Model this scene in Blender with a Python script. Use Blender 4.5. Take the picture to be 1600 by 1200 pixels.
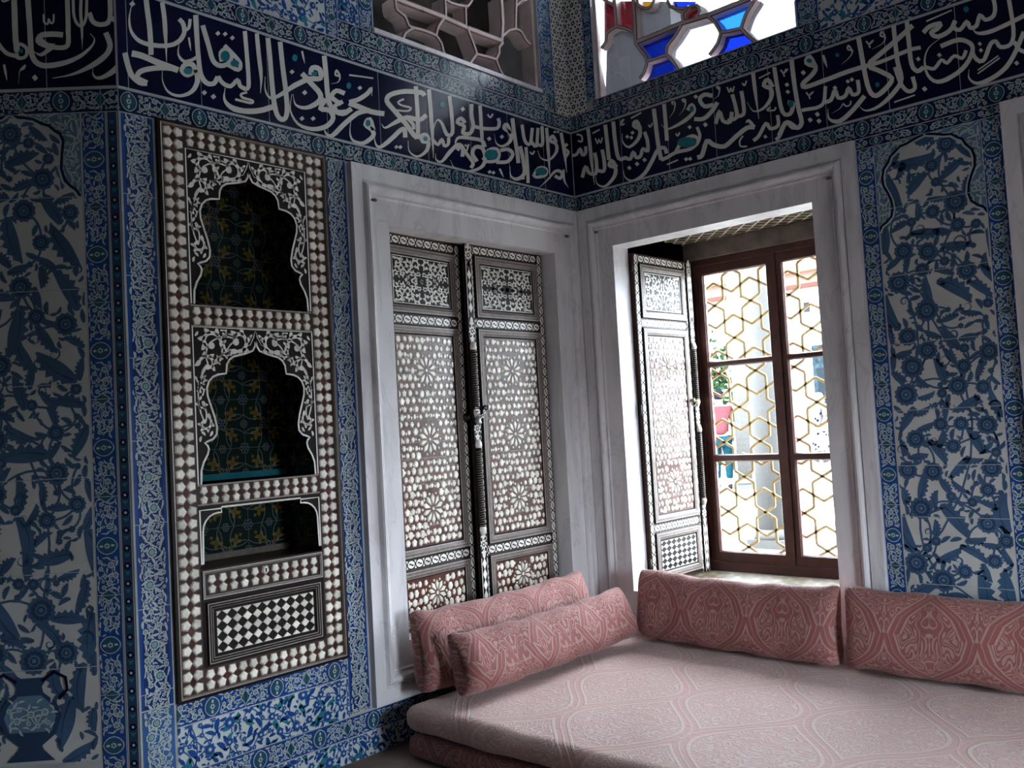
import bpy, math, random
import numpy as np
from mathutils import Matrix, Vector

SC = bpy.context.scene
for o_ in list(bpy.data.objects):
    bpy.data.objects.remove(o_)

# ------------------------------------------------------------------ camera, sky, light, exposure
cam = bpy.data.objects.new('camera', bpy.data.cameras.new('camera'))
SC.collection.objects.link(cam)
SC.camera = cam
R_ = [[0.735127, 0.675638, -0.055683], [-0.073413, -0.002316, -0.997299], [-0.673942, 0.73723, 0.047898]]
cam.matrix_world = Matrix(((R_[0][0], -R_[1][0], -R_[2][0], 3.6608), (R_[0][1], -R_[1][1], -R_[2][1], -4.7285),
                           (R_[0][2], -R_[1][2], -R_[2][2], 1.547), (0, 0, 0, 1)))
cam.data.sensor_width = 36.0
cam.data.lens = 1404.0 / 1600.0 * 36.0
cam.data.clip_end = 200

wd = bpy.data.worlds.new('sky')
SC.world = wd
wd.use_nodes = True
bg_ = wd.node_tree.nodes['Background']
bg_.inputs['Color'].default_value = (0.80, 0.89, 1.0, 1)
bg_.inputs['Strength'].default_value = 45.0

SC.view_settings.view_transform = 'Standard'
SC.view_settings.look = 'None'
SC.view_settings.gamma = 1.0
SC.view_settings.use_curve_mapping = False
SC.view_settings.exposure = 0.0
SC.cycles.max_bounces = 10
SC.cycles.diffuse_bounces = 6
SC.cycles.glossy_bounces = 4
SC.cycles.transparent_max_bounces = 12
SC.cycles.sample_clamp_indirect = 6.0
SC.cycles.use_denoising = True


def daylight(name, x, z, w, h, y):
    # daylight guided through a window opening (portal onto the sky)
    d = bpy.data.lights.new(name, 'AREA')
    d.shape = 'RECTANGLE'
    d.size = w
    d.size_y = h
    d.cycles.is_portal = True
    o = bpy.data.objects.new(name, d)
    SC.collection.objects.link(o)
    o.matrix_world = Matrix(((-1, 0, 0, x), (0, 0, 1, y), (0, 1, 0, z), (0, 0, 0, 1)))
    return o


daylight('daylight_window', 0.967, 1.57, 1.40, 2.3, 1.06)
sw_ = daylight('daylight_added_window', 0, 0, 0.95, 1.50, 0)  # portal of an invented side window, added as fill for the window wall
sw_.matrix_world = Matrix(((0, 0, 1, 4.98), (1, 0, 0, -1.70), (0, 1, 0, 1.12), (0, 0, 0, 1)))
daylight('daylight_upper', 0.917, 4.35, 1.42, 1.4, 0.40)
daylight('daylight_upper_two', 3.51, 4.35, 1.42, 1.4, 0.40)

FLOOR = -0.04
ZC = 5.3
WX = 4.6      # right wall
WY = -8.5     # back wall


# ------------------------------------------------------------------ materials
def mat(name, col, rough=0.5, spec=0.5, metal=0.0, coat=0.0, noise=0.0, nscale=8.0, bump=0.0, bscale=60.0, island=0.0, coatrough=0.05):
    m = bpy.data.materials.new(name)
    m.use_nodes = True
    nt = m.node_tree
    b = nt.nodes['Principled BSDF']
    b.inputs['Base Color'].default_value = (*col, 1)
    b.inputs['Roughness'].default_value = rough
    b.inputs['Specular IOR Level'].default_value = spec
    b.inputs['Metallic'].default_value = metal
    b.inputs['Coat Weight'].default_value = coat
    b.inputs['Coat Roughness'].default_value = coatrough
    geo = nt.nodes.new('ShaderNodeNewGeometry')
    src = None
    if noise or island:
        mul = nt.nodes.new('ShaderNodeMath')
        mul.operation = 'ADD'
        mul.inputs[0].default_value = 1.0
        mul.inputs[1].default_value = 0.0
        if noise:
            n = nt.nodes.new('ShaderNodeTexNoise')
            n.inputs['Scale'].default_value = nscale
            n.inputs['Detail'].default_value = 4
            nt.links.new(geo.outputs['Position'], n.inputs['Vector'])
            mr = nt.nodes.new('ShaderNodeMapRange')
            mr.inputs['From Min'].default_value = 0.3
            mr.inputs['From Max'].default_value = 0.7
            mr.inputs['To Min'].default_value = 1 - noise
            mr.inputs['To Max'].default_value = 1 + noise
            nt.links.new(n.outputs['Fac'], mr.inputs['Value'])
            nt.links.new(mr.outputs[0], mul.inputs[0])
        if island:
            mr2 = nt.nodes.new('ShaderNodeMapRange')
            mr2.inputs['To Min'].default_value = -island
            mr2.inputs['To Max'].default_value = island
            nt.links.new(geo.outputs['Random Per Island'], mr2.inputs['Value'])
            nt.links.new(mr2.outputs[0], mul.inputs[1])
        vm = nt.nodes.new('ShaderNodeVectorMath')
        vm.operation = 'SCALE'
        vm.inputs[0].default_value = col
        nt.links.new(mul.outputs[0], vm.inputs['Scale'])
        nt.links.new(vm.outputs[0], b.inputs['Base Color'])
    if bump:
        n2 = nt.nodes.new('ShaderNodeTexNoise')
        n2.inputs['Scale'].default_value = bscale
        n2.inputs['Detail'].default_value = 3
        nt.links.new(geo.outputs['Position'], n2.inputs['Vector'])
        bp = nt.nodes.new('ShaderNodeBump')
        bp.inputs['Strength'].default_value = bump
        bp.inputs['Distance'].default_value = 0.01
        nt.links.new(n2.outputs['Fac'], bp.inputs['Height'])
        nt.links.new(bp.outputs[0], b.inputs['Normal'])
        if coat:
            nt.links.new(bp.outputs[0], b.inputs['Coat Normal'])
    return m


def glaze(name, col, noise=0.18):
    return mat(name, col, rough=0.16, spec=0.22, noise=noise, nscale=5.0, bump=0.05, bscale=14.0)


NAVY = glaze('navy_glaze', (0.010, 0.018, 0.075))
INK = glaze('ink_blue_glaze', (0.003, 0.006, 0.030), 0.3)
DEEPB = glaze('deep_blue_glaze', (0.011, 0.034, 0.150))
ROYAL = glaze('royal_blue_glaze', (0.014, 0.062, 0.240))
BLUE = glaze('cobalt_glaze', (0.040, 0.115, 0.290))
SAZ = glaze('slate_blue_glaze', (0.056, 0.112, 0.200))
SAZD = glaze('deep_slate_glaze', (0.028, 0.056, 0.120))
TURQ = glaze('turquoise_glaze', (0.025, 0.200, 0.250))
TEALD = glaze('deep_teal_glaze', (0.022, 0.090, 0.130))
TEAL = glaze('teal_glaze', (0.030, 0.160, 0.200))
PALE = glaze('pale_glaze', (0.450, 0.520, 0.520), 0.10)
WHITE = glaze('white_glaze', (0.540, 0.600, 0.600), 0.08)
IVORY = glaze('ivory_glaze', (0.700, 0.700, 0.650), 0.06)
SPAND = glaze('spandrel_glaze', (0.110, 0.200, 0.290))
GROUND = glaze('panel_white_glaze', (0.540, 0.545, 0.520), 0.10)
GROUT = mat('grout', (0.42, 0.44, 0.45), 0.8, noise=0.2)
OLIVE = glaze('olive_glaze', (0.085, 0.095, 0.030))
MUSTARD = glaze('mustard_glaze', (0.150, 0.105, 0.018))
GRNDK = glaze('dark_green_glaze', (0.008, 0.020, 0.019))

PEARL = mat('mother_of_pearl', (0.86, 0.82, 0.71), 0.28, 0.35, noise=0.14, nscale=30, island=0.22)
PEARLW = mat('white_mother_of_pearl', (0.86, 0.84, 0.77), 0.28, 0.35, noise=0.1, nscale=30, island=0.16)
SHELL = mat('tortoiseshell', (0.075, 0.022, 0.014), 0.30, 0.22, noise=0.6, nscale=14, coat=0.0, island=0.5)
EBONY = mat('ebony_wood', (0.012, 0.008, 0.007), 0.42, 0.15, noise=0.3)
WALNUT = mat('walnut_wood', (0.048, 0.026, 0.020), 0.40, 0.2, noise=0.3, nscale=20)
SILLT = mat('dark_ochre_sill_tile', (0.085, 0.065, 0.025), 0.5, 0.2, noise=0.3, nscale=9)  # ochre darkened to offset the strong light on the sill
SILLD = mat('dark_sill_tile', (0.040, 0.040, 0.026), 0.5, 0.2, noise=0.3, nscale=9)  # olive darkened the same way
TAUPE = mat('taupe_marquetry', (0.150, 0.120, 0.105), 0.38, 0.2, noise=0.2, nscale=40)
TAUPEL = mat('light_marquetry', (0.30, 0.26, 0.23), 0.38, 0.25, noise=0.2, nscale=40)
FRAMEW = mat('reddish_brown_wood', (0.085, 0.030, 0.024), 0.38, 0.4, noise=0.25, nscale=12, bump=0.1, bscale=40)
GOLD = mat('gilded_metal', (0.30, 0.215, 0.105), 0.6, 0.0, metal=0.0, noise=0.15)
IRON = mat('dark_iron', (0.03, 0.028, 0.027), 0.4, 0.5, metal=0.7)
SILVER = mat('silver_chain_metal', (0.5, 0.5, 0.5), 0.3, 0.5, metal=0.9)
STUCCO = mat('pinkish_stucco', (0.72, 0.62, 0.60), 0.75, noise=0.12, nscale=12, bump=0.15, bscale=40)
STUCCOR = mat('red_stucco_line', (0.20, 0.055, 0.045), 0.7, noise=0.2)
STONE = mat('rough_stone', (0.20, 0.165, 0.145), 0.85, noise=0.3, nscale=12, bump=0.5, bscale=70)
PLASTER = mat('grey_plaster', (0.40, 0.40, 0.41), 0.8, noise=0.15, nscale=3, bump=0.1)
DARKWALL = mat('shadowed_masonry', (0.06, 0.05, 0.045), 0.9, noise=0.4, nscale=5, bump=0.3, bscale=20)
FLOORM = mat('brown_floor_matting', (0.26, 0.19, 0.15), 0.8, noise=0.25, nscale=6, bump=0.2, bscale=120)


def marble_mat():
    m = mat('grey_white_marble', (0.56, 0.54, 0.55), 0.42, 0.4)
    nt = m.node_tree
    b = nt.nodes['Principled BSDF']
    g = nt.nodes.new('ShaderNodeNewGeometry')
    mp = nt.nodes.new('ShaderNodeMapping')
    mp.inputs['Scale'].default_value = (2.2, 2.2, 0.55)
    nt.links.new(g.outputs['Position'], mp.inputs['Vector'])
    n = nt.nodes.new('ShaderNodeTexNoise')
    n.inputs['Scale'].default_value = 2.6
    n.inputs['Detail'].default_value = 8
    n.inputs['Distortion'].default_value = 1.2
    nt.links.new(mp.outputs[0], n.inputs['Vector'])
    cr = nt.nodes.new('ShaderNodeValToRGB')
    e = cr.color_ramp.elements
    e[0].position = 0.30
    e[0].color = (0.54, 0.525, 0.545, 1)
    e[1].position = 0.62
    e[1].color = (0.76, 0.745, 0.76, 1)
    x = e.new(0.47)
    x.color = (0.71, 0.695, 0.71, 1)
    y = e.new(0.485)
    y.color = (0.60, 0.58, 0.595, 1)
    w = e.new(0.50)
    w.color = (0.72, 0.705, 0.72, 1)
    nt.links.new(n.outputs['Fac'], cr.inputs[0])
    nt.links.new(cr.outputs[0], b.inputs['Base Color'])
    n2 = nt.nodes.new('ShaderNodeTexNoise')
    n2.inputs['Scale'].default_value = 9
    n2.inputs['Detail'].default_value = 5
    nt.links.new(g.outputs['Position'], n2.inputs['Vector'])
    bp = nt.nodes.new('ShaderNodeBump')
    bp.inputs['Strength'].default_value = 0.12
    bp.inputs['Distance'].default_value = 0.01
    nt.links.new(n2.outputs['Fac'], bp.inputs['Height'])
    nt.links.new(bp.outputs[0], b.inputs['Normal'])
    return m


MARBLE = marble_mat()


class NB:
    """small node-expression helper"""
    def __init__(s, m):
        s.nt = m.node_tree

    def m(s, op, a, b=None, c=None):
        n = s.nt.nodes.new('ShaderNodeMath')
        n.operation = op
        for i, v in enumerate((a, b, c)):
            if v is None:
                continue
            if isinstance(v, (int, float)):
                n.inputs[i].default_value = v
            else:
                s.nt.links.new(v, n.inputs[i])
        return n.outputs[0]

    def step(s, v, a, b):
        n = s.nt.nodes.new('ShaderNodeMapRange')
        n.interpolation_type = 'SMOOTHSTEP'
        n.inputs['From Min'].default_value = a
        n.inputs['From Max'].default_value = b
        s.nt.links.new(v, n.inputs['Value'])
        return n.outputs[0]


def damask_mat(name, pink, beige, su, sv, contrast=1.0, nsc=17):
    """woven ogee damask: pink ogival bands round beige scrolling medallions"""
    m = mat(name, pink, 0.75, 0.25)
    nt = m.node_tree
    b = nt.nodes['Principled BSDF']
    b.inputs['Sheen Weight'].default_value = 0.25
    b.inputs['Sheen Roughness'].default_value = 0.4
    N = NB(m)
    uv = nt.nodes.new('ShaderNodeUVMap')
    sep = nt.nodes.new('ShaderNodeSeparateXYZ')
    nt.links.new(uv.outputs[0], sep.inputs[0])
    u = N.m('DIVIDE', sep.outputs[0], su)
    v = N.m('DIVIDE', sep.outputs[1], sv)
    P2 = 2 * math.pi
    fu = N.m('ABSOLUTE', N.m('SUBTRACT', N.m('FRACT', u), 0.5))           # 0 .. 0.5 from each medallion's axis
    cv = N.m('COSINE', N.m('MULTIPLY', v, math.pi))
    f = N.m('SUBTRACT', fu, N.m('MULTIPLY', N.m('MULTIPLY', cv, cv), 0.5))   # ogee net where f = 0
    af = N.m('ABSOLUTE', f)
    band = N.m('SUBTRACT', 1.0, N.step(af, 0.05, 0.07))
    edge = N.m('MULTIPLY', N.step(af, 0.050, 0.062), N.m('SUBTRACT', 1.0, N.step(af, 0.078, 0.092)))
    line = N.m('SUBTRACT', 1.0, N.step(af, 0.004, 0.014))
    # mirrored scroll work in the medallions
    au = N.m('ABSOLUTE', N.m('SUBTRACT', N.m('FRACT', N.m('ADD', u, 0.0)), 0.5))
    cb = nt.nodes.new('ShaderNodeCombineXYZ')
    nt.links.new(N.m('MULTIPLY', au, su * 1.0), cb.inputs[0])
    nt.links.new(N.m('MULTIPLY', v, sv), cb.inputs[1])
    nz = nt.nodes.new('ShaderNodeTexNoise')
    nz.inputs['Scale'].default_value = nsc
    nz.inputs['Detail'].default_value = 0.5
    nz.inputs['Distortion'].default_value = 0.6
    nt.links.new(cb.outputs[0], nz.inputs['Vector'])
    w = N.m('FRACT', N.m('MULTIPLY', nz.outputs['Fac'], 7.0))
    scroll = N.m('SUBTRACT', 1.0, N.step(N.m('ABSOLUTE', N.m('SUBTRACT', w, 0.5)), 0.16, 0.26))
    inner = N.step(af, 0.085, 0.10)
    tot = N.m('MAXIMUM', N.m('MAXIMUM', edge, N.m('MULTIPLY', line, 0.55)), N.m('MULTIPLY', inner, scroll))
    # worn thread variation
    n3 = nt.nodes.new('ShaderNodeTexNoise')
    n3.inputs['Scale'].default_value = 120
    n3.inputs['Detail'].default_value = 2
    nt.links.new(uv.outputs[0], n3.inputs['Vector'])
    tot2 = N.m('MULTIPLY', tot, N.m('ADD', 0.45 * contrast, N.m('MULTIPLY', n3.outputs['Fac'], 0.7 * contrast)))
    mx = nt.nodes.new('ShaderNodeMix')
    mx.data_type = 'RGBA'
    mx.inputs['A'].default_value = (*pink, 1)
    mx.inputs['B'].default_value = (*beige, 1)
    nt.links.new(tot2, mx.inputs['Factor'])
    nt.links.new(mx.outputs['Result'], b.inputs['Base Color'])
    # quilted bump
    n4 = nt.nodes.new('ShaderNodeTexNoise')
    n4.inputs['Scale'].default_value = 45
    n4.inputs['Detail'].default_value = 3
    nt.links.new(uv.outputs[0], n4.inputs['Vector'])
    hh = N.m('ADD', N.m('MULTIPLY', tot, 0.6), N.m('MULTIPLY', n4.outputs['Fac'], 1.0))
    bp = nt.nodes.new('ShaderNodeBump')
    bp.inputs['Strength'].default_value = 0.45
    bp.inputs['Distance'].default_value = 0.006
    nt.links.new(hh, bp.inputs['Height'])
    nt.links.new(bp.outputs[0], b.inputs['Normal'])
    return m


NICHEL = glaze('grey_line_glaze', (0.20, 0.21, 0.19))  # greyer and darker than the pale glaze, for the niche lining
DAMASK = damask_mat('pink_damask', (0.27, 0.092, 0.086), (0.42, 0.30, 0.26), 0.42, 0.66, 0.72, 21)
DAMASKS = damask_mat('pale_pink_damask', (0.56, 0.345, 0.31), (0.60, 0.505, 0.45), 0.62, 0.98, 0.95, 17)


def glass_mat(name, col, gloss=0.12, body=0.0):
    m = bpy.data.materials.new(name)
    m.use_nodes = True
    nt = m.node_tree
    nt.nodes.remove(nt.nodes['Principled BSDF'])
    out = nt.nodes['Material Output']
    tr = nt.nodes.new('ShaderNodeBsdfTransparent')
    tr.inputs['Color'].default_value = (*col, 1)
    gl = nt.nodes.new('ShaderNodeBsdfGlossy')
    gl.inputs['Roughness'].default_value = 0.02
    mx = nt.nodes.new('ShaderNodeMixShader')
    fr = nt.nodes.new('ShaderNodeFresnel')
    fr.inputs['IOR'].default_value = 1.45
    mu = nt.nodes.new('ShaderNodeMath')
    mu.operation = 'MULTIPLY'
    mu.inputs[1].default_value = gloss * 5
    nt.links.new(fr.outputs[0], mu.inputs[0])
    nt.links.new(mu.outputs[0], mx.inputs[0])
    nt.links.new(tr.outputs[0], mx.inputs[1])
    nt.links.new(gl.outputs[0], mx.inputs[2])
    last = mx.outputs[0]
    if body:
        tl = nt.nodes.new('ShaderNodeBsdfTranslucent')
        tl.inputs['Color'].default_value = (*col, 1)
        m2 = nt.nodes.new('ShaderNodeMixShader')
        m2.inputs[0].default_value = body
        nt.links.new(last, m2.inputs[1])
        nt.links.new(tl.outputs[0], m2.inputs[2])
        last = m2.outputs[0]
    nt.links.new(last, out.inputs['Surface'])
    return m


GLASS = glass_mat('clear_glass', (0.96, 0.97, 0.97), 0.1)
SGLASS = [glass_mat('clear_old_glass', (0.055, 0.054, 0.057), 0.1, 0.35), glass_mat('ruby_glass', (0.016, 0.0012, 0.002), 0.1, 0.3), glass_mat('cobalt_glass', (0.0004, 0.0018, 0.030), 0.1, 0.3),
          glass_mat('azure_glass', (0.002, 0.016, 0.11), 0.1, 0.3), glass_mat('amber_glass', (0.07, 0.030, 0.0015), 0.1, 0.3), glass_mat('clouded_glass', (0.013, 0.0125, 0.0135), 0.1, 0.5)]


# ------------------------------------------------------------------ mesh helpers
class Fr:
    """a flat working frame: origin, across, up, outwards"""
    def __init__(s, o, u, v, n):
        s.o, s.u, s.v, s.n = [np.array(k, float) for k in (o, u, v, n)]

    def p(s, a, b, c=0.0):
        return tuple(s.o + a * s.u + b * s.v + c * s.n)

    def sub(s, a, b, c=0.0):
        return Fr(s.o + a * s.u + b * s.v + c * s.n, s.u, s.v, s.n)


class G:
    def __init__(s):
        s.V, s.F, s.M, s.mats, s.UV, s.S = [], [], [], [], {}, []

    def mi(s, m):
        if m not in s.mats:
            s.mats.append(m)
        return s.mats.index(m)

    def face(s, pts, m, uv=None, smooth=False):
        b = len(s.V)
        s.V.extend(pts)
        s.F.append(tuple(range(b, b + len(pts))))
        s.M.append(s.mi(m))
        s.S.append(smooth)
        if uv is not None:
            s.UV[len(s.F) - 1] = uv

    def mesh(s, V, F, m, smooth=False, uvs=None):
        b = len(s.V)
        s.V.extend([tuple(v) for v in V])
        k = s.mi(m)
        for i, f in enumerate(F):
            s.F.append(tuple(j + b for j in f))
            s.M.append(k)
            s.S.append(smooth)
            if uvs is not None:
                s.UV[len(s.F) - 1] = uvs[i]

    def quad(s, fr, u0, u1, v0, v1, d, m):
        s.face([fr.p(u0, v0, d), fr.p(u1, v0, d), fr.p(u1, v1, d), fr.p(u0, v1, d)], m)

    def box(s, fr, u0, u1, v0, v1, d0, d1, m):
        P = [fr.p(a, b, c) for c in (d0, d1) for b in (v0, v1) for a in (u0, u1)]
        s.mesh(P, [(0, 2, 3, 1), (4, 5, 7, 6), (0, 1, 5, 4), (2, 6, 7, 3), (0, 4, 6, 2), (1, 3, 7, 5)], m)

    def prism(s, fr, pts, d0, d1, m, taper=1.0, back=False):
        n = len(pts)
        cx = sum(p[0] for p in pts) / n
        cy = sum(p[1] for p in pts) / n
        top = [(cx + (p[0] - cx) * taper, cy + (p[1] - cy) * taper) for p in pts]
        P = [fr.p(a, b, d0) for a, b in pts] + [fr.p(a, b, d1) for a, b in top]
        F = [tuple(range(n, 2 * n))] + [(i, (i + 1) % n, n + (i + 1) % n, n + i) for i in range(n)]
        if back:
            F.append(tuple(reversed(range(n))))
        s.mesh(P, F, m)

    def orn(s, fr, items, base=0.0008, step=0.0006):
        for pts, L, m in items:
            s.face([fr.p(a, b, base + L * step) for a, b in pts], m)

    def ringloft(s, fr, rects, m):
        """rects: list of (u0,u1,v0,v1,d) nested rectangles joined one to the next (mitred moulding)"""
        for A, B in zip(rects[:-1], rects[1:]):
            ca = [fr.p(A[0], A[2], A[4]), fr.p(A[1], A[2], A[4]), fr.p(A[1], A[3], A[4]), fr.p(A[0], A[3], A[4])]
            cb = [fr.p(B[0], B[2], B[4]), fr.p(B[1], B[2], B[4]), fr.p(B[1], B[3], B[4]), fr.p(B[0], B[3], B[4])]
            for i in range(4):
                j = (i + 1) % 4
                s.face([ca[i], ca[j], cb[j], cb[i]], m)

    def tube(s, path, r, m, n=8, closed=False, smooth=True):
        P = [np.array(p, float) for p in path]
        k = len(P)
        V, F = [], []
        up = np.array((0.123, 0.2, 1.0))
        for i, p in enumerate(P):
            t = (P[(i + 1) % k] - P[i - 1]) if closed else (P[min(i + 1, k - 1)] - P[max(i - 1, 0)])
            t = t / (np.linalg.norm(t) + 1e-9)
            a = np.cross(t, up)
            if np.linalg.norm(a) < 1e-3:
                a = np.cross(t, (1, 0, 0))
            a = a / np.linalg.norm(a)
            b = np.cross(t, a)
            rr = r[i] if isinstance(r, (list, tuple)) else r
            for j in range(n):
                th = 2 * math.pi * j / n
                V.append(p + rr * (math.cos(th) * a + math.sin(th) * b))
        for i in range(k if closed else k - 1):
            for j in range(n):
                a0, a1 = i * n + j, i * n + (j + 1) % n
                b0, b1 = ((i + 1) % k) * n + j, ((i + 1) % k) * n + (j + 1) % n
                F.append((a0, a1, b1, b0))
        if not closed:
            F.append(tuple(reversed(range(n))))
            F.append(tuple(range((k - 1) * n, k * n)))
        s.mesh(V, F, m, smooth)

    def build(s, name, parent=None):
        me = bpy.data.meshes.new(name)
        me.from_pydata(s.V, [], s.F)
        for m in s.mats:
            me.materials.append(m)
        me.polygons.foreach_set('material_index', s.M)
        me.polygons.foreach_set('use_smooth', s.S)
        if s.UV:
            L = me.uv_layers.new(name='UVMap')
            arr = np.zeros((len(me.loops), 2), np.float32)
            for i, uv in s.UV.items():
                st = me.polygons[i].loop_start
                for j, q in enumerate(uv):
                    arr[st + j] = q
            L.data.foreach_set('uv', arr.ravel())
        me.update()
        o = bpy.data.objects.new(name, me)
        SC.collection.objects.link(o)
        if parent is not None:
            o.parent = parent
            o.matrix_parent_inverse = Matrix.Identity(4)
            o.location = -parent_world(parent)
        return o


def parent_world(p):
    v = Vector((0, 0, 0))
    while p is not None:
        v += p.location
        p = p.parent
    return v


def thing(name, loc, label=None, cat=None, group=None, kind=None):
    o = bpy.data.objects.new(name, None)
    o.empty_display_size = 0.1
    SC.collection.objects.link(o)
    o.location = loc
    tag(o, label, cat, group, kind)
    return o


def tag(o, label=None, cat=None, group=None, kind=None):
    for k, v in (('label', label), ('category', cat), ('group', group), ('kind', kind)):
        if v:
            o[k] = v
    return o


# ------------------------------------------------------------------ flat ornament
def clip(pts, r):
    for ax, lim, sg in ((0, r[0], 1), (0, r[1], -1), (1, r[2], 1), (1, r[3], -1)):
        if all(sg * (p[ax] - lim) >= 0 for p in pts):
            continue
        out = []
        for i in range(len(pts)):
            a, b = pts[i - 1], pts[i]
            da, db = sg * (a[ax] - lim), sg * (b[ax] - lim)
            if (da >= 0) != (db >= 0):
                t = da / (da - db)
                out.append((a[0] + t * (b[0] - a[0]), a[1] + t * (b[1] - a[1])))
            if db >= 0:
                out.append(b)
        pts = out
        if len(pts) < 3:
            return None
    return pts


def clipped(items, r):
    o = []
    for pts, L, m in items:
        q = clip(list(pts), r)
        if q:
            o.append((q, L, m))
    return o


def moved(items, du, dv, flipu=False, rot=False, flipv=False):
    o = []
    for pts, L, m in items:
        q = pts
        if rot:
            q = [(-b, a) for a, b in q]
        if flipu:
            q = [(-a, b) for a, b in q]
        if flipv:
            q = [(a, -b) for a, b in q]
        o.append(([(a + du, b + dv) for a, b in q], L, m))
    return o


def inside(pt, poly):
    x, y = pt
    c = False
    for i in range(len(poly)):
        x0, y0 = poly[i - 1]
        x1, y1 = poly[i]
        if (y0 > y) != (y1 > y) and x < (x1 - x0) * (y - y0) / (y1 - y0) + x0:
            c = not c
    return c


def disc(I, x, y, r, m, L, n=10, ry=None):
    ry = ry or r
    I.append(([(x + r * math.cos(6.2832 * k / n), y + ry * math.sin(6.2832 * k / n)) for k in range(n)], L, m))


def scallop(I, x, y, r, m, L, n=6, dep=0.25, ph=0.0, ry=1.0):
    I.append(([(x + r * (1 - dep * (k % 2)) * math.cos(3.1416 * k / n + ph), y + ry * r * (1 - dep * (k % 2)) * math.sin(3.1416 * k / n + ph)) for k in range(2 * n)], L, m))


def stroke(I, P, w, m, L, taper=0):
    """ribbon along P; taper: 1 thins the end, 2 both ends"""
    n = len(P)
    E = []
    for i in range(n):
        a, b = P[max(i - 1, 0)], P[min(i + 1, n - 1)]
        dx, dy = b[0] - a[0], b[1] - a[1]
        d = math.hypot(dx, dy) + 1e-9
        t = i / (n - 1)
        k = w / 2
        if taper == 1:
            k *= max(0.15, 1 - t)
        elif taper == 2:
            k *= max(0.15, math.sin(math.pi * t))
        E.append(((P[i][0] - dy / d * k, P[i][1] + dx / d * k), (P[i][0] + dy / d * k, P[i][1] - dx / d * k)))
    for i in range(n - 1):
        I.append(([E[i][0], E[i + 1][0], E[i + 1][1], E[i][1]], L, m))


def bez(p, q, bow, n=6):
    mx, my = (p[0] + q[0]) / 2 - (q[1] - p[1]) * bow, (p[1] + q[1]) / 2 + (q[0] - p[0]) * bow
    return [((1 - t) ** 2 * p[0] + 2 * t * (1 - t) * mx + t * t * q[0], (1 - t) ** 2 * p[1] + 2 * t * (1 - t) * my + t * t * q[1]) for t in [i / n for i in range(n + 1)]]


def leaf(I, x, y, ang, l, w, bend, m, L, teeth=0, rib=None):
    n = 7 if not teeth else teeth * 2 + 1
    A, B, Cn = [], [], []
    th = ang - bend / 2
    px, py = x, y
    for i in range(n + 1):
        t = i / n
        k = w * (math.sin(math.pi * min(1, t * 0.9 + 0.08)) ** 0.8) / 2
        jag = (1.0 if i % 2 else 0.50) if teeth else 1.0
        a = th + bend * t
        nx, ny = -math.sin(a), math.cos(a)
        s = 1 if bend > 0 else -1
        A.append((px + nx * k * (jag if s < 0 else 1), py + ny * k * (jag if s < 0 else 1)))
        B.append((px - nx * k * (jag if s > 0 else 1), py - ny * k * (jag if s > 0 else 1)))
        Cn.append((px, py))
        px += math.cos(a) * l / n
        py += math.sin(a) * l / n
    I.append((A + B[::-1], L, m))
    if rib:
        stroke(I, Cn[1:-1], w * 0.10, rib, L + 1, 1)


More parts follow.
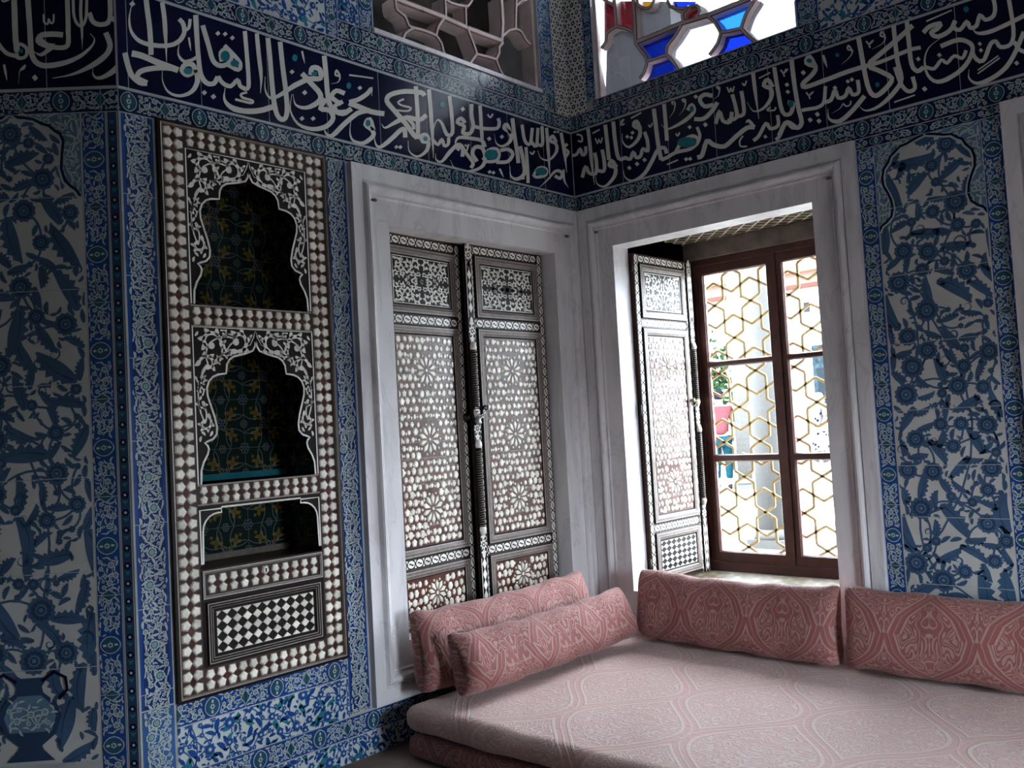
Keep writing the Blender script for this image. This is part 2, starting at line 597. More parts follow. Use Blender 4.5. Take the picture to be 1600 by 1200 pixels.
def floral(w, h, seed, sizes, leaves, cols, stemw, ok=None, rate=90, teeth=0, fill=True, gap=0.12, curls=0, edge=0.0):
    """cols: outer, inner, heart, leaf, stem, rib.  sizes: [(radius, count, petals)], leaves: [(len, width, count)]"""
    R = random.Random(seed)
    I, items = [], []
    oc, ic, hc, lc, st, rb = cols
    for r, n, pet in sizes:
        k = 0
        for _ in range(rate * n):
            if k >= n:
                break
            x, y = R.uniform(edge, w - edge), R.uniform(edge, h - edge)
            if ok and not all(ok((x + r * 0.8 * a, y + r * 0.8 * b)) for a, b in ((1, 0), (-1, 0), (0, 1), (0, -1))):
                continue
            if all(math.hypot(x - a, y - b) > (r + c) * (1 + gap) for a, b, c in items):
                items.append((x, y, r))
                k += 1
                ph = R.uniform(0, 3)
                scallop(I, x, y, r, oc, 3, pet, 0.24 if pet < 9 else 0.13, ph)
                if r > 0.02:
                    scallop(I, x, y, r * 0.74, ic, 4, pet, 0.16, ph + 0.3)
                    scallop(I, x, y, r * 0.50, oc, 5, max(5, pet - 3), 0.25, ph)
                    if pet > 8:
                        scallop(I, x, y, r * 0.40, hc, 6, 8, 0.15, ph)
                        scallop(I, x, y, r * 0.31, ic, 7, 8, 0.15, ph)
                    disc(I, x, y, r * 0.16 if pet > 8 else r * 0.24, hc, 8, 8)
                else:
                    scallop(I, x, y, r * 0.52, ic, 4, 6, 0.2, ph)
                    if r > 0.008:
                        disc(I, x, y, r * 0.22, hc, 5, 6)
    for i, (x, y, r) in enumerate(items[1:], 1):
        j = sorted(range(i), key=lambda q: math.hypot(items[q][0] - x, items[q][1] - y))[:2]
        for q in j[:1 if i % 3 else 2]:
            P = bez((items[q][0], items[q][1]), (x, y), R.choice((-1, 1)) * R.uniform(0.2, 0.5), 7)
            if ok is None or all(ok(p) for p in P):
                stroke(I, P, stemw, st, 1)
    occ = list(items)
    for l, wd_, n in leaves:
        k = 0
        for _ in range(rate * n):
            if k >= n:
                break
            x, y = R.uniform(-0.1 * l, w + 0.1 * l), R.uniform(-0.1 * l, h + 0.1 * l)
            a = R.uniform(0, 6.283)
            cx, cy = x + math.cos(a) * l / 2, y + math.sin(a) * l / 2
            if ok and not all(ok((x + math.cos(a) * l * t, y + math.sin(a) * l * t)) for t in (0, 0.35, 0.7, 1)):
                continue
            rr = l * 0.34
            if all(math.hypot(cx - p, cy - q) > (rr + c) * 0.92 for p, q, c in occ):
                k += 1
                occ.append((cx, cy, rr))
                bd = R.choice((-1, 1)) * R.uniform(0.5, 1.5)
                leaf(I, x, y, a, l, wd_ * R.uniform(0.8, 1.15), bd, lc, 2, teeth if l > 0.05 else 0, rb if l > 0.05 else None)
    for _ in range(curls):
        x, y = R.uniform(0, w), R.uniform(0, h)
        a = R.uniform(0, 6.28)
        r0 = R.uniform(0.02, 0.035)
        if any(math.hypot(x - p, y - q) < r0 * 0.8 + c * 0.9 for p, q, c in items):
            continue
        P = [(x + r0 * (1 - t * 0.75) * math.cos(a + t * 7), y + r0 * (1 - t * 0.75) * math.sin(a + t * 7)) for t in [i / 12 for i in range(13)]]
        if ok is None or all(ok(p) for p in P):
            stroke(I, P, 0.011, lc, 2, 1)
    return I


LINE = (PALE, ROYAL, PALE, PALE, PALE, None)


def unit_border(seed, L=0.32, H=0.107, bgm=NAVY):
    """one border tile: turquoise pointed medallion between scrolling pale vines"""
    I = [([(0, 0), (L, 0), (L, H), (0, H)], 0, bgm)]
    md = L / 2

    def ok(p):
        return 0.006 < p[1] < H - 0.006 and math.hypot((p[0] - md) / 0.045, (p[1] - H / 2) / (H * 0.55)) > 1 and 0.0 <= p[0] <= L
    W = floral(L / 2, H, seed, [(0.0150, 3, 6), (0.0105, 4, 6), (0.007, 5, 5)], [(0.028, 0.0075, 10), (0.019, 0.006, 18)], (PALE, TEAL, PALE, PALE, PALE, None), 0.0028, ok, 60)
    I += W + moved(W, L, 0, flipu=True)

    def lens(s, m, ly):
        pts = [(md + sg * s * 0.036 * math.sin(math.pi * k / 8) ** 1.25, H / 2 - sg * s * H * 0.45 * math.cos(math.pi * k / 8)) for sg in (1, -1) for k in range(8)]
        I.append((pts, ly, m))
    lens(1.0, PALE, 7)
    lens(0.90, bgm, 8)
    lens(0.80, TEALD, 9)
    scallop(I, md, H / 2, 0.013, PALE, 10, 6, 0.35)
    disc(I, md, H / 2, 0.006, BLUE, 11, 6)
    for s in (-1, 1):
        leaf(I, md, H / 2 + s * H * 0.16, s * 1.57, H * 0.17, 0.010, 0.5, PALE, 10)
        x0 = 0 if s < 0 else L
        I.append(([(x0, H * 0.14), (x0 - s * 0.024, H * 0.5), (x0, H * 0.86)], 7, PALE))
        I.append(([(x0, H * 0.19), (x0 - s * 0.019, H * 0.5), (x0, H * 0.81)], 8, TEALD))
    return clipped(I, (0.0, L, 0.0, H))


def unit_vine(seed, w, h, bgm=ROYAL):
    """upright strip of pale blossoms on royal blue"""
    I = [([(0, 0), (w, 0), (w, h), (0, h)], 0, bgm)]
    m = w * 0.09
    R = random.Random(seed)
    J = [([(m * 1.1, 0), (w - m * 1.1, 0), (w - m * 1.1, h), (m * 1.1, h)], 0.5, DEEPB if bgm is ROYAL else bgm)]
    P = [(w / 2 + 0.30 * w * math.sin(k / 24 * 12.566), h * k / 24) for k in range(25)]
    stroke(J, P, 0.0032, PALE, 1)
    ok = lambda p: m * 1.2 < p[0] < w - m * 1.2
    J += floral(w, h, seed, [(w * 0.17, 2, 9), (w * 0.095, 10, 6), (w * 0.065, 16, 5)], [(0.036, 0.010, 26), (0.025, 0.0075, 50), (0.016, 0.006, 60)], (PALE, TEAL, PALE, PALE, PALE, None), 0.0024, ok, 90)
    J = clipped(J, (m * 0.6, w - m * 0.6, 0, h))
    return I + J


def unit_white(seed, w, h):
    """white tile scattered with blue blossoms and turquoise leaves"""
    I = [([(0, 0), (w, 0), (w, h), (0, h)], 0, WHITE)]
    A = floral(w, h, seed, [(0.030, 3, 8), (0.021, 8, 6), (0.013, 14, 5)], [(0.055, 0.022, 12), (0.036, 0.016, 34), (0.022, 0.011, 40)], (BLUE, ROYAL, WHITE, ROYAL, BLUE, None), 0.0060, None, 90)
    B = floral(w, h, seed + 7, [], [(0.058, 0.024, 9)], (TURQ,) * 6, 0.005)
    return clipped(I + B + A, (0, w, 0, h))


def unit_mosaic(w, h):
    """white ground with navy stars and hexagons set close together"""
    I = [([(0, 0), (w, 0), (w, h), (0, h)], 0, IVORY)]
    s = 0.072
    rows = int(h / (s * 0.866)) + 2
    for r in range(-1, rows):
        for c in range(-1, int(w / s) + 2):
            x, y = (c + 0.5 * (r % 2)) * s, r * s * 0.866
            scallop(I, x, y, s * 0.30, NAVY if (r + c) % 4 else TEAL, 1, 6, 0.45, 0.52)
            for k in range(6):
                a = k * 1.0472
                if k < 3:
                    mx, my = x + s * 0.5 * math.cos(a), y + s * 0.5 * math.sin(a)
                    scallop(I, mx, my, s * 0.13, INK, 1, 4, 0.3, a)
            disc(I, x, y, s * 0.09, IVORY, 2, 6)
            for yy in (y + s * 0.577,):
                disc(I, x, yy, s * 0.11, NAVY, 1, 3)
    return clipped(I, (0, w, 0, h))


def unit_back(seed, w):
    """dark mustard and olive niche tile with grey knotted lines"""
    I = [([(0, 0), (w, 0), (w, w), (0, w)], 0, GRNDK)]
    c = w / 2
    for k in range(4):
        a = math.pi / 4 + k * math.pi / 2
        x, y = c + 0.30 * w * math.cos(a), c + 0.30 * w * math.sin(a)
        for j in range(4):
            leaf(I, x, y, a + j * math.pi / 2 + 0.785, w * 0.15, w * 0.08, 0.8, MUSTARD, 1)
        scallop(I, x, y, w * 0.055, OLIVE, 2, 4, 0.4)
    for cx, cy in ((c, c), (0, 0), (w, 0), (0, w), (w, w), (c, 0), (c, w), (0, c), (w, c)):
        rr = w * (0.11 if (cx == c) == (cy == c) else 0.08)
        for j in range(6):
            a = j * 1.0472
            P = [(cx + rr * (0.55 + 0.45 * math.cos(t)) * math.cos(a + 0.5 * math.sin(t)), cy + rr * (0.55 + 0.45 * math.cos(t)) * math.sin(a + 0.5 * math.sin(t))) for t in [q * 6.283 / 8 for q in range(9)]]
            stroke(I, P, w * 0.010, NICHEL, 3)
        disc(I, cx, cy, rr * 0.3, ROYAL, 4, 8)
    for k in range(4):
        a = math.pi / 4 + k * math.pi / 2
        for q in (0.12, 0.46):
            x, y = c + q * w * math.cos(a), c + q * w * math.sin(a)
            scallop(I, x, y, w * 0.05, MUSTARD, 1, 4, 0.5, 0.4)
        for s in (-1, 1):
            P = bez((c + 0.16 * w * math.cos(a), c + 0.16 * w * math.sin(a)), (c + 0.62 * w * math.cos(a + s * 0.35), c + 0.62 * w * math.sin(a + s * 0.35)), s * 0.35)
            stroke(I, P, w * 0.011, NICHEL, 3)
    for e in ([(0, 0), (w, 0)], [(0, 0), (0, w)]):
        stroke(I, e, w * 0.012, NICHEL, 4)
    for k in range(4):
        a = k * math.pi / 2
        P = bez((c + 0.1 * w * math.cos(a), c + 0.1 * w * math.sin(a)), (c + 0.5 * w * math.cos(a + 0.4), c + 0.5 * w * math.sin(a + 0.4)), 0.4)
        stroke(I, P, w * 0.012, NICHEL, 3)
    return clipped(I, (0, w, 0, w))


_cache = {}


def U(kind, *a):
    k = (kind.__name__,) + a
    if k not in _cache:
        _cache[k] = kind(*a)
    return _cache[k]


def run_h(g, fr, u0, u1, v0, H, L=0.32, seeds=(1, 2, 3), bgm=NAVY, phase=0.0):
    """border tiles laid along a course"""
    g.quad(fr, u0, u1, v0, v0 + H, 0.0006, GROUT)
    u = u0 - phase
    i = 0
    J = 0.003
    while u < u1 - 0.004:
        it = U(unit_border, seeds[i % len(seeds)], L - J, H - J, bgm)
        it = moved(it, u + J / 2, v0 + J / 2)
        if u < u0 or u + L > u1:
            it = clipped(it, (u0, u1, v0, v0 + H))
        g.orn(fr, it)
        u += L
        i += 1


def run_v(g, fr, u0, v0, v1, W, kind=unit_vine, H=0.345, seeds=(1, 2), top=True, bgm=ROYAL):
    """upright course of tiles"""
    g.quad(fr, u0, u0 + W, v0, v1, 0.0006, GROUT)
    J = 0.003
    v = v1 - H
    i = 0
    while v > v0 - H + 0.004:
        if kind is unit_border:
            it = moved(U(unit_border, seeds[i % len(seeds)], H - J, W - J, bgm), W - J, 0, rot=True)
        else:
            it = U(kind, seeds[i % len(seeds)], W - J, H - J, *([bgm] if kind is unit_vine else []))
        it = moved(it, u0 + J / 2, v + J / 2)
        if v < v0:
            it = clipped(it, (u0, u0 + W, v0, v1))
        g.orn(fr, it)
        v -= H
        i += 1


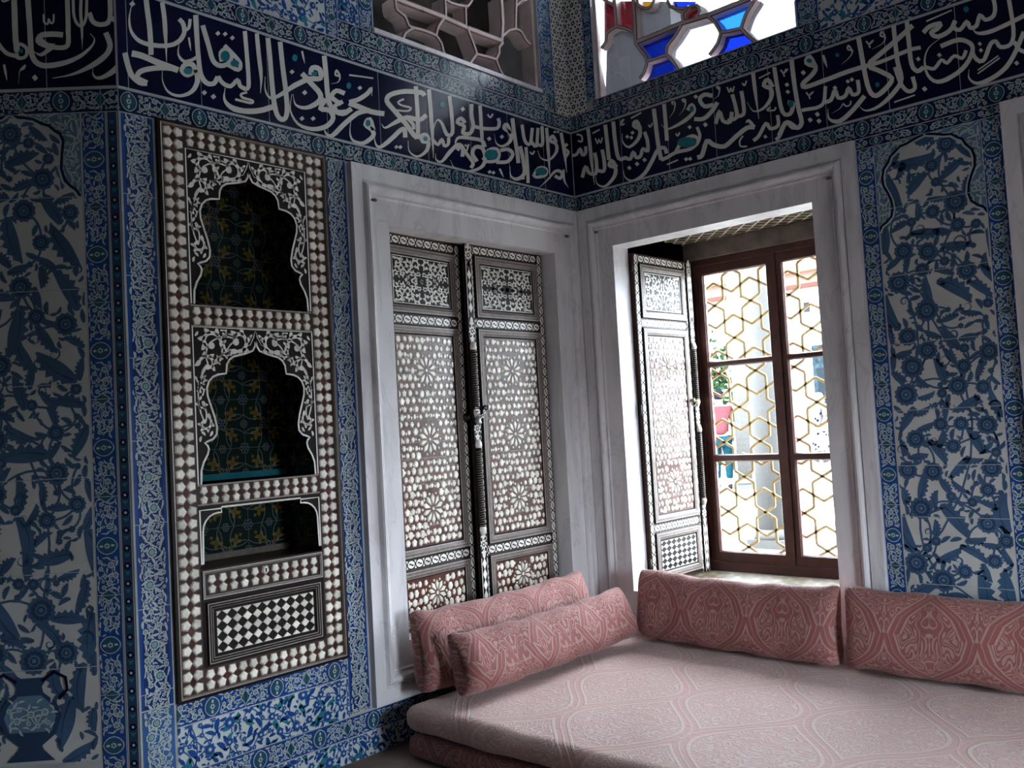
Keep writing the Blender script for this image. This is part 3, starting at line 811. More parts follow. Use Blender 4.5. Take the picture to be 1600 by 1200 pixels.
# ------------------------------------------------------------------ traced shapes, wall coordinates in millimetres
CALA='-2944 3514 -2921 3524 -2942 3487 -2919 3496 -2940 3459 -2917 3468 -2938 3431 -2915 3441 -2935 3403 -2912 3413 -2932 3375 -2909 3385 -2930 3349 -2907 3358 -2929 3324 -2906 3332 -2928 3300 -2905 3308 -2928 3279 -2905 3287 -2928 3262 -2905 3270 -2928 3248 -2905 3255 -2929 3234 -2906 3241;-2867 3485 -2847 3495 -2865 3462 -2844 3471 -2862 3438 -2841 3447 -2860 3413 -2839 3421 -2859 3384 -2838 3391 -2858 3353 -2838 3360 -2855 3322 -2840 3327 -2852 3290 -2842 3293 -2850 3257 -2845 3259 -2848 3224 -2846 3225;-2985 3467 -2983 3467 -2991 3449 -2988 3449 -2996 3431 -2994 3431 -3002 3413 -2998 3413 -3006 3395 -3001 3396 -3010 3378 -3003 3379 -3012 3360 -3003 3363 -3012 3343 -3002 3348 -3010 3326 -2999 3333 -3006 3311 -2994 3320 -2998 3297 -2985 3309 -2986 3285 -2975 3300 -2971 3276 -2961 3294 -2951 3272 -2944 3291 -2928 3271 -2923 3292 -2904 3274 -2901 3295 -2879 3279 -2877 3299 -2852 3286 -2852 3306 -2828 3296 -2831 3314 -2808 3306 -2814 3323 -2791 3319 -2801 3334 -2776 3333 -2790 3344 -2764 3349 -2781 3357 -2755 3366 -2774 3369 -2749 3383 -2769 3381 -2747 3400 -2769 3393 -2749 3416 -2770 3404 -2753 3428 -2773 3414 -2759 3437 -2777 3420 -2767 3442 -2783 3424 -2773 3447 -2789 3428;-2760 3383 -2765 3394 -2750 3389 -2756 3401 -2740 3397 -2748 3407 -2730 3409 -2743 3412 -2725 3425 -2740 3423 -2723 3440 -2738 3437 -2721 3455 -2736 3452;-3005 3207 -2999 3235 -2992 3208 -2987 3236 -2981 3209 -2973 3237 -2966 3209 -2956 3237 -2947 3207 -2935 3234 -2923 3203 -2912 3230 -2897 3198 -2885 3226 -2866 3195 -2855 3223 -2834 3191 -2823 3220 -2800 3188 -2789 3216;-2792 3217 -2797 3193 -2812 3215 -2817 3191 -2832 3213 -2836 3189 -2855 3209 -2856 3185 -2880 3201 -2880 3179 -2906 3193 -2905 3171 -2929 3184 -2927 3162 -2948 3175 -2943 3155 -2964 3166 -2956 3147 -2978 3155 -2964 3141 -2988 3141 -2968 3135 -2992 3125 -2970 3130 -2988 3110 -2970 3128 -2975 3103 -2963 3126 -2959 3100 -2949 3123 -2944 3097 -2934 3120;-3043 3210 -3020 3222 -3040 3195 -3017 3207 -3037 3180 -3014 3192 -3033 3164 -3011 3177 -3029 3149 -3007 3161 -3024 3132 -3002 3147 -3017 3117 -2996 3135 -3005 3106 -2988 3126 -2992 3097 -2977 3120 -2978 3091 -2967 3116 -2964 3090 -2959 3115 -2951 3093 -2949 3117 -2940 3095 -2938 3119;-2695 3222 -2718 3206 -2701 3234 -2724 3218 -2708 3247 -2730 3229 -2719 3257 -2734 3234 -2736 3258 -2740 3234 -2752 3253 -2749 3231 -2767 3245 -2755 3228 -2778 3232 -2760 3223 -2786 3217 -2764 3215 -2789 3201 -2765 3212 -2781 3189 -2762 3209 -2770 3182 -2755 3205 -2752 3180 -2751 3203 -2734 3190 -2743 3208 -2719 3202 -2728 3221 -2718 3204 -2707 3228 -2718 3201 -2694 3215 -2716 3188 -2691 3196 -2717 3173 -2693 3175 -2722 3158 -2701 3154 -2731 3140 -2713 3132 -2742 3125 -2730 3113 -2757 3112 -2750 3098 -2775 3101 -2772 3087 -2793 3094 -2794 3080 -2810 3091 -2814 3078 -2827 3092 -2833 3081 -2841 3097 -2848 3088 -2852 3106 -2859 3100 -2861 3120 -2866 3116 -2866 3134 -2871 3132 -2869 3149 -2872 3148 -2868 3166 -2871 3165 -2868 3183 -2870 3182;-2743 3364 -2734 3368 -2739 3334 -2730 3338 -2731 3306 -2730 3307;-2713 3476 -2690 3484 -2713 3443 -2689 3452 -2712 3411 -2689 3419 -2711 3377 -2688 3385 -2710 3340 -2687 3348 -2708 3301 -2685 3310 -2706 3268 -2683 3276 -2704 3242 -2681 3251 -2702 3220 -2679 3231 -2697 3202 -2675 3215 -2689 3186 -2668 3202 -2679 3174 -2661 3194 -2667 3167 -2653 3189 -2651 3165 -2645 3188 -2634 3169 -2636 3190 -2618 3177 -2630 3193 -2606 3192 -2626 3199 -2599 3207 -2620 3211 -2592 3220 -2613 3224;-2612 3216 -2593 3231 -2605 3207 -2586 3222 -2597 3197 -2580 3213 -2587 3189 -2572 3207 -2573 3183 -2562 3203 -2556 3180 -2550 3201 -2536 3184 -2542 3202 -2519 3200 -2533 3210 -2506 3217 -2521 3227 -2503 3222 -2503 3242 -2508 3221 -2487 3234 -2505 3209 -2484 3221 -2498 3197 -2481 3214 -2483 3191 -2472 3211 -2466 3188 -2460 3209 -2447 3195 -2457 3210 -2436 3211 -2457 3211 -2433 3228 -2456 3223 -2433 3250 -2455 3244 -2433 3281 -2455 3274 -2434 3318 -2457 3311 -2436 3358 -2458 3350 -2438 3398 -2460 3390 -2440 3441 -2462 3433 -2442 3483 -2464 3475;-2680 3436 -2657 3449 -2672 3408 -2649 3421 -2664 3380 -2640 3393 -2656 3354 -2633 3366 -2649 3328 -2626 3340 -2643 3303 -2620 3316 -2634 3283 -2613 3299 -2622 3271 -2604 3291 -2607 3265 -2596 3288 -2590 3265 -2587 3288 -2571 3271 -2574 3292 -2551 3282 -2560 3300 -2534 3296 -2551 3308 -2524 3313 -2547 3314 -2520 3329 -2545 3324 -2520 3344 -2545 3333 -2525 3357 -2548 3341 -2534 3369 -2554 3349 -2548 3375 -2557 3351 -2566 3370 -2559 3350 -2581 3357 -2566 3344 -2593 3341 -2570 3339 -2595 3324 -2571 3332 -2593 3309 -2569 3319 -2591 3294 -2567 3304;-2571 3370 -2556 3388 -2558 3361 -2543 3380 -2545 3353 -2529 3371 -2532 3343 -2516 3361 -2518 3332 -2501 3350 -2504 3321 -2486 3337 -2496 3310 -2475 3323 -2495 3300 -2473 3306 -2497 3292 -2478 3287 -2496 3291 -2495 3272 -2506 3292 -2516 3271 -2525 3297 -2537 3277 -2546 3302 -2557 3282;-2786 3327 -2784 3328 -2790 3309 -2787 3309 -2795 3290 -2789 3291 -2796 3273 -2788 3277 -2791 3259 -2781 3267 -2781 3247 -2771 3260 -2767 3242 -2762 3257 -2749 3247 -2751 3261 -2730 3257 -2735 3269 -2714 3268 -2721 3279 -2702 3278 -2712 3287 -2693 3289 -2704 3297 -2684 3299 -2695 3307;-2400 3482 -2378 3491 -2399 3449 -2376 3458 -2397 3416 -2374 3425 -2395 3383 -2372 3391 -2392 3347 -2369 3355 -2388 3310 -2366 3318 -2384 3277 -2367 3282 -2382 3249 -2371 3252 -2383 3223 -2377 3224 -2384 3196 -2382 3197;-2570 3178 -2567 3178 -2574 3159 -2570 3160 -2580 3140 -2571 3141 -2581 3121 -2569 3127 -2576 3106 -2561 3117 -2566 3093 -2550 3110 -2551 3083 -2537 3105 -2531 3076 -2519 3103 -2507 3075 -2499 3102 -2480 3077 -2476 3103 -2451 3081 -2450 3108 -2420 3089 -2421 3115 -2390 3099 -2394 3124 -2363 3110 -2369 3134 -2338 3123 -2345 3147 -2312 3136 -2320 3159;-2456 3190 -2454 3179 -2468 3184 -2466 3174 -2481 3178 -2477 3168 -2491 3171 -2482 3165 -2495 3160 -2482 3164 -2491 3152 -2481 3162 -2482 3147 -2476 3159 -2465 3146 -2461 3158 -2445 3146 -2441 3158 -2432 3145 -2425 3157 -2431 3144 -2418 3149 -2430 3146 -2424 3137 -2437 3143 -2439 3131 -2458 3142 -2461 3130 -2488 3142 -2491 3130 -2517 3142 -2521 3130;-2342 3477 -2316 3487 -2340 3436 -2313 3446 -2337 3396 -2310 3405 -2334 3352 -2308 3361 -2332 3300 -2306 3309 -2330 3245 -2303 3254 -2327 3197 -2300 3206 -2323 3159 -2296 3169 -2317 3127 -2290 3139 -2308 3104 -2284 3119 -2295 3088 -2275 3109 -2277 3082 -2267 3107 -2257 3086 -2265 3107 -2241 3100 -2262 3110 -2231 3119 -2257 3120 -2225 3142 -2253 3138 -2224 3170 -2251 3163 -2225 3203 -2252 3195 -2227 3239 -2254 3230 -2230 3279 -2257 3269 -2234 3322 -2262 3312 -2239 3364 -2266 3354 -2242 3405 -2269 3395 -2245 3446 -2272 3436 -2248 3487 -2275 3477;-2355 3285 -2352 3286 -2357 3263 -2354 3264 -2360 3241 -2355 3242 -2360 3221 -2353 3224 -2356 3204 -2347 3209 -2348 3190 -2338 3198 -2335 3181 -2329 3194 -2319 3181 -2319 3196 -2300 3189 -2306 3203 -2278 3202 -2287 3216 -2248 3223 -2260 3238 -2214 3250 -2227 3266 -2181 3274 -2195 3293 -2151 3294 -2163 3314 -2123 3312 -2133 3334 -2098 3326 -2103 3350 -2074 3333 -2073 3360 -2049 3338 -2049 3364 -2022 3352 -2042 3366 -2011 3377 -2042 3371 -2013 3399 -2044 3384 -2022 3415 -2047 3392 -2041 3422 -2054 3394 -2063 3420 -2066 3393 -2086 3409 -2070 3392 -2099 3390 -2070 3390 -2102 3373 -2072 3378 -2105 3358 -2075 3363;-2154 3344 -2131 3367 -2137 3332 -2114 3356 -2121 3320 -2097 3344 -2104 3308 -2080 3331 -2083 3294 -2060 3317 -2063 3279 -2038 3302 -2052 3267 -2022 3284 -2051 3258 -2019 3263 -2054 3249 -2028 3242 -2064 3238 -2044 3223 -2082 3223 -2068 3204 -2106 3206 -2098 3187 -2129 3194 -2127 3176 -2149 3189 -2153 3172 -2169 3188 -2176 3175 -2184 3191 -2192 3183 -2192 3202 -2199 3199 -2196 3219 -2199 3218 -2198 3237 -2201 3236;-2208 3235 -2205 3235 -2215 3206 -2212 3206 -2222 3177 -2217 3178 -2224 3151 -2216 3153 -2217 3126 -2207 3132 -2203 3104 -2192 3113 -2184 3087 -2174 3099 -2159 3077 -2150 3093 -2128 3073 -2122 3092 -2097 3074 -2094 3095 -2065 3080 -2067 3102 -2034 3091 -2040 3113 -2005 3106 -2018 3125 -1981 3125 -2000 3139 -1961 3147 -1986 3155 -1950 3169 -1979 3167 -1951 3190 -1980 3176 -1962 3206 -1987 3186 -1979 3217 -1995 3192 -2004 3217 -2008 3191 -2026 3212 -2032 3186 -2027 3208 -2055 3193 -2023 3213 -2048 3218 -2008 3233 -2031 3241 -1992 3254 -2016 3263;-2017 3478 -1987 3488 -2015 3443 -1985 3453 -2013 3407 -1983 3418 -2011 3372 -1981 3381 -2010 3332 -1980 3341 -2008 3291 -1978 3301 -2004 3256 -1974 3268 -1997 3233 -1968 3247 -1987 3216 -1961 3235 -1973 3203 -1951 3226 -1953 3194 -1936 3219 -1928 3190 -1918 3217 -1902 3193 -1903 3218 -1876 3205 -1889 3225 -1855 3222 -1872 3239 -1835 3237 -1852 3254;-1877 3329 -1890 3304 -1896 3331 -1908 3306 -1916 3333 -1925 3308 -1939 3329 -1934 3307 -1960 3314 -1942 3301 -1975 3295 -1951 3290 -1982 3274 -1954 3285 -1970 3260 -1949 3282 -1952 3253 -1935 3276 -1938 3248 -1921 3271 -1929 3245 -1914 3269 -1921 3244 -1909 3269 -1915 3244 -1903 3268;-1904 3279 -1893 3262 -1924 3266 -1913 3250 -1945 3253 -1932 3238 -1962 3236 -1939 3231 -1965 3217 -1939 3229 -1955 3204 -1935 3223 -1937 3197 -1928 3220 -1912 3201 -1912 3223 -1885 3210 -1887 3231 -1859 3218 -1861 3240;-2142 3468 -2130 3473 -2135 3437 -2124 3443 -2123 3409 -2122 3410;-1903 3407 -1915 3399 -1910 3417 -1921 3409 -1917 3427 -1928 3419 -1927 3433 -1929 3422 -1939 3422 -1928 3420 -1943 3408 -1931 3410 -1943 3396 -1932 3404 -1931 3393 -1927 3404 -1919 3395 -1915 3406 -1914 3395 -1904 3402 -1914 3389 -1905 3390 -1918 3377 -1912 3376 -1925 3367 -1922 3364 -1937 3359 -1936 3357 -1953 3353 -1953 3351 -1969 3346 -1969 3345;-1850 3418 -1848 3427 -1771 3430 -1769 3439 -1690 3441 -1688 3450;-1854 3266 -1860 3287 -1833 3275 -1839 3297 -1811 3285 -1818 3306 -1788 3297 -1799 3316 -1764 3313 -1779 3330 -1742 3330 -1759 3345 -1722 3347 -1743 3359 -1708 3366 -1731 3372 -1700 3381 -1719 3387 -1709 3383 -1698 3397 -1708 3380 -1696 3383 -1707 3363 -1701 3364 -1708 3346 -1704 3347;-1866 3257 -1853 3286 -1846 3256 -1833 3284 -1825 3254 -1812 3283 -1803 3252 -1789 3281 -1777 3249 -1762 3278 -1748 3246 -1733 3274 -1717 3244 -1706 3273 -1686 3246 -1679 3275 -1656 3249 -1650 3278 -1627 3253 -1621 3282;-2026 3113 -2023 3115 -2024 3100 -2020 3102 -2024 3086 -2015 3091 -2019 3075 -2008 3084 -2009 3066 -1999 3080 -1993 3061 -1989 3080 -1969 3068 -1980 3085 -1943 3088 -1963 3102 -1917 3115 -1938 3128 -1890 3142 -1910 3156 -1861 3169 -1881 3183 -1830 3196 -1848 3212 -1802 3218 -1815 3238 -1776 3232 -1783 3255 -1748 3242 -1753 3266 -1720 3252 -1724 3277;-1690 3167 -1719 3154 -1697 3189 -1726 3176 -1704 3212 -1733 3197 -1718 3228 -1735 3204 -1748 3217 -1729 3203 -1765 3196 -1738 3191 -1772 3174 -1742 3185 -1757 3161 -1738 3184 -1740 3156 -1722 3180 -1729 3151 -1705 3173 -1723 3145 -1695 3161 -1720 3138 -1689 3146 -1721 3133 -1696 3126 -1735 3118 -1716 3105 -1757 3100 -1744 3083 -1778 3086 -1773 3068 -1798 3081 -1802 3063 -1821 3080 -1828 3064 -1838 3083 -1849 3070 -1848 3089 -1860 3082 -1854 3101 -1865 3097 -1858 3116 -1866 3114 -1858 3134 -1863 3133 -1855 3155 -1859 3154 -1851 3176 -1855 3176;-1306 3449 -1338 3427 -1311 3454 -1343 3432 -1320 3462 -1343 3435 -1342 3465 -1353 3435 -1378 3460 -1384 3432 -1423 3452 -1426 3424 -1467 3442 -1466 3415 -1507 3428 -1503 3403 -1547 3412 -1539 3388 -1579 3395 -1565 3375 -1602 3378 -1579 3364 -1616 3357 -1585 3356 -1619 3336 -1586 3350 -1608 3319 -1579 3341 -1589 3305 -1562 3329 -1568 3291 -1541 3314 -1544 3273 -1517 3297 -1517 3255 -1490 3278 -1493 3237 -1464 3259 -1472 3218 -1443 3240 -1454 3200 -1424 3222 -1438 3185 -1409 3208 -1425 3177 -1399 3202 -1415 3173 -1392 3199 -1407 3169 -1384 3196;-1649 3206 -1646 3208 -1643 3198 -1639 3201 -1638 3188 -1632 3195 -1623 3185 -1623 3196 -1598 3196 -1606 3207 -1570 3213 -1581 3226 -1541 3229 -1554 3246 -1514 3244 -1527 3264 -1488 3260 -1498 3281 -1464 3270 -1465 3295 -1437 3273 -1428 3300 -1403 3273 -1395 3300 -1370 3277 -1371 3302 -1341 3291 -1358 3309 -1322 3307 -1344 3321 -1306 3322 -1328 3336;-1402 3472 -1370 3482 -1401 3437 -1369 3446 -1400 3402 -1369 3410 -1399 3364 -1368 3373 -1399 3321 -1368 3329 -1400 3276 -1369 3283 -1401 3237 -1370 3244 -1403 3212 -1371 3218 -1405 3193 -1374 3198 -1407 3173 -1376 3179;-1469 3270 -1449 3288 -1454 3261 -1435 3279 -1441 3252 -1420 3269 -1432 3244 -1408 3259 -1430 3238 -1404 3247 -1431 3231 -1405 3236 -1432 3222 -1406 3227;-1704 3139 -1701 3140 -1703 3120 -1699 3122 -1703 3101 -1695 3104 -1700 3086 -1689 3092 -1694 3075 -1682 3085 -1681 3067 -1674 3083 -1660 3070 -1666 3086 -1634 3084 -1648 3099 -1605 3105 -1623 3120 -1578 3128 -1598 3142 -1551 3151 -1572 3165 -1526 3175 -1547 3189 -1506 3192 -1525 3208 -1496 3200 -1508 3219 -1497 3200 -1489 3226 -1501 3202 -1472 3219 -1500 3195 -1467 3205 -1500 3179 -1467 3187 -1500 3162 -1467 3170;-1481 3387 -1476 3378 -1499 3377 -1494 3368 -1517 3366 -1510 3358 -1529 3355 -1517 3354 -1526 3344 -1515 3353 -1514 3339 -1506 3350 -1498 3337 -1492 3348 -1475 3337 -1471 3349 -1450 3339 -1445 3351 -1436 3339 -1426 3349 -1437 3338 -1425 3337 -1444 3332 -1437 3324 -1457 3325 -1455 3315 -1479 3320 -1480 3309 -1507 3316 -1510 3305 -1536 3312 -1538 3301;-1292 3191 -1323 3177 -1297 3202 -1328 3188 -1303 3214 -1332 3197 -1316 3224 -1334 3201 -1336 3224 -1339 3200 -1357 3217 -1347 3197 -1375 3203 -1348 3197 -1380 3186 -1348 3194 -1376 3171 -1346 3185 -1364 3158 -1344 3181 -1342 3159 -1339 3183 -1326 3163 -1320 3188 -1327 3166 -1297 3182 -1328 3158 -1296 3162 -1332 3140 -1305 3138 -1342 3124 -1321 3116 -1359 3107 -1345 3096 -1382 3090 -1374 3078 -1402 3081 -1403 3068 -1421 3081 -1428 3070 -1441 3087 -1449 3079 -1456 3097 -1463 3093 -1462 3112 -1468 3111 -1462 3132 -1466 3132 -1462 3153 -1466 3152;-1303 3478 -1271 3488 -1302 3443 -1269 3453 -1300 3408 -1268 3418 -1298 3369 -1266 3378 -1297 3319 -1265 3328 -1295 3265 -1263 3273 -1290 3214 -1267 3220 -1287 3170 -1271 3174 -1283 3129 -1275 3131 -1282 3088 -1278 3089;-1143 3479 -1112 3489 -1139 3442 -1108 3452 -1135 3405 -1104 3414 -1133 3368 -1102 3378 -1131 3330 -1100 3339 -1130 3294 -1099 3301 -1133 3268 -1103 3269 -1140 3260 -1122 3246 -1146 3258 -1150 3234 -1153 3258 -1176 3238 -1163 3271 -1191 3257 -1176 3295 -1201 3283 -1190 3314 -1210 3301 -1207 3324 -1220 3311 -1226 3327 -1228 3315 -1245 3314 -1237 3311 -1259 3288 -1252 3288 -1272 3252 -1268 3252 -1286 3216 -1283 3216;-1290 3191 -1270 3207 -1276 3180 -1256 3196 -1261 3169 -1243 3187 -1237 3166 -1240 3183 -1216 3182 -1236 3189 -1204 3201 -1225 3207 -1207 3204 -1202 3223 -1211 3200 -1186 3211 -1207 3184 -1182 3194 -1198 3169 -1179 3186 -1176 3170 -1180 3188 -1158 3180 -1172 3192 -1144 3194 -1167 3197 -1139 3209 -1165 3205 -1138 3223 -1164 3218 -1137 3237 -1163 3231;-1263 3119 -1259 3120 -1263 3106 -1259 3106 -1265 3092 -1258 3094 -1262 3080 -1252 3086 -1251 3072 -1242 3083 -1233 3069 -1230 3083 -1209 3076 -1219 3088 -1184 3096 -1203 3104 -1158 3121 -1181 3131 -1135 3145 -1157 3156 -1112 3167 -1133 3178 -1089 3186 -1108 3200 -1074 3196 -1082 3216 -1067 3197 -1055 3221 -1060 3194 -1036 3214 -1055 3188 -1024 3201 -1055 3177 -1023 3183 -1058 3159 -1027 3162 -1062 3139 -1031 3143;-995 3359 -1022 3340 -1005 3368 -1033 3349 -1017 3378 -1041 3357 -1038 3383 -1042 3359 -1063 3371 -1046 3356 -1082 3354 -1057 3347 -1089 3332 -1060 3348 -1067 3324 -1052 3347 -1042 3322 -1026 3345 -1031 3320 -1002 3337 -1035 3315 -1004 3315 -1045 3298 -1015 3297 -1047 3278 -1019 3295 -1023 3272 -1012 3296 -994 3275 -993 3298 -966 3286 -980 3303 -946 3304 -972 3310 -933 3325 -964 3325 -926 3347 -959 3341 -926 3370 -959 3360 -931 3393 -964 3382 -934 3415 -967 3405 -934 3436 -966 3429 -931 3459 -964 3452 -929 3482 -962 3475;-888 3482 -858 3490 -888 3438 -857 3446 -888 3394 -857 3402 -887 3355 -857 3363 -887 3322 -856 3330 -886 3294 -856 3302 -882 3269 -859 3274 -878 3245 -863 3249 -874 3224 -867 3226 -872 3203 -868 3204;-946 3333 -938 3355 -913 3334 -904 3357 -878 3336 -871 3359 -842 3340 -837 3362 -802 3347 -800 3369 -761 3356 -763 3377 -726 3368 -738 3385 -704 3388 -731 3392 -696 3407 -728 3403 -694 3422 -726 3415 -696 3434 -727 3421 -701 3442 -731 3427 -705 3449 -735 3433;-593 3377 -627 3361 -604 3397 -638 3381 -615 3417 -649 3400 -631 3432 -654 3408 -664 3424 -645 3408 -682 3405 -650 3402 -686 3384 -653 3400 -667 3374 -645 3398 -645 3369 -622 3393 -633 3363 -601 3382 -628 3352 -592 3364 -627 3337 -591 3343 -631 3325 -602 3320 -646 3309 -627 3298 -670 3291 -659 3278 -692 3280 -689 3265 -709 3276 -715 3263 -727 3278 -737 3268 -742 3284 -752 3278 -751 3297 -758 3294 -755 3315 -759 3314 -758 3334 -762 3333;-1085 3182 -1088 3180 -1089 3194 -1093 3192 -1092 3206 -1101 3203 -1090 3217 -1103 3216 -1084 3228 -1099 3230 -1074 3237 -1088 3246 -1062 3243 -1067 3260 -1038 3248 -1036 3269 -1005 3252 -1000 3274 -971 3255 -965 3277 -937 3259 -931 3281 -904 3261 -895 3284 -882 3260 -864 3282 -873 3254 -846 3271 -869 3243 -839 3256 -863 3230 -834 3243;-1149 3103 -1145 3104 -1140 3088 -1137 3089 -1133 3072 -1128 3075 -1117 3059 -1112 3066 -1088 3053 -1083 3062 -1050 3051 -1046 3062 -1011 3054 -1010 3066 -970 3063 -973 3077 -929 3077 -936 3092 -893 3094 -907 3107 -866 3113 -889 3123 -848 3136 -878 3139 -838 3159 -871 3155 -837 3186 -870 3177 -843 3212 -875 3199 -856 3233 -884 3213 -881 3241 -896 3216 -911 3239 -913 3215 -938 3230 -925 3211 -959 3213 -934 3204 -973 3193 -942 3192 -978 3171 -945 3181 -969 3154 -940 3170 -953 3139 -926 3158 -939 3126 -911 3144;-848 3169 -873 3173 -836 3187 -861 3191 -826 3204 -849 3210 -814 3216 -830 3228 -795 3226 -802 3243 -771 3233 -772 3253 -756 3236 -744 3256 -749 3232 -724 3249 -743 3223 -715 3235 -741 3213 -712 3219 -744 3201 -717 3201 -752 3187 -728 3181 -762 3178 -749 3163 -784 3170 -781 3151 -814 3163 -816 3143 -837 3160 -846 3140 -846 3162 -866 3144 -854 3169 -877 3153 -863 3176 -886 3160;-713 3232 -716 3253 -687 3240 -691 3261 -663 3248 -663 3270 -646 3250 -635 3274 -632 3248 -611 3270 -621 3242 -592 3260 -618 3237 -585 3242 -624 3225 -596 3220 -641 3207 -618 3196 -660 3193 -648 3175 -686 3185 -684 3163 -720 3178 -722 3156 -756 3172 -757 3150;-1076 3167 -1098 3176 -1066 3177 -1087 3187 -1058 3186 -1072 3200 -1059 3186 -1046 3208 -1049 3180 -1025 3198 -1032 3165 -1007 3182 -1015 3150 -991 3167 -998 3137 -973 3154 -982 3124 -956 3140 -974 3114 -945 3124 -976 3109 -948 3106 -983 3101 -960 3092 -993 3090 -970 3082;-605 3465 -569 3476 -601 3424 -565 3435 -597 3383 -561 3394 -593 3346 -556 3356 -587 3313 -551 3324 -582 3284 -546 3295 -578 3257 -541 3268 -575 3233 -539 3243 -573 3211 -537 3220 -572 3188 -535 3197;-637 3157 -632 3158 -638 3135 -633 3136 -642 3113 -632 3115 -639 3094 -625 3102 -624 3082 -611 3095 -601 3075 -592 3094 -573 3077 -576 3098 -541 3088 -556 3107 -509 3108 -534 3121 -485 3135 -520 3136 -479 3165 -516 3158 -482 3197 -519 3187 -488 3227 -524 3216 -494 3256 -530 3243 -503 3283 -539 3270 -511 3311 -547 3298;-514 3444 -483 3453 -509 3408 -478 3417 -504 3371 -473 3381 -495 3343 -465 3356 -476 3326 -453 3345 -448 3320 -443 3341 -415 3337 -442 3342 -402 3368 -433 3365 -393 3410 -424 3406 -383 3451 -415 3447;-431 3348 -405 3366 -414 3335 -388 3353 -394 3321 -374 3342 -356 3333 -384 3337 -344 3368 -375 3364 -336 3416 -367 3411 -327 3464 -359 3458;-369 3342 -353 3364 -349 3339 -334 3361 -322 3337 -322 3358 -293 3358 -323 3358 -286 3393 -319 3386 -286 3439 -319 3431 -286 3484 -318 3476;-398 3143 -421 3149 -382 3162 -405 3167 -367 3179 -388 3187 -353 3189 -364 3204 -334 3195 -333 3214 -310 3197 -301 3217 -298 3195 -276 3213 -293 3189 -264 3198 -293 3176 -265 3177 -299 3167 -281 3156 -322 3157 -315 3140 -358 3147 -356 3128 -386 3141 -390 3122 -394 3142 -412 3124 -398 3146 -422 3131 -406 3152 -430 3137;-457 3082 -488 3076 -455 3113 -486 3107 -454 3145 -485 3139 -453 3180 -484 3174 -454 3222 -485 3215 -455 3268 -486 3261 -457 3314 -488 3306;-148 3410 -179 3395 -159 3425 -190 3409 -172 3440 -201 3423 -194 3450 -202 3427 -224 3434 -200 3425 -241 3414 -210 3413 -244 3393 -213 3407 -221 3385 -206 3408 -197 3385 -180 3407 -183 3381 -155 3400 -178 3371 -145 3382 -178 3355 -144 3360 -184 3338 -155 3336 -201 3316 -179 3310 -227 3292 -211 3283 -252 3274 -245 3263 -276 3267 -278 3255 -303 3265 -309 3255 -325 3268 -333 3261 -340 3278 -346 3275 -349 3295 -353 3293 -358 3312 -361 3310;-272 3475 -239 3484 -271 3423 -238 3432 -270 3371 -237 3379 -269 3317 -236 3325 -264 3260 -239 3266 -257 3201 -245 3204 -252 3141 -248 3142;-54 3421 -36 3409 -73 3408 -55 3396 -93 3394 -71 3385 -106 3374 -75 3384 -88 3363 -68 3383 -65 3359 -45 3378 -57 3356 -26 3367 -61 3350 -34 3347 -76 3336 -52 3329 -92 3320 -67 3313;-125 3473 -91 3484 -117 3432 -83 3442 -109 3391 -75 3401 -102 3348 -67 3358 -92 3305 -67 3311 -82 3260 -69 3263 -74 3215 -70 3216;-369 3064 -371 3065 -341 3083 -344 3085 -312 3102 -318 3106 -281 3123 -291 3128 -246 3151 -260 3156 -211 3180 -228 3188 -183 3198 -196 3213 -164 3202 -160 3224 -147 3201 -129 3223 -139 3198 -108 3214 -139 3192 -105 3195 -146 3179 -116 3175 -150 3174 -138 3156 -153 3175 -167 3153 -171 3179 -189 3157 -192 3182 -209 3161;-114 3229 -94 3233 -115 3203 -95 3207 -116 3176 -96 3181 -113 3153 -93 3159 -99 3136 -85 3143 -80 3125 -73 3129 -62 3114 -60 3115;-817 3442 -805 3450 -810 3435 -798 3443 -802 3428 -791 3437 -788 3426 -789 3436 -775 3435 -786 3439 -766 3447 -778 3449 -758 3458 -770 3460;-1027 3212 -1018 3222 -1020 3210 -1011 3219 -1012 3207 -1005 3217 -1000 3207 -1003 3216 -990 3216 -1000 3219 -984 3224 -995 3227 -994 3226 -981 3227 -998 3216 -986 3216 -1007 3199 -994 3198 -1015 3182 -1003 3181;-739 3122 -723 3129 -723 3097 -707 3105 -700 3076 -698 3077;-443 3282 -430 3290 -435 3276 -423 3285 -427 3271 -416 3281 -413 3270 -415 3280 -401 3278 -413 3282 -393 3289 -406 3291 -385 3299 -399 3301'
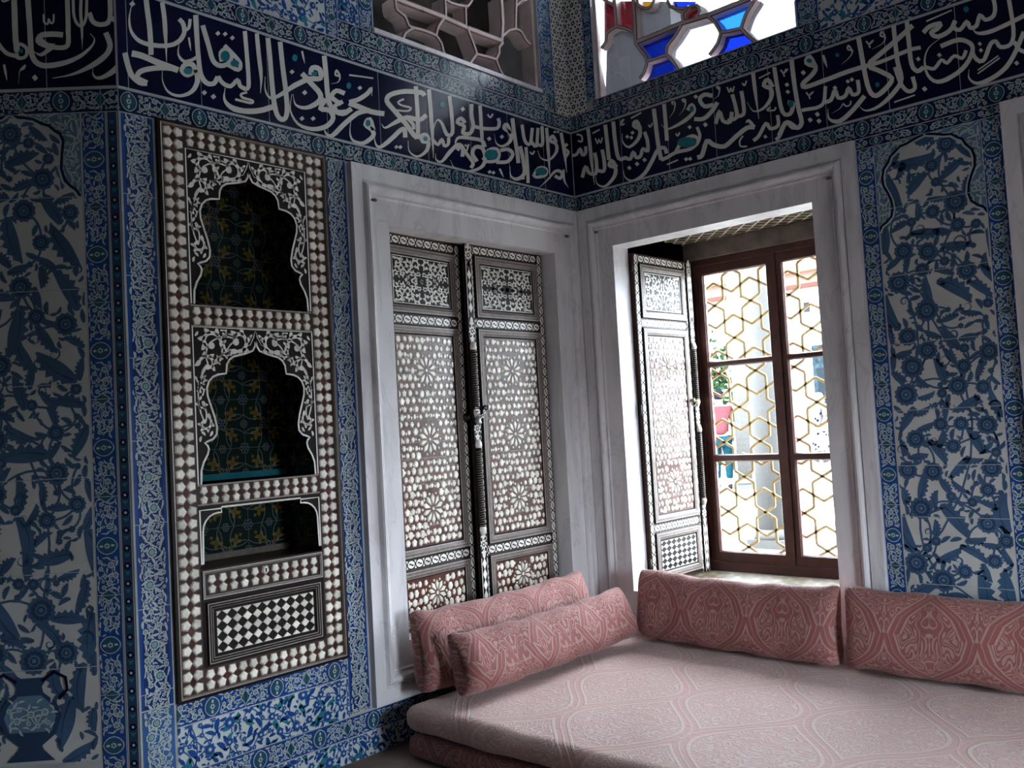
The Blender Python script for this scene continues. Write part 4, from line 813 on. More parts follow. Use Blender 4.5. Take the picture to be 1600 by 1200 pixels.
CALB='-8 3333 -12 3356 9 3332 6 3354 28 3330 22 3352 49 3333 33 3353 65 3345 43 3361 76 3359 54 3376 70 3363 78 3382 67 3360 93 3360 71 3340 97 3339 80 3320 100 3330 103 3312 95 3334 119 3317 100 3336 129 3328 105 3341 133 3342 107 3350 133 3359 107 3364 134 3374 107 3380;49 3470 53 3482 64 3464 68 3475 78 3458 84 3468 85 3452 98 3457 88 3442 103 3440 87 3429 103 3424 85 3422 97 3411 84 3424 81 3411 73 3430 67 3419 60 3436 54 3426;133 3490 162 3486 136 3457 165 3453 139 3424 167 3420 141 3386 170 3381 144 3338 172 3333 146 3285 174 3280 152 3234 174 3230 159 3189 174 3187 167 3148 174 3147 173 3107 176 3106;90 3171 62 3184 102 3198 74 3210 113 3224 86 3238 118 3233 103 3256 104 3234 131 3238 110 3213 138 3216 123 3190 144 3202 146 3175 157 3195 173 3165 173 3188 200 3168 179 3188 211 3188 183 3198 214 3215 186 3222 215 3242 187 3247 213 3266 185 3269 209 3291 181 3293 205 3315 176 3317;190 3191 200 3211 212 3180 222 3200 236 3168 241 3191 264 3168 245 3189 276 3187 248 3197 278 3212 250 3217 277 3237 249 3242 275 3264 247 3267 271 3292 243 3295 266 3320 238 3323;274 3479 304 3474 276 3444 306 3439 278 3409 308 3404 280 3372 310 3367 282 3330 312 3325 284 3287 315 3282 287 3243 317 3238;370 3184 344 3176 358 3203 332 3196 346 3224 321 3214 326 3242 320 3219 301 3238 324 3217 289 3223 318 3209 288 3201 315 3207 310 3185 320 3207 329 3178 341 3198 335 3174 362 3180 335 3164 365 3157 331 3148 360 3135 322 3131 346 3114 304 3113 323 3095 279 3095 293 3078 257 3085 263 3068 238 3086 235 3073 217 3095 210 3087 201 3108 193 3105 192 3125 186 3125 189 3146 185 3147 186 3168 183 3168;338 3483 368 3477 340 3440 370 3434 341 3397 371 3392 344 3355 374 3350 348 3310 378 3306 353 3265 383 3263 365 3229 391 3236 393 3209 396 3234 419 3210 411 3235 440 3211 432 3236;423 3217 437 3233 435 3208 449 3225 450 3198 458 3218 474 3195 458 3216 488 3210 464 3225 497 3229 473 3243 496 3234 490 3257 487 3234 512 3238 493 3217 518 3219 503 3198 521 3211 524 3189 522 3212 541 3190 528 3213 556 3198 535 3215 565 3214 540 3226 571 3231 547 3244 572 3236 561 3259 571 3233 586 3248 584 3219 598 3235 611 3214 591 3232 618 3235 592 3242 618 3262 592 3267 616 3288 590 3290 612 3310 586 3310 605 3330 580 3329 599 3350 574 3349;571 3374 544 3371 563 3397 536 3395 554 3421 527 3417 539 3442 525 3424 512 3444 530 3421 498 3432 524 3415 495 3410 522 3413 512 3391 529 3407 532 3377 550 3392 540 3367 567 3370 540 3356 568 3347 534 3341 561 3326 524 3326 546 3308 507 3311 524 3292 483 3297 495 3280 464 3292 467 3275 450 3296 442 3287 435 3311 425 3306 423 3327 414 3326 418 3344 412 3345 418 3364 414 3365 419 3384 415 3385;407 3147 411 3147 409 3130 413 3130 410 3113 416 3113 416 3096 424 3099 432 3079 439 3086 454 3064 458 3075 481 3055 478 3071 512 3057 503 3075 545 3065 532 3085 576 3079 557 3099 602 3101 579 3119 624 3127 600 3145 644 3151 620 3168 660 3173 636 3190 674 3192 651 3210 686 3204 668 3225 699 3207 689 3231 710 3206 711 3230 716 3204 731 3221 718 3201 743 3204 720 3189 747 3188 723 3175 749 3174;650 3478 680 3473 652 3437 682 3432 655 3396 685 3391 657 3354 687 3349 660 3312 690 3307 663 3269 693 3264 667 3230 697 3227 671 3198 701 3196 676 3172 705 3170 681 3145 710 3144;727 3487 754 3481 728 3446 755 3440 729 3405 756 3400 730 3366 757 3360 730 3328 757 3322 730 3292 758 3286 731 3255 758 3250;710 3361 713 3362 722 3346 724 3348 732 3331 737 3335 749 3319 750 3327 772 3315 768 3327 797 3316 791 3331 823 3318 815 3336 849 3322 839 3342 876 3327 864 3350 901 3335 886 3358 923 3346 907 3367 944 3358 924 3378 958 3374 934 3388 960 3396 934 3398 952 3417 929 3411 935 3435 931 3413 914 3430 934 3410 903 3418 924 3400 892 3407 914 3389;1079 3447 1071 3425 1061 3456 1053 3434 1042 3466 1036 3443 1021 3472 1025 3446 1001 3469 1015 3444 984 3461 1006 3440 975 3444 1003 3436 980 3422 1005 3426 993 3399 1014 3410 1012 3379 1023 3400 1036 3371 1034 3397 1059 3370 1053 3396 1079 3370 1074 3395;941 3321 944 3345 963 3314 966 3338 986 3307 985 3332 1012 3305 1002 3331 1037 3313 1020 3337 1060 3327 1041 3349 1079 3340 1058 3362 1093 3353 1071 3373 1104 3367 1081 3385 1115 3380 1092 3398;811 3160 791 3176 827 3179 806 3195 842 3197 822 3214 858 3210 842 3230 880 3219 868 3240 905 3224 897 3246 924 3224 924 3246 937 3218 949 3234 948 3206 968 3214 951 3200 975 3192 944 3191 962 3174 926 3180 940 3160 903 3172 912 3150 874 3171 878 3149 838 3175 841 3152 803 3176 810 3154 775 3172 785 3150 751 3165 762 3144 731 3160 742 3138 716 3158 725 3136 704 3157 712 3134 691 3156 699 3133;937 3170 925 3189 948 3175 936 3193 961 3180 947 3198 972 3188 954 3203 979 3200 959 3211 983 3215 962 3222 984 3230 962 3233 980 3247 960 3246 974 3264 954 3262 968 3281 948 3279;949 3084 944 3111 960 3083 955 3111 976 3083 961 3110 993 3094 967 3113 1006 3121 978 3136 1019 3153 991 3169 1028 3169 1008 3193 1022 3168 1039 3187 1032 3154 1053 3169 1051 3136 1066 3157 1075 3123 1085 3146 1103 3110 1107 3136 1135 3105 1127 3132 1164 3114 1147 3139 1190 3130 1172 3153 1215 3144 1197 3168 1240 3156 1224 3181 1265 3168 1250 3193 1285 3175 1274 3201 1299 3175 1296 3201 1311 3171 1314 3197 1326 3167 1329 3193;1275 3217 1273 3219 1282 3220 1277 3226 1289 3221 1282 3235 1288 3219 1297 3234 1296 3210 1311 3220 1307 3193 1323 3201 1320 3176 1335 3184;1095 3259 1072 3271 1106 3287 1082 3299 1116 3314 1092 3327 1116 3322 1110 3345 1107 3320 1131 3321 1112 3293 1136 3294 1121 3267 1142 3275 1141 3249 1151 3268 1163 3240 1163 3262 1185 3242 1169 3262 1196 3259 1172 3270 1200 3281 1176 3290 1204 3302 1180 3311;1164 3251 1160 3274 1186 3250 1182 3273 1209 3249 1201 3272 1229 3257 1210 3274 1236 3278 1212 3285 1234 3302 1210 3305 1231 3326 1207 3328 1226 3352 1203 3353 1220 3380 1197 3380 1214 3407 1190 3408;1211 3262 1209 3285 1231 3259 1229 3282 1253 3256 1246 3279 1273 3263 1255 3281 1281 3283 1258 3291 1281 3306 1258 3311 1280 3330 1256 3334 1279 3355 1255 3358 1276 3381 1252 3384 1273 3408 1249 3411;1329 3495 1353 3490 1330 3465 1354 3460 1332 3434 1355 3430 1334 3395 1357 3391 1340 3342 1357 3339 1349 3280 1357 3279 1356 3218 1358 3218;1465 3377 1443 3372 1456 3397 1434 3392 1446 3419 1425 3411 1429 3437 1424 3415 1407 3435 1423 3413 1393 3421 1415 3404 1388 3399 1412 3401 1406 3380 1417 3399 1424 3369 1437 3386 1433 3361 1454 3367 1434 3350 1459 3344 1431 3334 1455 3323 1425 3319 1446 3304 1414 3303 1431 3287 1398 3288 1411 3272 1381 3278 1390 3263 1364 3272 1368 3259 1344 3271 1345 3261 1328 3276 1324 3270 1316 3290 1311 3288 1304 3312 1302 3311 1294 3334 1291 3334;1319 3095 1308 3114 1331 3099 1320 3119 1344 3104 1330 3123 1358 3115 1341 3131 1375 3136 1357 3151 1393 3162 1375 3177 1404 3174 1394 3193 1398 3173 1416 3180 1403 3156 1422 3161 1416 3137 1425 3154 1438 3132 1435 3152 1460 3133 1451 3153 1478 3143 1460 3158 1483 3163 1463 3169 1482 3186 1461 3190 1481 3208 1460 3211;1455 3064 1443 3083 1462 3068 1451 3087 1471 3072 1457 3090 1483 3083 1465 3097 1497 3106 1478 3119 1512 3133 1494 3147 1522 3146 1512 3165 1521 3143 1536 3154 1531 3125 1547 3134 1547 3107 1556 3123 1568 3100 1567 3120 1587 3100 1583 3120 1604 3100 1601 3120;1168 3459 1177 3460 1173 3445 1181 3446 1177 3431 1185 3432 1185 3420 1185 3429 1193 3427 1184 3432 1196 3439 1187 3444 1195 3444 1195 3452 1194 3440 1203 3441 1197 3427 1206 3428 1206 3417 1205 3425 1214 3424 1205 3429 1218 3436 1209 3441 1222 3448 1214 3453;198 3409 210 3409 204 3393 215 3393 209 3377 220 3378 219 3365 220 3374 229 3373 218 3378 233 3387 222 3392 233 3391 231 3401 231 3388 242 3388 235 3373 246 3374 246 3361 245 3371 256 3370 245 3375 261 3383 250 3388 266 3397 255 3402;810 3462 801 3459 806 3469 797 3465 802 3475 792 3473 800 3474 791 3482 803 3474 801 3484 810 3473 813 3482 813 3471 823 3472 813 3460 824 3457 811 3443 819 3439 806 3426 812 3423 797 3412 800 3409 784 3399 786 3397 771 3386 772 3385;888 3455 881 3450 882 3462 874 3457 876 3469 867 3465 874 3469 864 3475 876 3468 874 3478 883 3467 886 3476 886 3465 896 3466 887 3454 897 3451 885 3437 893 3433 879 3420 885 3417 869 3407 872 3404 854 3394 856 3393 839 3382 840 3381;1123 3464 1116 3459 1117 3471 1110 3466 1111 3478 1103 3474 1109 3476 1101 3484 1110 3475 1111 3484 1117 3472 1122 3480 1120 3469 1130 3469 1119 3457 1129 3454 1115 3440 1122 3436 1109 3427 1114 3423 1101 3421 1103 3418 1090 3418 1091 3416 1079 3416 1079 3415;1266 3452 1273 3455 1270 3445 1278 3448 1275 3436 1282 3441 1285 3431 1281 3440 1292 3437 1284 3443 1297 3447 1289 3452 1302 3456 1294 3462;1507 3452 1515 3454 1511 3443 1519 3445 1516 3433 1522 3437 1524 3427 1522 3435 1532 3432 1525 3438 1538 3442 1530 3447 1543 3451 1536 3456;614 3386 624 3387 617 3379 627 3380 621 3370 630 3373 631 3364 628 3373 640 3369 631 3376 647 3377 638 3384 653 3385 645 3392;805 3279 814 3282 810 3271 818 3274 814 3263 822 3267 824 3257 822 3266 832 3262 824 3268 837 3269 828 3275 842 3277 833 3283;1376 3445 1373 3454 1411 3451 1408 3459 1446 3456 1442 3465;735 3101 731 3110 776 3106 772 3115 816 3111 812 3120;493 3458 489 3468 534 3465 529 3474 574 3472 569 3481;186 3442 181 3451 216 3447 211 3457 246 3452 241 3462;414 3455 406 3464 425 3461 416 3470 435 3467 427 3476 430 3476 442 3470 424 3470 434 3461 410 3457 421 3449 403 3446 415 3442 415 3436 414 3446 429 3435 426 3446 441 3435 438 3446;1248 3153 1255 3145 1240 3145 1247 3138 1231 3138 1239 3131 1225 3129 1234 3124 1222 3116 1232 3114 1223 3103 1232 3103 1229 3090 1235 3096 1242 3083 1243 3092 1257 3080 1257 3090 1272 3078 1272 3087;1427 3271 1432 3263 1418 3267 1423 3258 1408 3263 1414 3255 1406 3252 1412 3257 1419 3245 1420 3254 1438 3240 1438 3249 1453 3238 1451 3247 1462 3242 1454 3249 1465 3249 1456 3254 1467 3255 1458 3260;1458 3487 1482 3482 1461 3443 1486 3439 1465 3399 1489 3395 1469 3354 1493 3351 1474 3306 1498 3303 1480 3256 1504 3255 1489 3217 1511 3222 1507 3192 1520 3209 1531 3183 1529 3206 1551 3186 1536 3207 1565 3201 1543 3216 1574 3224 1550 3235 1576 3246 1553 3247 1564 3264 1553 3245 1549 3270 1544 3248 1537 3275 1532 3253;1561 3500 1587 3494 1562 3454 1588 3449 1564 3409 1590 3403 1567 3362 1592 3357 1571 3310 1596 3306 1576 3257 1601 3254 1581 3212 1606 3210 1587 3178 1612 3177 1592 3152 1617 3150 1593 3135 1619 3127 1589 3126 1611 3108 1583 3121 1597 3097 1580 3120 1579 3095 1575 3123 1561 3106 1564 3136 1548 3120 1552 3148 1537 3130 1540 3158 1528 3138 1524 3167 1523 3142 1503 3164 1521 3141 1488 3147 1510 3129 1472 3123 1496 3106 1458 3100 1481 3083;1719 3411 1696 3407 1709 3437 1686 3433 1698 3464 1676 3458 1683 3487 1673 3466 1658 3486 1676 3463 1645 3469 1669 3454 1645 3445 1666 3451 1665 3425 1675 3446 1688 3412 1698 3432 1696 3406 1718 3412 1694 3404 1717 3389 1685 3394 1705 3374 1673 3384 1691 3362 1657 3374 1672 3351 1637 3364 1653 3341 1621 3354 1641 3333 1613 3340 1638 3328 1618 3318 1635 3332 1639 3306 1638 3332 1669 3305 1663 3330 1708 3307 1701 3332 1749 3309 1742 3335 1793 3312 1786 3337 1839 3316 1832 3341 1881 3318 1875 3343 1917 3319 1912 3343 1949 3318 1945 3343 1982 3317 1977 3342;1612 3187 1610 3207 1630 3185 1628 3205 1648 3183 1646 3203 1665 3181 1663 3201 1678 3179 1676 3199 1690 3177 1687 3197 1703 3178 1697 3198 1717 3180 1709 3199 1733 3185 1720 3203 1746 3200 1728 3211 1753 3225 1734 3232 1757 3255 1738 3262 1762 3286 1743 3293;1738 3195 1736 3216 1752 3193 1750 3215 1768 3192 1762 3214 1785 3198 1769 3216 1797 3217 1778 3230 1805 3239 1786 3252 1805 3246 1801 3267 1797 3245 1817 3246 1801 3223 1821 3224 1809 3201 1824 3213 1829 3191 1828 3212 1847 3191 1840 3212 1863 3197 1848 3215 1873 3212 1855 3225 1879 3229 1861 3241 1876 3233 1875 3254 1872 3231 1891 3235 1878 3213 1896 3217 1888 3194 1900 3208 1906 3187 1904 3208 1923 3189 1913 3208 1936 3200 1918 3212 1939 3221 1919 3226 1938 3245 1918 3249 1936 3269 1916 3272;1934 3497 1959 3493 1937 3465 1962 3461 1940 3433 1965 3429 1943 3401 1968 3397 1946 3369 1971 3365 1949 3336 1974 3333 1953 3303 1977 3300 1957 3268 1981 3266 1962 3232 1986 3232 1969 3202 1992 3205 1979 3177 1999 3186 1993 3158 2007 3176 2014 3147 2012 3172 2036 3150 2025 3175 2058 3161 2043 3185 2076 3174 2060 3196 2092 3187 2075 3208 2107 3203 2086 3219 2111 3227 2088 3225 2094 3252 2079 3236 2071 3272 2058 3254 2048 3291 2037 3272 2025 3309 2015 3289 2005 3324 1990 3306 2000 3327 1976 3334 2007 3332 1991 3355 2030 3344 2016 3368 2056 3356 2042 3381 2082 3370 2068 3394 2111 3385 2097 3409 2140 3400 2126 3424 2169 3416 2155 3440 2198 3433 2184 3456 2227 3450 2213 3473;1992 3316 1987 3337 2024 3317 2019 3338 2056 3318 2051 3339 2090 3321 2084 3341 2126 3325 2120 3345 2163 3329 2157 3350 2194 3332 2189 3353 2216 3332 2213 3352 2233 3330 2231 3350 2251 3327 2249 3347;1755 3165 1758 3164 1754 3145 1758 3144 1751 3124 1760 3123 1755 3104 1766 3109 1771 3085 1779 3100 1793 3072 1796 3094 1819 3068 1812 3092 1845 3076 1832 3099 1871 3091 1856 3113 1896 3108 1880 3129 1919 3126 1902 3147 1942 3146 1925 3166 1964 3166 1947 3186;1918 3139 1920 3140 1928 3124 1930 3125 1938 3107 1941 3111 1953 3094 1955 3102 1977 3088 1975 3100 2004 3088 2000 3103 2033 3094 2025 3111 2065 3108 2053 3127 2097 3128 2082 3148 2122 3149 2106 3169 2139 3166 2122 3184 2151 3184 2131 3198 2157 3208 2135 3215 2156 3236 2134 3238 2150 3266 2128 3267 2144 3306 2122 3309 2142 3362 2120 3366 2140 3428 2118 3433 2139 3495 2117 3500;2183 3498 2204 3493 2183 3459 2205 3454 2184 3419 2206 3414 2185 3381 2207 3376 2186 3342 2207 3337 2186 3303 2208 3299 2190 3269 2211 3269 2197 3244 2216 3250 2209 3226 2223 3239 2223 3213 2228 3235 2240 3212 2232 3235 2253 3218 2241 3240 2263 3224 2251 3245;2109 3278 2129 3279 2117 3243 2137 3244 2125 3207 2145 3209 2134 3177 2153 3181 2146 3154 2162 3163 2159 3136 2171 3150 2173 3125 2179 3144 2190 3121 2186 3142 2206 3125 2194 3144 2217 3138 2199 3148 2218 3158 2199 3160 2214 3181 2195 3181 2211 3203 2191 3203;2275 3397 2261 3418 2285 3405 2270 3425 2293 3412 2280 3433 2303 3416 2294 3439 2320 3417 2315 3441 2340 3416 2337 3440 2348 3415 2355 3435 2342 3427 2361 3412 2337 3421 2351 3402 2329 3416 2341 3394 2319 3413 2328 3390 2305 3411 2315 3388 2294 3400 2314 3390 2300 3380 2316 3391 2313 3364 2323 3382 2332 3354 2332 3376 2352 3352 2347 3376 2375 3356 2366 3379 2395 3364 2382 3385 2409 3377 2393 3394 2419 3393 2401 3409 2428 3408 2410 3424;2396 3382 2406 3398 2408 3371 2418 3387 2421 3359 2427 3377 2439 3353 2433 3374 2455 3363 2442 3381 2468 3378 2454 3395 2472 3383 2469 3404 2467 3384 2484 3386 2469 3368 2487 3370 2477 3351 2488 3364 2492 3343 2491 3364 2506 3344 2498 3364 2519 3351 2504 3367 2526 3368 2509 3380 2532 3388 2515 3399 2533 3394 2525 3415 2529 3393 2542 3403 2536 3379 2550 3388 2549 3364 2554 3382 2565 3361 2561 3381 2581 3363 2572 3383 2594 3371 2580 3388 2601 3385 2585 3397 2605 3402 2587 3410 2606 3421 2588 3425 2604 3441 2587 3442 2600 3461 2583 3461 2596 3481 2579 3482;2345 3355 2347 3353 2325 3346 2326 3343 2303 3337 2305 3334 2285 3325 2289 3321 2273 3309 2278 3304 2264 3289 2271 3285 2259 3267 2268 3264 2258 3241 2269 3239 2260 3213 2272 3213 2267 3187 2279 3191 2278 3165 2290 3173 2294 3145 2302 3159 2314 3132 2317 3151 2338 3127 2334 3149 2363 3129 2356 3152 2387 3136 2378 3158 2411 3145 2401 3166 2435 3157 2422 3178 2455 3173 2441 3192 2472 3193 2456 3209 2486 3215 2468 3229 2494 3236 2475 3247 2496 3256 2477 3259 2492 3275 2474 3269 2482 3291 2468 3278 2467 3306 2458 3289 2448 3320 2443 3299 2425 3329 2425 3306 2398 3330 2403 3307 2369 3327 2375 3304 2340 3324 2346 3301;2262 3225 2268 3240 2276 3216 2282 3231 2291 3206 2294 3223 2309 3202 2302 3220 2324 3213 2312 3228 2337 3228 2325 3243 2344 3235 2339 3253 2345 3233 2355 3244 2352 3221 2363 3232 2368 3211 2364 3229 2382 3219 2372 3235 2394 3231 2384 3246 2403 3236 2400 3254 2410 3232 2417 3246 2422 3220 2429 3234 2438 3213 2434 3231 2451 3222 2438 3235 2458 3236 2443 3247 2464 3249 2450 3260;2461 3158 2464 3157 2459 3144 2461 3143 2455 3129 2460 3128 2456 3114 2463 3116 2464 3098 2471 3104 2476 3082 2482 3093 2493 3071 2495 3087 2515 3067 2512 3086 2539 3068 2533 3090 2562 3074 2554 3095 2585 3082 2576 3103 2608 3094 2597 3114 2630 3109 2616 3128 2647 3128 2632 3145 2662 3150 2647 3166 2677 3174 2660 3188 2690 3199 2674 3213 2703 3226 2687 3240 2716 3253 2700 3267;2493 3362 2495 3362 2494 3349 2498 3349 2496 3335 2502 3337 2503 3322 2508 3330 2516 3311 2519 3325 2534 3303 2534 3322 2555 3299 2552 3320 2579 3299 2574 3320 2606 3303 2600 3323 2634 3307 2628 3328 2663 3313 2657 3333 2694 3319 2687 3340 2724 3326 2717 3346;2511 3172 2509 3192 2519 3171 2517 3192 2530 3170 2522 3191 2541 3179 2527 3194 2552 3198 2535 3211 2562 3222 2545 3235 2571 3240 2556 3255 2577 3246 2567 3265 2582 3247 2579 3267 2584 3247 2593 3262 2586 3242 2601 3248 2591 3227 2606 3235 2603 3212 2610 3230 2621 3206 2620 3226 2640 3205 2635 3225 2657 3213 2645 3230 2667 3230 2651 3241 2673 3253 2656 3260 2675 3287 2658 3292 2673 3338 2656 3341 2669 3400 2651 3403 2664 3462 2647 3465;2486 3257 2488 3257 2485 3240 2492 3239 2483 3223 2496 3222 2485 3205 2501 3209 2492 3190 2506 3201 2502 3180 2513 3192 2510 3170 2521 3183;2657 3226 2673 3230 2662 3211 2678 3215 2668 3195 2683 3200 2676 3179 2688 3190 2688 3167 2696 3182 2700 3158 2706 3175 2711 3150 2717 3167;2500 3122 2497 3128 2551 3145 2548 3151 2601 3168 2598 3174;2502 3139 2499 3145 2548 3159 2546 3165 2595 3180 2592 3186;2287 3455 2285 3463 2348 3462 2346 3469 2408 3469 2406 3476;2103 3096 2101 3104 2155 3100 2153 3107 2206 3103 2204 3111;1744 3461 1759 3461 1753 3423 1768 3423 1769 3385 1771 3385;1915 3432 1907 3430 1908 3446 1900 3444 1902 3461 1894 3458 1894 3472 1891 3463 1884 3468 1893 3462 1881 3458 1890 3454 1883 3446 1890 3449 1893 3438 1896 3446 1903 3433 1907 3441 1907 3431 1915 3431 1906 3424 1912 3420 1900 3414 1904 3410 1890 3404 1893 3401 1878 3395 1880 3393 1862 3387 1863 3385 1847 3378 1847 3377;2087 3456 2080 3452 2081 3466 2074 3463 2075 3477 2069 3473 2067 3486 2067 3476 2059 3481 2067 3475 2055 3472 2064 3468 2056 3460 2064 3464 2066 3453 2068 3461 2076 3448 2079 3456 2079 3446 2087 3446 2078 3439 2084 3435 2073 3429 2077 3424 2064 3420 2066 3416 2049 3415 2050 3412 2030 3411 2030 3409 2010 3407 2011 3406;1982 3458 1989 3461 1987 3449 1993 3452 1992 3440 1998 3444 2001 3433 2000 3442 2011 3437 2006 3445 2021 3444 2015 3452 2026 3453 2018 3451 2015 3454 2020 3446 2005 3448 2010 3440 1997 3440 2004 3434 1995 3432 2003 3430 1997 3424 2005 3425 1999 3417 2007 3418;1502 3455 1510 3458 1508 3446 1516 3449 1514 3435 1521 3440 1524 3428 1523 3437 1536 3432 1530 3441 1547 3440 1540 3448 1553 3450 1544 3448 1540 3450 1546 3442 1528 3444 1535 3436 1520 3436 1528 3430 1518 3427 1527 3425 1520 3419 1529 3419 1522 3412 1531 3412;1640 3286 1647 3290 1645 3277 1653 3281 1651 3267 1657 3272 1661 3261 1659 3270 1672 3265 1667 3273 1683 3273 1676 3281 1688 3282 1680 3280 1676 3282 1681 3274 1665 3276 1671 3268 1656 3268 1664 3262 1655 3259 1664 3258 1657 3251 1665 3252 1659 3244 1667 3245;1767 3131 1767 3131 1787 3135 1786 3136 1806 3140 1805 3142 1822 3145 1820 3148 1832 3152 1828 3156 1837 3161 1833 3165 1841 3163 1839 3171 1843 3161 1848 3166 1847 3153 1853 3157 1855 3146 1857 3153 1864 3144 1863 3152 1873 3145 1870 3153 1880 3149 1875 3155 1884 3155 1877 3159 1886 3163 1878 3166 1887 3170 1880 3173'
CALC='424 3489 401 3489 424 3461 401 3461 424 3433 401 3433 424 3407 400 3407 424 3385 400 3385 424 3366 400 3366 424 3345 400 3345 424 3323 400 3323 423 3299 400 3299 423 3276 399 3278 421 3256 397 3259 418 3238 395 3241 416 3221 393 3224;497 3276 482 3284 491 3264 476 3272 484 3252 470 3260 478 3240 464 3250 470 3230 457 3241 462 3221 451 3234 453 3213 444 3228 441 3207 435 3223 428 3203 424 3220 417 3200 415 3218 408 3200 410 3218 402 3202 407 3219 397 3203 402 3220;398 3226 411 3218 403 3233 415 3225 407 3239 420 3234 408 3241 421 3245 405 3244 414 3255 398 3248 403 3262 392 3250 391 3265 386 3247 379 3260 379 3241 368 3252 374 3235 361 3241 373 3227 358 3228 374 3218 360 3214 376 3211 364 3203 380 3208 373 3195 387 3205 383 3191 393 3205 394 3190 398 3206 404 3192 405 3210 412 3197 413 3214 419 3201;369 3487 346 3488 368 3460 345 3461 367 3433 344 3434 366 3405 343 3405 365 3374 342 3374 363 3341 341 3342 362 3309 340 3309 362 3275 339 3275 361 3240 339 3242 358 3211 336 3215 351 3189 331 3199 341 3173 324 3188 328 3162 316 3181 313 3154 306 3176 296 3150 294 3173 276 3150 277 3173 253 3152 255 3175 226 3157 230 3179 201 3164 207 3183 179 3172 186 3190 159 3182 166 3198 140 3193 148 3207 123 3207 131 3218 108 3221 116 3230 96 3235 104 3241 89 3247 96 3251 85 3258 92 3260 85 3269 90 3268 90 3278 93 3276 97 3285 99 3283 104 3293 106 3291;215 3302 218 3279 230 3304 232 3281 244 3306 246 3283 259 3307 260 3284 275 3307 275 3284 293 3307 290 3284 309 3303 300 3281 321 3294 305 3277 329 3281 308 3273 330 3264 309 3273 319 3251 306 3270 305 3243 295 3264 291 3237 284 3259 277 3234 273 3257 265 3232 262 3255 252 3231 250 3254;256 3254 246 3240 266 3247 256 3232 276 3240 266 3225 286 3233 276 3218 296 3226 287 3211 305 3219 298 3204 312 3215 311 3202 318 3215 322 3207 327 3219 330 3215 336 3224 338 3222;319 3269 306 3284 309 3259 296 3274 298 3249 286 3264 285 3239 276 3257 269 3232 263 3252 252 3228 248 3248 236 3226 234 3246 220 3226 221 3246 204 3228 212 3247 190 3240 207 3251 185 3259 205 3261 185 3281 204 3281 185 3303 205 3303 184 3326 204 3326 184 3351 204 3351 184 3379 204 3379 184 3411 204 3411 184 3446 204 3446 184 3482 204 3482;140 3480 127 3479 143 3454 130 3452 145 3426 132 3425 147 3398 134 3397 147 3365 134 3366 145 3332 132 3333 143 3301 133 3301 142 3274 135 3274 140 3249 137 3249 140 3224 139 3224;175 3481 163 3481 176 3447 164 3447 176 3413 164 3413 176 3384 164 3385 174 3365 162 3367 170 3351 159 3355 166 3340 155 3346 159 3329 150 3337 150 3321 145 3332 138 3319 142 3331 128 3326 137 3335 120 3339 130 3345 113 3361 125 3363 110 3395 122 3396 108 3437 120 3437 106 3479 118 3479;115 3379 96 3385 110 3364 91 3370 106 3348 88 3356 97 3334 83 3348 84 3324 75 3343 68 3319 65 3339 54 3319 55 3339 39 3320 45 3340 23 3328 37 3343 12 3349 31 3354 8 3385 28 3386 8 3431 28 3431 8 3476 27 3476;25 3350 15 3367 15 3343 5 3361 4 3336 -4 3354 -8 3332 -10 3353 -21 3334 -14 3353 -33 3343 -16 3354 -39 3362 -20 3365 -42 3394 -22 3394 -42 3434 -22 3434 -41 3474 -22 3474;51 3290 30 3298 44 3271 23 3279 38 3253 16 3259 35 3239 13 3239 38 3227 16 3219 43 3215 25 3202 53 3203 38 3187 69 3190 55 3171 89 3176 77 3156 111 3162 102 3143 135 3148 128 3132 161 3135 156 3122 187 3125 185 3115 213 3117 212 3111 239 3113 239 3109 265 3109 265 3106;-5 3309 -25 3320 -14 3291 -34 3302 -23 3274 -43 3284 -28 3258 -50 3263 -30 3239 -53 3240 -29 3219 -52 3217 -26 3201 -48 3196 -22 3188 -43 3179 -16 3177 -35 3164 -8 3166 -24 3151 5 3153 -11 3136 19 3140 5 3121 34 3128 23 3109 48 3119 40 3101 63 3111 59 3095 75 3108 75 3093 83 3108 87 3096 89 3111 96 3104 94 3116 101 3113 97 3123 102 3123 98 3132 100 3133 97 3142 100 3142;297 3382 289 3382 297 3370 289 3370 297 3357 289 3358 296 3347 288 3349 290 3339 285 3345 283 3335 281 3343 275 3336 281 3342 272 3345 279 3346 271 3355 278 3356 271 3357 275 3365 275 3356 267 3359 272 3348 265 3351 269 3341 263 3346 263 3338 262 3346 256 3339 260 3346 251 3345 258 3348 249 3355 257 3356 248 3368 256 3368 248 3381 255 3381;466 3172 456 3174 461 3138 451 3140 452 3105 450 3105;394 3144 398 3149 386 3153 390 3158 378 3161 382 3166 374 3164 376 3171 378 3166 371 3164 380 3160 375 3156 384 3154 379 3149 388 3152 386 3146 395 3149 392 3145 400 3141 397 3139 402 3125 400 3125 403 3106 402 3105 405 3086 404 3086;474 3477 467 3479 471 3464 463 3466 467 3450 460 3453 461 3440 456 3446 450 3438 451 3446 440 3442 443 3449 431 3445 433 3453'
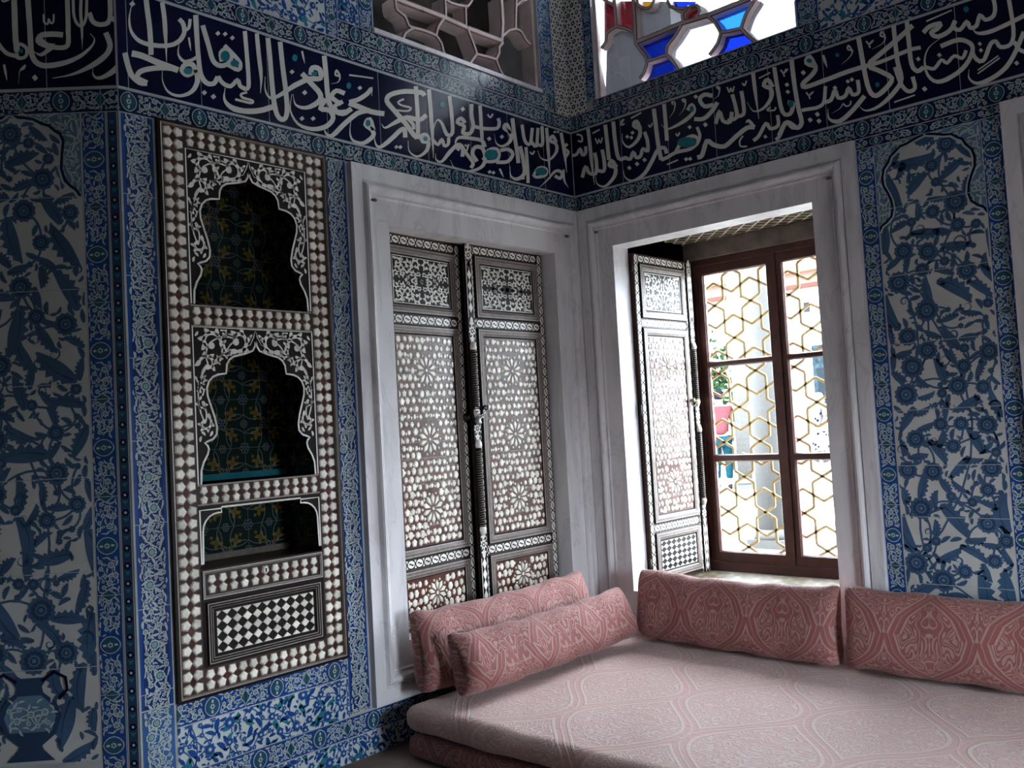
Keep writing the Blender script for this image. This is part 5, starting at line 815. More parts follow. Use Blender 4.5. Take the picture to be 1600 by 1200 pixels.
DOTA='0 -3005 3436 -2990 3453 -2979 3442 -2994 3425;0 -2606 3424 -2592 3439 -2582 3429 -2595 3415;0 -2569 3432 -2555 3446 -2545 3437 -2559 3423;0 -2533 3424 -2519 3439 -2508 3429 -2522 3415;0 -2686 3129 -2672 3143 -2661 3132 -2675 3118;0 -2643 3121 -2627 3136 -2616 3124 -2631 3109;0 -2214 3346 -2198 3361 -2186 3351 -2202 3336;0 -2146 3259 -2129 3275 -2116 3263 -2133 3248;0 -2168 3123 -2152 3138 -2140 3127 -2156 3113;0 -2102 3138 -2085 3152 -2073 3142 -2090 3127;0 -1797 3368 -1780 3383 -1767 3373 -1784 3358;0 -1042 3426 -1019 3445 -1002 3433 -1025 3414;0 -829 3293 -806 3310 -789 3298 -812 3281;0 -838 3088 -818 3102 -804 3092 -824 3078;0 -804 3089 -785 3103 -770 3093 -790 3079;0 -1565 3098 -1548 3112 -1536 3102 -1553 3088;0 -1537 3104 -1520 3117 -1507 3107 -1524 3093;0 -712 3329 -690 3346 -674 3335 -696 3318;0 -190 3468 -171 3481 -157 3472 -176 3459;0 -157 3474 -137 3488 -123 3479 -143 3466;0 -531 3101 -514 3113 -501 3104 -518 3092;1 -2537 3336 -2542 3319 -2555 3306 -2570 3302 -2582 3308 -2586 3322 -2581 3339 -2568 3352 -2553 3356 -2541 3350;1 -2490 3313 -2495 3302 -2507 3293 -2522 3289 -2533 3292 -2537 3301 -2532 3312 -2520 3321 -2506 3325 -2494 3322;1 -2728 3216 -2732 3205 -2743 3196 -2757 3193 -2767 3196 -2771 3205 -2766 3215 -2755 3224 -2742 3227 -2732 3224;1 -2165 3428 -2168 3417 -2176 3408 -2186 3405 -2194 3410 -2196 3419 -2193 3431 -2185 3440 -2175 3442 -2167 3438;1 -1840 3368 -1843 3357 -1851 3349 -1861 3346 -1869 3351 -1871 3360 -1867 3371 -1859 3379 -1850 3382 -1842 3377;1 -1723 3195 -1727 3183 -1736 3175 -1746 3172 -1755 3177 -1757 3188 -1753 3200 -1744 3209 -1734 3211 -1725 3206;1 -2048 3378 -2052 3370 -2062 3363 -2074 3360 -2083 3362 -2087 3368 -2083 3376 -2073 3383 -2061 3387 -2051 3385;1 -736 3211 -749 3189 -782 3170 -820 3163 -850 3170 -861 3187 -847 3210 -815 3228 -777 3235 -746 3229;1 -275 3188 -288 3170 -320 3155 -358 3148 -387 3153 -397 3167 -384 3185 -353 3200 -315 3207 -286 3202;1 -1167 3423 -1172 3411 -1183 3402 -1195 3399 -1205 3403 -1208 3413 -1203 3426 -1193 3435 -1180 3438 -1170 3433;1 -1318 3193 -1322 3183 -1331 3176 -1341 3174 -1349 3178 -1352 3186 -1348 3195 -1339 3202 -1329 3204 -1321 3201'
DOTB='0 856 3111 872 3119 884 3102 867 3094;0 883 3106 900 3114 911 3097 895 3090;0 999 3285 1017 3293 1031 3273 1012 3265;0 894 3298 911 3305 922 3288 906 3281;0 948 3470 966 3477 978 3458 961 3451;0 1120 3123 1138 3131 1151 3112 1133 3104;0 438 3157 458 3165 472 3146 453 3138;0 499 3168 518 3177 532 3157 513 3149;0 557 3180 576 3188 590 3169 570 3161;0 1524 3368 1540 3375 1550 3358 1535 3351;0 1526 3327 1541 3334 1552 3317 1537 3310;0 440 3359 457 3365 469 3349 452 3342;0 471 3345 488 3352 500 3335 483 3328;0 482 3373 499 3380 511 3363 494 3357;0 1376 3113 1390 3119 1401 3104 1386 3097;0 1641 3137 1657 3145 1669 3126 1652 3118;0 1683 3156 1699 3164 1711 3145 1695 3137;0 1689 3117 1706 3125 1717 3107 1701 3098;0 1791 3270 1806 3277 1816 3260 1801 3252;0 1621 3406 1638 3414 1650 3395 1633 3387;0 2223 3288 2236 3295 2245 3278 2232 3272;0 2323 3276 2336 3283 2345 3266 2332 3260;0 2240 3129 2255 3137 2266 3119 2251 3111;0 2657 3128 2670 3135 2678 3119 2666 3112;0 2509 3270 2520 3276 2528 3262 2517 3256;0 2512 3238 2523 3244 2531 3229 2519 3223;0 1863 3283 1876 3289 1885 3274 1872 3268;0 1885 3286 1898 3293 1907 3278 1894 3271;1 950 3189 936 3173 902 3170 859 3181 826 3201 814 3224 829 3240 864 3243 906 3232 939 3212;1 946 3394 942 3383 934 3378 925 3381 917 3390 915 3402 919 3413 927 3417 937 3415 944 3406;1 1569 3245 1565 3234 1556 3228 1546 3231 1538 3241 1536 3255 1540 3266 1549 3272 1559 3269 1567 3258;1 1690 3450 1687 3444 1678 3442 1669 3445 1661 3452 1658 3460 1662 3467 1670 3469 1680 3465 1688 3458;1 2484 3448 2481 3440 2474 3437 2467 3440 2461 3448 2459 3458 2462 3466 2469 3469 2477 3466 2482 3458;1 2036 3212 2034 3205 2028 3201 2021 3204 2015 3210 2014 3218 2017 3226 2023 3229 2030 3227 2035 3220;1 1840 3433 1837 3426 1832 3424 1825 3426 1821 3432 1819 3439 1822 3446 1827 3448 1833 3446 1838 3440'
DOTC='0 349 3114 335 3125 325 3110 339 3099;1 379 3227 381 3221 386 3218 393 3218 398 3222 400 3227 398 3233 392 3236 386 3236 381 3232'
BARA='30 -1466 3964 -1459 3962 -1420 3961 -1278 3965 -1113 3968 -1013 3964 -916 3960 -773 3963 -612 3968;26 -613 3963 -601 4026 -592 4092 -592 4167 -594 4246;18 -1478 3960 -1477 3927 -1471 3899 -1443 3889 -1413 3880 -1399 3856 -1387 3833 -1367 3830 -1345 3832;18 -1345 3832 -1303 3836 -1260 3839 -1220 3838 -1179 3837;18 -1345 3832 -1385 3806 -1418 3779 -1434 3747 -1445 3714;18 -1179 3837 -1169 3868 -1156 3898 -1135 3926 -1111 3954;18 -1179 3837 -1158 3821 -1140 3803 -1133 3781 -1128 3759 -1114 3738 -1099 3717;18 -916 3960 -904 3939 -892 3918 -879 3892 -866 3866 -855 3842 -845 3818;18 -845 3818 -870 3790 -893 3763 -911 3739 -928 3715;18 -845 3818 -803 3822 -761 3826 -718 3829 -674 3832;18 -674 3832 -656 3859 -641 3884 -642 3900 -642 3914 -625 3935 -603 3958;18 -674 3832 -660 3802 -643 3772 -617 3743 -589 3714;16 -1092 4085 -1092 4030 -1092 3975;16 -922 4091 -924 4031 -926 3972;16 -1092 4085 -1070 4078 -1041 4074 -981 4080 -922 4091 -898 4102 -884 4118 -868 4139 -853 4162;18 -599 4003 -569 4030 -539 4055 -506 4071 -473 4084;18 -473 4084 -461 4188 -449 4292;18 -473 4084 -444 4086 -418 4082 -398 4062 -380 4040 -357 4031 -334 4024;16 -454 4239 -430 4263 -405 4286 -377 4301 -348 4314'
BARB='20 394 4291 393 4198 393 4106;18 393 4106 352 4099 319 4089 311 4065 308 4040 290 4021 269 4005;18 393 4106 425 4090 456 4073 487 4052 518 4031;22 538 4237 539 4164 540 4091 538 4018 536 3944;26 537 3952 627 3952 715 3952 803 3956 889 3957 964 3950 1054 3942 1190 3942 1336 3944;18 536 3944 552 3919 567 3895 581 3875 594 3855 606 3832 611 3806 602 3774 586 3744 569 3727 551 3714;18 611 3806 645 3803 680 3801 716 3801 753 3801;18 753 3801 777 3772 798 3743 814 3713 828 3683;18 753 3801 757 3828 766 3854 788 3871 815 3888 842 3914 871 3943;18 1054 3942 1080 3912 1103 3881 1120 3846 1135 3810;18 1135 3810 1124 3781 1109 3753 1083 3728 1052 3704;18 1135 3810 1169 3804 1202 3798 1234 3794 1266 3790;18 1266 3790 1282 3766 1299 3741 1322 3711 1347 3681;18 1266 3790 1282 3826 1300 3859 1319 3883 1338 3901 1353 3916 1365 3929;16 894 3960 886 3983 883 4004 898 4022 923 4034 957 4035 989 4028 1001 4011 1003 3990 993 3975 978 3960;16 567 4226 569 4204 576 4181 596 4159 622 4142 647 4137 670 4142 683 4158 694 4179;16 788 4144 794 4114 809 4086 851 4060 895 4042 915 4039 929 4042;16 302 4325 338 4290 369 4263 383 4260 392 4265'
PANB='5 234 3684 269 4005 308 4040 319 4089 393 4106 518 4031 536 3944 567 3895 611 3806 586 3744 550 3709;1 276 4335 394 4291 393 4106 319 4089 308 4040 269 4005 251 4000;1 394 4291 538 4237 535 4030 393 4106;2 536 3944 715 3952 889 3957 815 3888 766 3854 753 3801 611 3806 567 3895;2 611 3806 753 3801 798 3743 828 3678 550 3704 586 3744;0 753 3801 766 3854 815 3888 889 3957 1054 3942 1103 3881 1135 3810 1109 3753 1052 3700 828 3678 798 3743;3 1054 3942 1336 3944 1300 3859 1266 3790 1135 3810 1103 3881;2 1135 3810 1266 3790 1299 3741 1336 3675 1051 3695 1109 3753;0 1266 3790 1300 3859 1338 3901 1366 3933 1638 3832 1625 3652 1336 3675 1299 3741;5 538 4237 567 4226 576 4181 622 4142 670 4142 694 4179 788 4144 809 4086 895 4042 923 4034 883 4004 894 3960 715 3952 537 3952;4 567 4226 576 4181 622 4142 670 4142 694 4179;2 788 4144 809 4086 895 4042 940 4043 954 4082;1 894 3960 883 4004 923 4034 989 4028 1003 3990 978 3960;0 989 4028 940 4043 954 4082 1316 3947 1054 3942 978 3960 1003 3990'


# ------------------------------------------------------------------ the setting
FA = Fr((0, 0, 0), (0, 1, 0), (0, 0, 1), (1, 0, 0))            # left wall: across = y
FB = Fr((0, 0, 0), (1, 0, 0), (0, 0, 1), (0, -1, 0))           # window wall: across = x
Q_ = math.sqrt(0.5)
FC = Fr((0, -3.066, 0), (-Q_, -Q_, 0), (0, 0, 1), (Q_, -Q_, 0))  # chamfer wall


def wall(name, fr, u0, u1, v0, v1, holes, th, m):
    g = G()
    us = sorted({u0, u1} | {h[0] for h in holes} | {h[1] for h in holes})
    vs = sorted({v0, v1} | {h[2] for h in holes} | {h[3] for h in holes})
    for a, b in zip(us[:-1], us[1:]):
        for c, d in zip(vs[:-1], vs[1:]):
            if any(h[0] < (a + b) / 2 < h[1] and h[2] < (c + d) / 2 < h[3] for h in holes):
                continue
            g.quad(fr, a, b, c, d, 0, m)
            g.quad(fr, a, b, c, d, -th, m)
    for h in holes + [(u0, u1, v0, v1)]:
        g.ringloft(fr, [(h[0], h[1], h[2], h[3], 0), (h[0], h[1], h[2], h[3], -th)], m)
    o = g.build(name)
    o['kind'] = 'structure'
    return o


H_NICHE = (-2.90, -2.04, 0.475, 2.955)
H_DOOR = (-1.642, -0.265, 0.47, 2.656)
H_UPA = (-1.67, -0.285, 3.715, 5.0)
TA = 0.55


def big(h):
    return (h[0] - 0.014, h[1] + 0.014, h[2] - 0.014, h[3] + 0.014)


wallA = wall('wall_left', FA, -3.066, 0, FLOOR, ZC, [H_NICHE, big(H_DOOR), H_UPA], TA, GROUT)
W1 = (0.298, 1.636, 0.47, 2.678)
W2 = (2.84, 4.178, 0.47, 2.678)
UW1 = (0.225, 1.615, 3.665, 5.0)
UW2 = (2.80, 4.19, 3.665, 5.0)
TB = 1.0
wallB = wall('wall_back', FB, -0.6, WX, FLOOR, ZC, [(0.286, 1.648, 0.464, 2.780), W2, UW1, UW2], TB, GROUT)
wallC = wall('wall_corner', FC, 0, 0.9, FLOOR, ZC, [], 0.3, GROUT)
xc, yc = FC.p(0.9, 0)[0], FC.p(0.9, 0)[1]
wall('wall_far_left', Fr((xc, WY, 0), (0, 1, 0), (0, 0, 1), (1, 0, 0)), 0, yc - WY, FLOOR, ZC, [], 0.3, PLASTER)
wall('wall_right', Fr((WX, 0, 0), (0, -1, 0), (0, 0, 1), (-1, 0, 0)), 0, -WY, FLOOR, ZC, [(1.28, 2.12, 0.45, 1.78)], 0.3, PLASTER)  # opening cut for the added fill-light window
wall('wall_rear', Fr((WX, WY, 0), (-1, 0, 0), (0, 0, 1), (0, 1, 0)), 0, WX - xc, FLOOR, ZC, [], 0.3, PLASTER)
g = G()
g.face([(xc - 0.3, WY, FLOOR), (WX, WY, FLOOR), (WX, 0, FLOOR), (xc - 0.3, 0, FLOOR)], FLOORM)
g.face([(xc - 0.3, WY, FLOOR - 0.1), (WX, WY, FLOOR - 0.1), (WX, 0, FLOOR - 0.1), (xc - 0.3, 0, FLOOR - 0.1)], FLOORM)
g.build('floor')['kind'] = 'structure'
g = G()
g.box(Fr((xc - 0.6, WY - 0.3, ZC), (1, 0, 0), (0, 1, 0), (0, 0, 1)), 0, WX - xc + 0.9, 0, -WY + 1.3, 0, 0.2, PLASTER)
g.build('ceiling')['kind'] = 'structure'


def unpack(s):
    return [[int(k) / 1000 for k in r.split()] for r in s.split(';')]


def frieze(fr, wallo, u0, u1, joints, cal, dots):
    """navy inscription band: ground tiles, pale edge lines, white lettering in raised glaze"""
    z0, z1 = 3.058, 3.498
    g = G()
    g.quad(fr, u0, u1, z0 - 0.004, z1 + 0.004, 0.0006, GROUT)
    js = [u0] + joints + [u1]
    for a, b in zip(js[:-1], js[1:]):
        g.quad(fr, a + 0.0015, b - 0.0015, z0, z1, 0.0012, INK)
    g.quad(fr, u0, u1, z0, z0 + 0.010, 0.0016, PALE)
    g.quad(fr, u0, u1, z1 - 0.009, z1, 0.0016, PALE)
    band = g.build('inscription_band', wallo)
    g = G()
    for k, r in enumerate(unpack(dots)):
        pts = [(r[i], r[i + 1]) for i in range(1, len(r), 2)]
        if r[0] > 0.0005:
            g.face([fr.p(a, b, 0.0042) for a, b in pts], TURQ)
        else:
            g.prism(fr, pts, 0.0012, 0.0040, IVORY)
    for k, r in enumerate(unpack(cal)):
        d = 0.0026 + 0.00003 * (k % 40)
        L = [(r[i], r[i + 1]) for i in range(0, len(r), 4)]
        Rr = [(r[i], r[i + 1]) for i in range(2, len(r), 4)]
        L = [(min(max(a, u0 + 0.001), u1 - 0.001), min(max(b, z0 + 0.004), z1 - 0.006)) for a, b in L]
        Rr = [(min(max(a, u0 + 0.001), u1 - 0.001), min(max(b, z0 + 0.004), z1 - 0.006)) for a, b in Rr]
        for i in range(len(L) - 1):
            g.face([fr.p(*L[i], d), fr.p(*L[i + 1], d), fr.p(*Rr[i + 1], d), fr.p(*Rr[i], d)], IVORY)
    g.build('calligraphy', band)


frieze(FA, wallA, -3.064, -0.004, [-3.02, -2.687, -2.338, -1.999, -1.655, -1.312, -0.968, -0.636, -0.298], CALA, DOTA)
frieze(FB, wallB, 0.004, 2.86, [0.403, 0.751, 1.077, 1.429, 1.746, 2.077, 2.418, 2.76], CALB, DOTB)
frieze(FC, wallC, 0.004, 0.9, [0.29, 0.62], CALC, DOTC)


def courses(wallo, name, jobs):
    g = G()
    for fn, a, k in jobs:
        fn(g, *a, **k)
    return g.build(name, wallo)


B_ = unit_border
# --- left wall tile work
courses(wallA, 'border_course', [
    (run_h, (FA, -3.064, 0, 2.958, 0.098), dict(phase=0.12)),
    (run_h, (FA, -3.064, 0, 3.502, 0.098), dict(seeds=(4, 5), phase=0.2)),
    (run_h, (FA, -1.905, -0.13, 3.604, 0.098), dict(seeds=(1, 5, 2), phase=0.05))])
courses(wallA, 'vine_strip', [
    (run_v, (FA, -3.06, 0.478, 2.956, 0.14), dict(seeds=(11, 12))),
    (run_v, (FA, -3.06, FLOOR, 0.474, 0.14), dict(seeds=(13,), bgm=BLUE)),
    (run_v, (FA, -2.03, 0.19, 2.956, 0.128), dict(seeds=(14, 15)))])
courses(wallA, 'border_course', [
    (run_h, (FA, -2.912, -2.03, 0.372, 0.096), dict(seeds=(6, 7), bgm=ROYAL)),
    (run_h, (FA, -2.912, -0.02, 0.078, 0.098), dict(seeds=(7, 6), phase=0.1, bgm=ROYAL))])


def white_row(g, fr, u0, u1, v0, v1, T=0.30, seeds=(21, 22, 23)):
    g.quad(fr, u0, u1, v0, v1, 0.0006, GROUT)
    u, i = u0, 0
    while u < u1 - 0.01:
        it = moved(U(unit_white, seeds[i % len(seeds)], T - 0.003, T - 0.003), u + 0.0015, v0 + 0.0015)
        g.orn(fr, clipped(it, (u0, u1 - 0.0015, v0, v1 - 0.0015)))
        u += T
        i += 1


courses(wallA, 'flower_tile', [(white_row, (FA, -2.912, -2.03, 0.178, 0.370, 0.296), {}), (white_row, (FA, -2.912, -0.02, FLOOR, 0.076, 0.296), {})])
courses(wallA, 'flower_tile', [(white_row, (FA, -3.06, -1.985, 3.604, 4.6, 0.34), dict(seeds=(24, 25, 26)))])
courses(wallA, 'border_course', [(run_v, (FA, -1.985, 3.604, 4.6, 0.078, B_, 0.30), {}), (run_v, (FA, -1.768, 3.704, 4.6, 0.095, B_, 0.30), dict(seeds=(2, 3)))])
courses(wallA, 'flower_tile', [(run_v, (FA, -1.905, 3.704, 4.6, 0.135, unit_white, 0.30), dict(seeds=(27, 28)))])
courses(wallA, 'border_course', [(run_v, (FA, -0.28, 3.604, 4.6, 0.13, B_, 0.30), dict(seeds=(4, 1)))])


def mosaic(g, fr, u0, u1, v0, v1):
    g.orn(fr, moved(unit_mosaic(u1 - u0, v1 - v0), u0, v0))


courses(wallA, 'star_mosaic', [(mosaic, (FA, -0.148, -0.002, 3.604, 4.6), {})])
courses(wallB, 'star_mosaic', [(mosaic, (FB, 0.002, 0.150, 3.604, 4.6), {})])
# --- window wall tile work
courses(wallB, 'border_course', [
    (run_h, (FB, 0.002, 3.2, 2.958, 0.098), dict(phase=0.15)),
    (run_h, (FB, 0.002, 3.2, 3.502, 0.100), dict(seeds=(4, 5), phase=0.1)),
    (run_h, (FB, 0.20, 1.75, 3.604, 0.058, 0.20), dict(seeds=(8, 9))),
    (run_v, (FB, 0.152, 3.664, 4.6, 0.070, B_, 0.30), {}),
    (run_v, (FB, 1.622, 3.664, 4.6, 0.120, B_, 0.30), {})])
courses(wallB, 'flower_tile', [(white_row, (FB, 1.745, 3.2, 3.604, 4.6, 0.34), dict(seeds=(24, 26)))])
courses(wallB, 'border_course', [
    (run_h, (FB, 1.888, 2.586, 2.902, 0.054, 0.22), dict(seeds=(8, 9))),
    (run_v, (FB, 1.889, 0.10, 2.90, 0.088, B_, 0.31), dict(seeds=(3, 1))),
    (run_v, (FB, 2.492, 0.10, 2.90, 0.092, B_, 0.31), dict(seeds=(5, 2)))])

ARCH_B = [(0, 2.895), (0.045, 2.882), (0.086, 2.868), (0.120, 2.862), (0.148, 2.838), (0.168, 2.825), (0.182, 2.795), (0.207, 2.765), (0.217, 2.725), (0.214, 2.68), (0.196, 2.64), (0.182, 2.60), (0.176, 2.555), (0.186, 2.515), (0.212, 2.49), (0.238, 2.475), (0.256, 2.445)]
ARCH_C = [(0, 2.965), (0.03, 2.942), (0.058, 2.939), (0.092, 2.932), (0.126, 2.912), (0.155, 2.902), (0.179, 2.88), (0.2, 2.865), (0.212, 2.835), (0.205, 2.78), (0.2, 2.72), (0.214, 2.668), (0.235, 2.645), (0.257, 2.628), (0.275, 2.60)]


def saz_panel(wallo, fr, name, uc, hw, v0, v1, arch, seed, tile, vase=None, joints=()):
    """tall panel of feathery leaves and lotus blossoms under a cusped arch"""
    g = G()
    g.quad(fr, uc - hw, uc + hw, v0, v1, 0.0008, GROUND)
    aL = [(uc - a, b) for a, b in arch]
    aR = [(uc + a, b) for a, b in arch]
    field = [(uc - hw, v0)] + aL[::-1] + aR[1:] + [(uc + hw, v0)]

    def ok(p):
        return inside((p[0] + uc - hw, p[1] + v0), field) and not (vase and vase(p[0], p[1] + v0))
    W, Hh = 2 * hw, v1 - v0
    n = max(1, int(Hh / 0.34))
    I = floral(W, Hh, seed, [(0.060, n, 13), (0.050, 2 * n, 12), (0.038, 2 * n, 11), (0.026, 2 * n, 9), (0.016, 3 * n, 6)],
               [(0.21, 0.080, 2 * n), (0.15, 0.062, 6 * n), (0.10, 0.044, 12 * n), (0.06, 0.026, 22 * n), (0.035, 0.015, 20 * n)],
               (SAZ, SAZD, SPAND, SAZ, SAZ, SAZD), 0.010, ok, 60, 6, curls=7 * n, gap=0.0)
    # fill whatever ground is left between the big leaves a little less tightly
    I = moved(I, uc - hw, v0)
    I = clipped(I, (uc - hw + 0.003, uc + hw - 0.003, v0, v1))
    g.orn(fr, I, 0.0012, 0.0004)
    for side, line in ((-1, aL), (1, aR)):
        corner = (uc + side * hw, v1)
        sp = line + [(uc + side * hw, line[-1][1]), corner] if abs(line[-1][0] - corner[0]) > 0.002 else line + [corner]
        sp = sp + [(uc, v1)]
        g.face([fr.p(a, b, 0.0014) for a, b in sp], SPAND)
        oks = lambda p: inside((p[0] + min(uc, corner[0]), p[1] + line[-1][1]), sp)
        J = floral(hw, v1 - line[-1][1], seed + 3, [(0.016, 4, 6), (0.010, 9, 5)], [(0.05, 0.012, 14), (0.032, 0.009, 26), (0.02, 0.007, 40)], (PALE, TURQ, PALE, PALE, PALE, None), 0.004, oks, 90)
        J = moved(J, uc - hw if side < 0 else uc, line[-1][1])
        g.orn(fr, J, 0.0018, 0.0003)
        S_ = []
        stroke(S_, line, 0.020, PALE, 4)
        stroke(S_, [(a + side * 0.004, b + 0.004) for a, b in line], 0.012, INK, 5)
        g.orn(fr, clipped(S_, (uc - hw, uc + hw, v0, v1)), 0.0018, 0.0004)
    J = []
    for v in joints:
        stroke(J, [(uc - hw, v), (uc + hw, v)], 0.003, GROUT, 9)
    g.orn(fr, J, 0.0018, 0.0004)
    return g, ok


g, _k = saz_panel(wallB, FB, 'saz_leaf_panel', 2.235, 0.255, 0.10, 2.90, ARCH_B, 31, 0.34, None, (0.335, 0.648, 0.982, 1.24, 1.52, 1.86, 2.21, 2.56))
g.build('saz_leaf_panel', wallB)

# --- chamfer wall, deep in shadow: border, strip, arched panel with a flower vase
VU, VZ = 0.432, 0.0


def in_vase(u, z):
    u = u + 0.445 - 0.285
    if 0.30 < z < 0.345:
        return abs(u - VU) < 0.12
    if 0.345 <= z < 0.62:
        return abs(u - VU) < 0.115 - 0.25 * abs(z - 0.46)
    return False


g, _k = saz_panel(wallC, FC, 'vase_panel', 0.445, 0.285, 0.30, 2.955, ARCH_C, 41, 0.36, in_vase, (0.675, 1.057, 1.44, 1.825, 2.215, 2.602))
I = []
prof = [(0.095, 0.315), (0.05, 0.36), (0.045, 0.375), (0.10, 0.42), (0.125, 0.49), (0.105, 0.545), (0.055, 0.585), (0.05, 0.61), (0.075, 0.645)]
I.append(([(VU - a, b) for a, b in prof] + [(VU + a, b) for a, b in prof[::-1]], 12, SAZD))
q = [(0.090, 0.43), (0.112, 0.49), (0.095, 0.535), (0.05, 0.575)]
I.append(([(VU - a * 0.92, b) for a, b in q] + [(VU + a * 0.92, b) for a, b in q[::-1]], 13, SPAND))
J = floral(0.17, 0.10, 77, [(0.017, 3, 7), (0.011, 5, 6)], [(0.03, 0.009, 22)], (PALE, TURQ, PALE, PALE, PALE, None), 0.004, None, 60)
I += [(p, 14 + l, m) for p, l, m in moved(J, VU - 0.085, 0.445)]
for s in (-1, 1):
    stroke(I, [(VU + s * a, b) for a, b in ((0.05, 0.63), (0.10, 0.665), (0.145, 0.64), (0.15, 0.59), (0.115, 0.555))], 0.012, INK, 13)
g.orn(FC, I, 0.0012, 0.0004)
g.build('vase_panel', wallC)
courses(wallC, 'border_course', [
    (run_h, (FC, 0.002, 0.9, 2.958, 0.098), dict(phase=0.25)),
    (run_h, (FC, 0.002, 0.9, 3.502, 0.098), dict(seeds=(5, 4))),
    (run_v, (FC, 0.056, FLOOR, 2.956, 0.098, B_, 0.40), dict(seeds=(3, 5))),
    (run_v, (FC, 0.732, FLOOR, 2.956, 0.098, B_, 0.40), dict(seeds=(3, 5)))])


def rosette_strip(g, fr, u0, u1, v0, v1):
    g.quad(fr, u0, u1, v0, v1, 0.0008, SAZD)
    I = []
    v, m = v0 + 0.03, (u0 + u1) / 2
    while v < v1 - 0.02:
        scallop(I, m, v, 0.016, INK, 2, 6, 0.25)
        disc(I, m, v, 0.006, PALE, 3, 6)
        for s in (-1, 1):
            leaf(I, m + s * 0.004, v + 0.035, 1.57 + s * 0.9, 0.022, 0.008, s * 0.8, TURQ, 2)
        v += 0.072
    stroke(I, [(u0 + 0.004, v0), (u0 + 0.004, v1)], 0.004, PALE, 2)
    stroke(I, [(u1 - 0.004, v0), (u1 - 0.004, v1)], 0.004, PALE, 2)
    g.orn(fr, I)


courses(wallC, 'rosette_strip', [(rosette_strip, (FC, 0.003, 0.053, FLOOR, 2.956), {})])
courses(wallC, 'flower_tile', [(white_row, (FC, 0.002, 0.9, 3.604, 4.6, 0.34), dict(seeds=(24, 25)))])


# --- marble surrounds
def surround(name, fr, outer, opening, depth):
    g = G()

    def ring(t, d):
        return (outer[0] + t * (opening[0] - outer[0]), outer[1] + t * (opening[1] - outer[1]), outer[2] + t * (opening[2] - outer[2]), outer[3] + t * (opening[3] - outer[3]), d)
    prof = [(0, 0.0), (0, 0.036), (0.27, 0.036), (0.285, 0.028), (0.30, 0.026), (0.32, 0.035), (0.35, 0.047), (0.39, 0.052), (0.43, 0.047), (0.46, 0.035), (0.475, 0.022), (0.50, 0.020), (0.52, 0.024), (0.545, 0.018), (0.56, 0.016), (1.0, 0.016), (1.0, -depth)]
    g.ringloft(fr, [ring(*p) for p in prof], MARBLE)
    # the thin shadowed joints between lintel and jambs
    for u0, u1 in ((outer[0], opening[0]), (opening[1], outer[1])):
        g.quad(fr, u0 + 0.005, u1 - 0.005, opening[3] + 0.028, opening[3] + 0.031, 0.0364, TAUPEL) if False else None
    o = g.build(name)
    o['kind'] = 'structure'
    return o


tr1 = surround('trim_1', FA, (-1.890, -0.004, 0.190, 2.952), H_DOOR, 0.13)
tr2 = surround('trim_2', FB, (0.040, 1.886, 0.190, 2.952), W1, 0.15)
tr3 = surround('trim_3', FB, (2.588, 4.42, 0.190, 2.952), W2, 0.15)
# small iron eyes at the upper corners of the mouldings
for o, pts, fr in ((tr1, ((-1.745, 2.775), (-0.145, 2.775)), FA), (tr2, ((0.185, 2.785), (1.745, 2.785)), FB)):
    for a, b in pts:
        g = G()
        g.tube([fr.p(a - 0.014, b, 0.022), fr.p(a, b - 0.003, 0.036), fr.p(a + 0.014, b - 0.002, 0.03)], [0.006, 0.010, 0.006], TAUPE, 8)
        g.build('curtain_eye', o)


# ------------------------------------------------------------------ inlay work
def pent_rows(g, fr, u0, u1, v0, v1, along_v, pitch=0.053, R=None):
    """two staggered-free rows of five-sided mother-of-pearl plaques with dark lozenges between"""
    L = (v1 - v0) if along_v else (u1 - u0)
    Wd = (u1 - u0) if along_v else (v1 - v0)
    n = max(1, round(L / pitch))
    p = L / n
    rw = Wd / 2
    for i in range(n):
        for s in (0, 1):
            a, b = (i + 0.5) * p, (s + 0.5) * rw
            k = min(p, rw) * 0.455
            # five-sided, point towards the band's middle line
            d = 1 if s == 0 else -1
            pts = []
            for j in range(5):
                th = j * 1.2566 + (0 if d > 0 else math.pi)
                pts.append((a + k * 1.02 * math.sin(th), b + k * 1.06 * math.cos(th)))
            if along_v:
                pts = [(u0 + y, v0 + x) for x, y in pts][::-1]
            else:
                pts = [(u0 + x, v0 + y) for x, y in pts]
            g.prism(fr, pts, 0.0, 0.0048, PEARL, 0.74)
            rim = [((pts[q][0] - sum(t[0] for t in pts) / 5) * 1.16 + sum(t[0] for t in pts) / 5, (pts[q][1] - sum(t[1] for t in pts) / 5) * 1.16 + sum(t[1] for t in pts) / 5) for q in range(5)]
            g.face([fr.p(x, y, 0.0008) for x, y in rim], TAUPEL)
        for a in ((i + 1) * p,) if i < n - 1 else ():
            k = min(p, rw) * 0.30
            q = [(a - k, rw), (a, rw - k), (a + k, rw), (a, rw + k)]
            q = [(u0 + y, v0 + x) for x, y in q] if along_v else [(u0 + x, v0 + y) for x, y in q]
            g.face([fr.p(x, y, 0.0012) for x, y in q], SHELL)


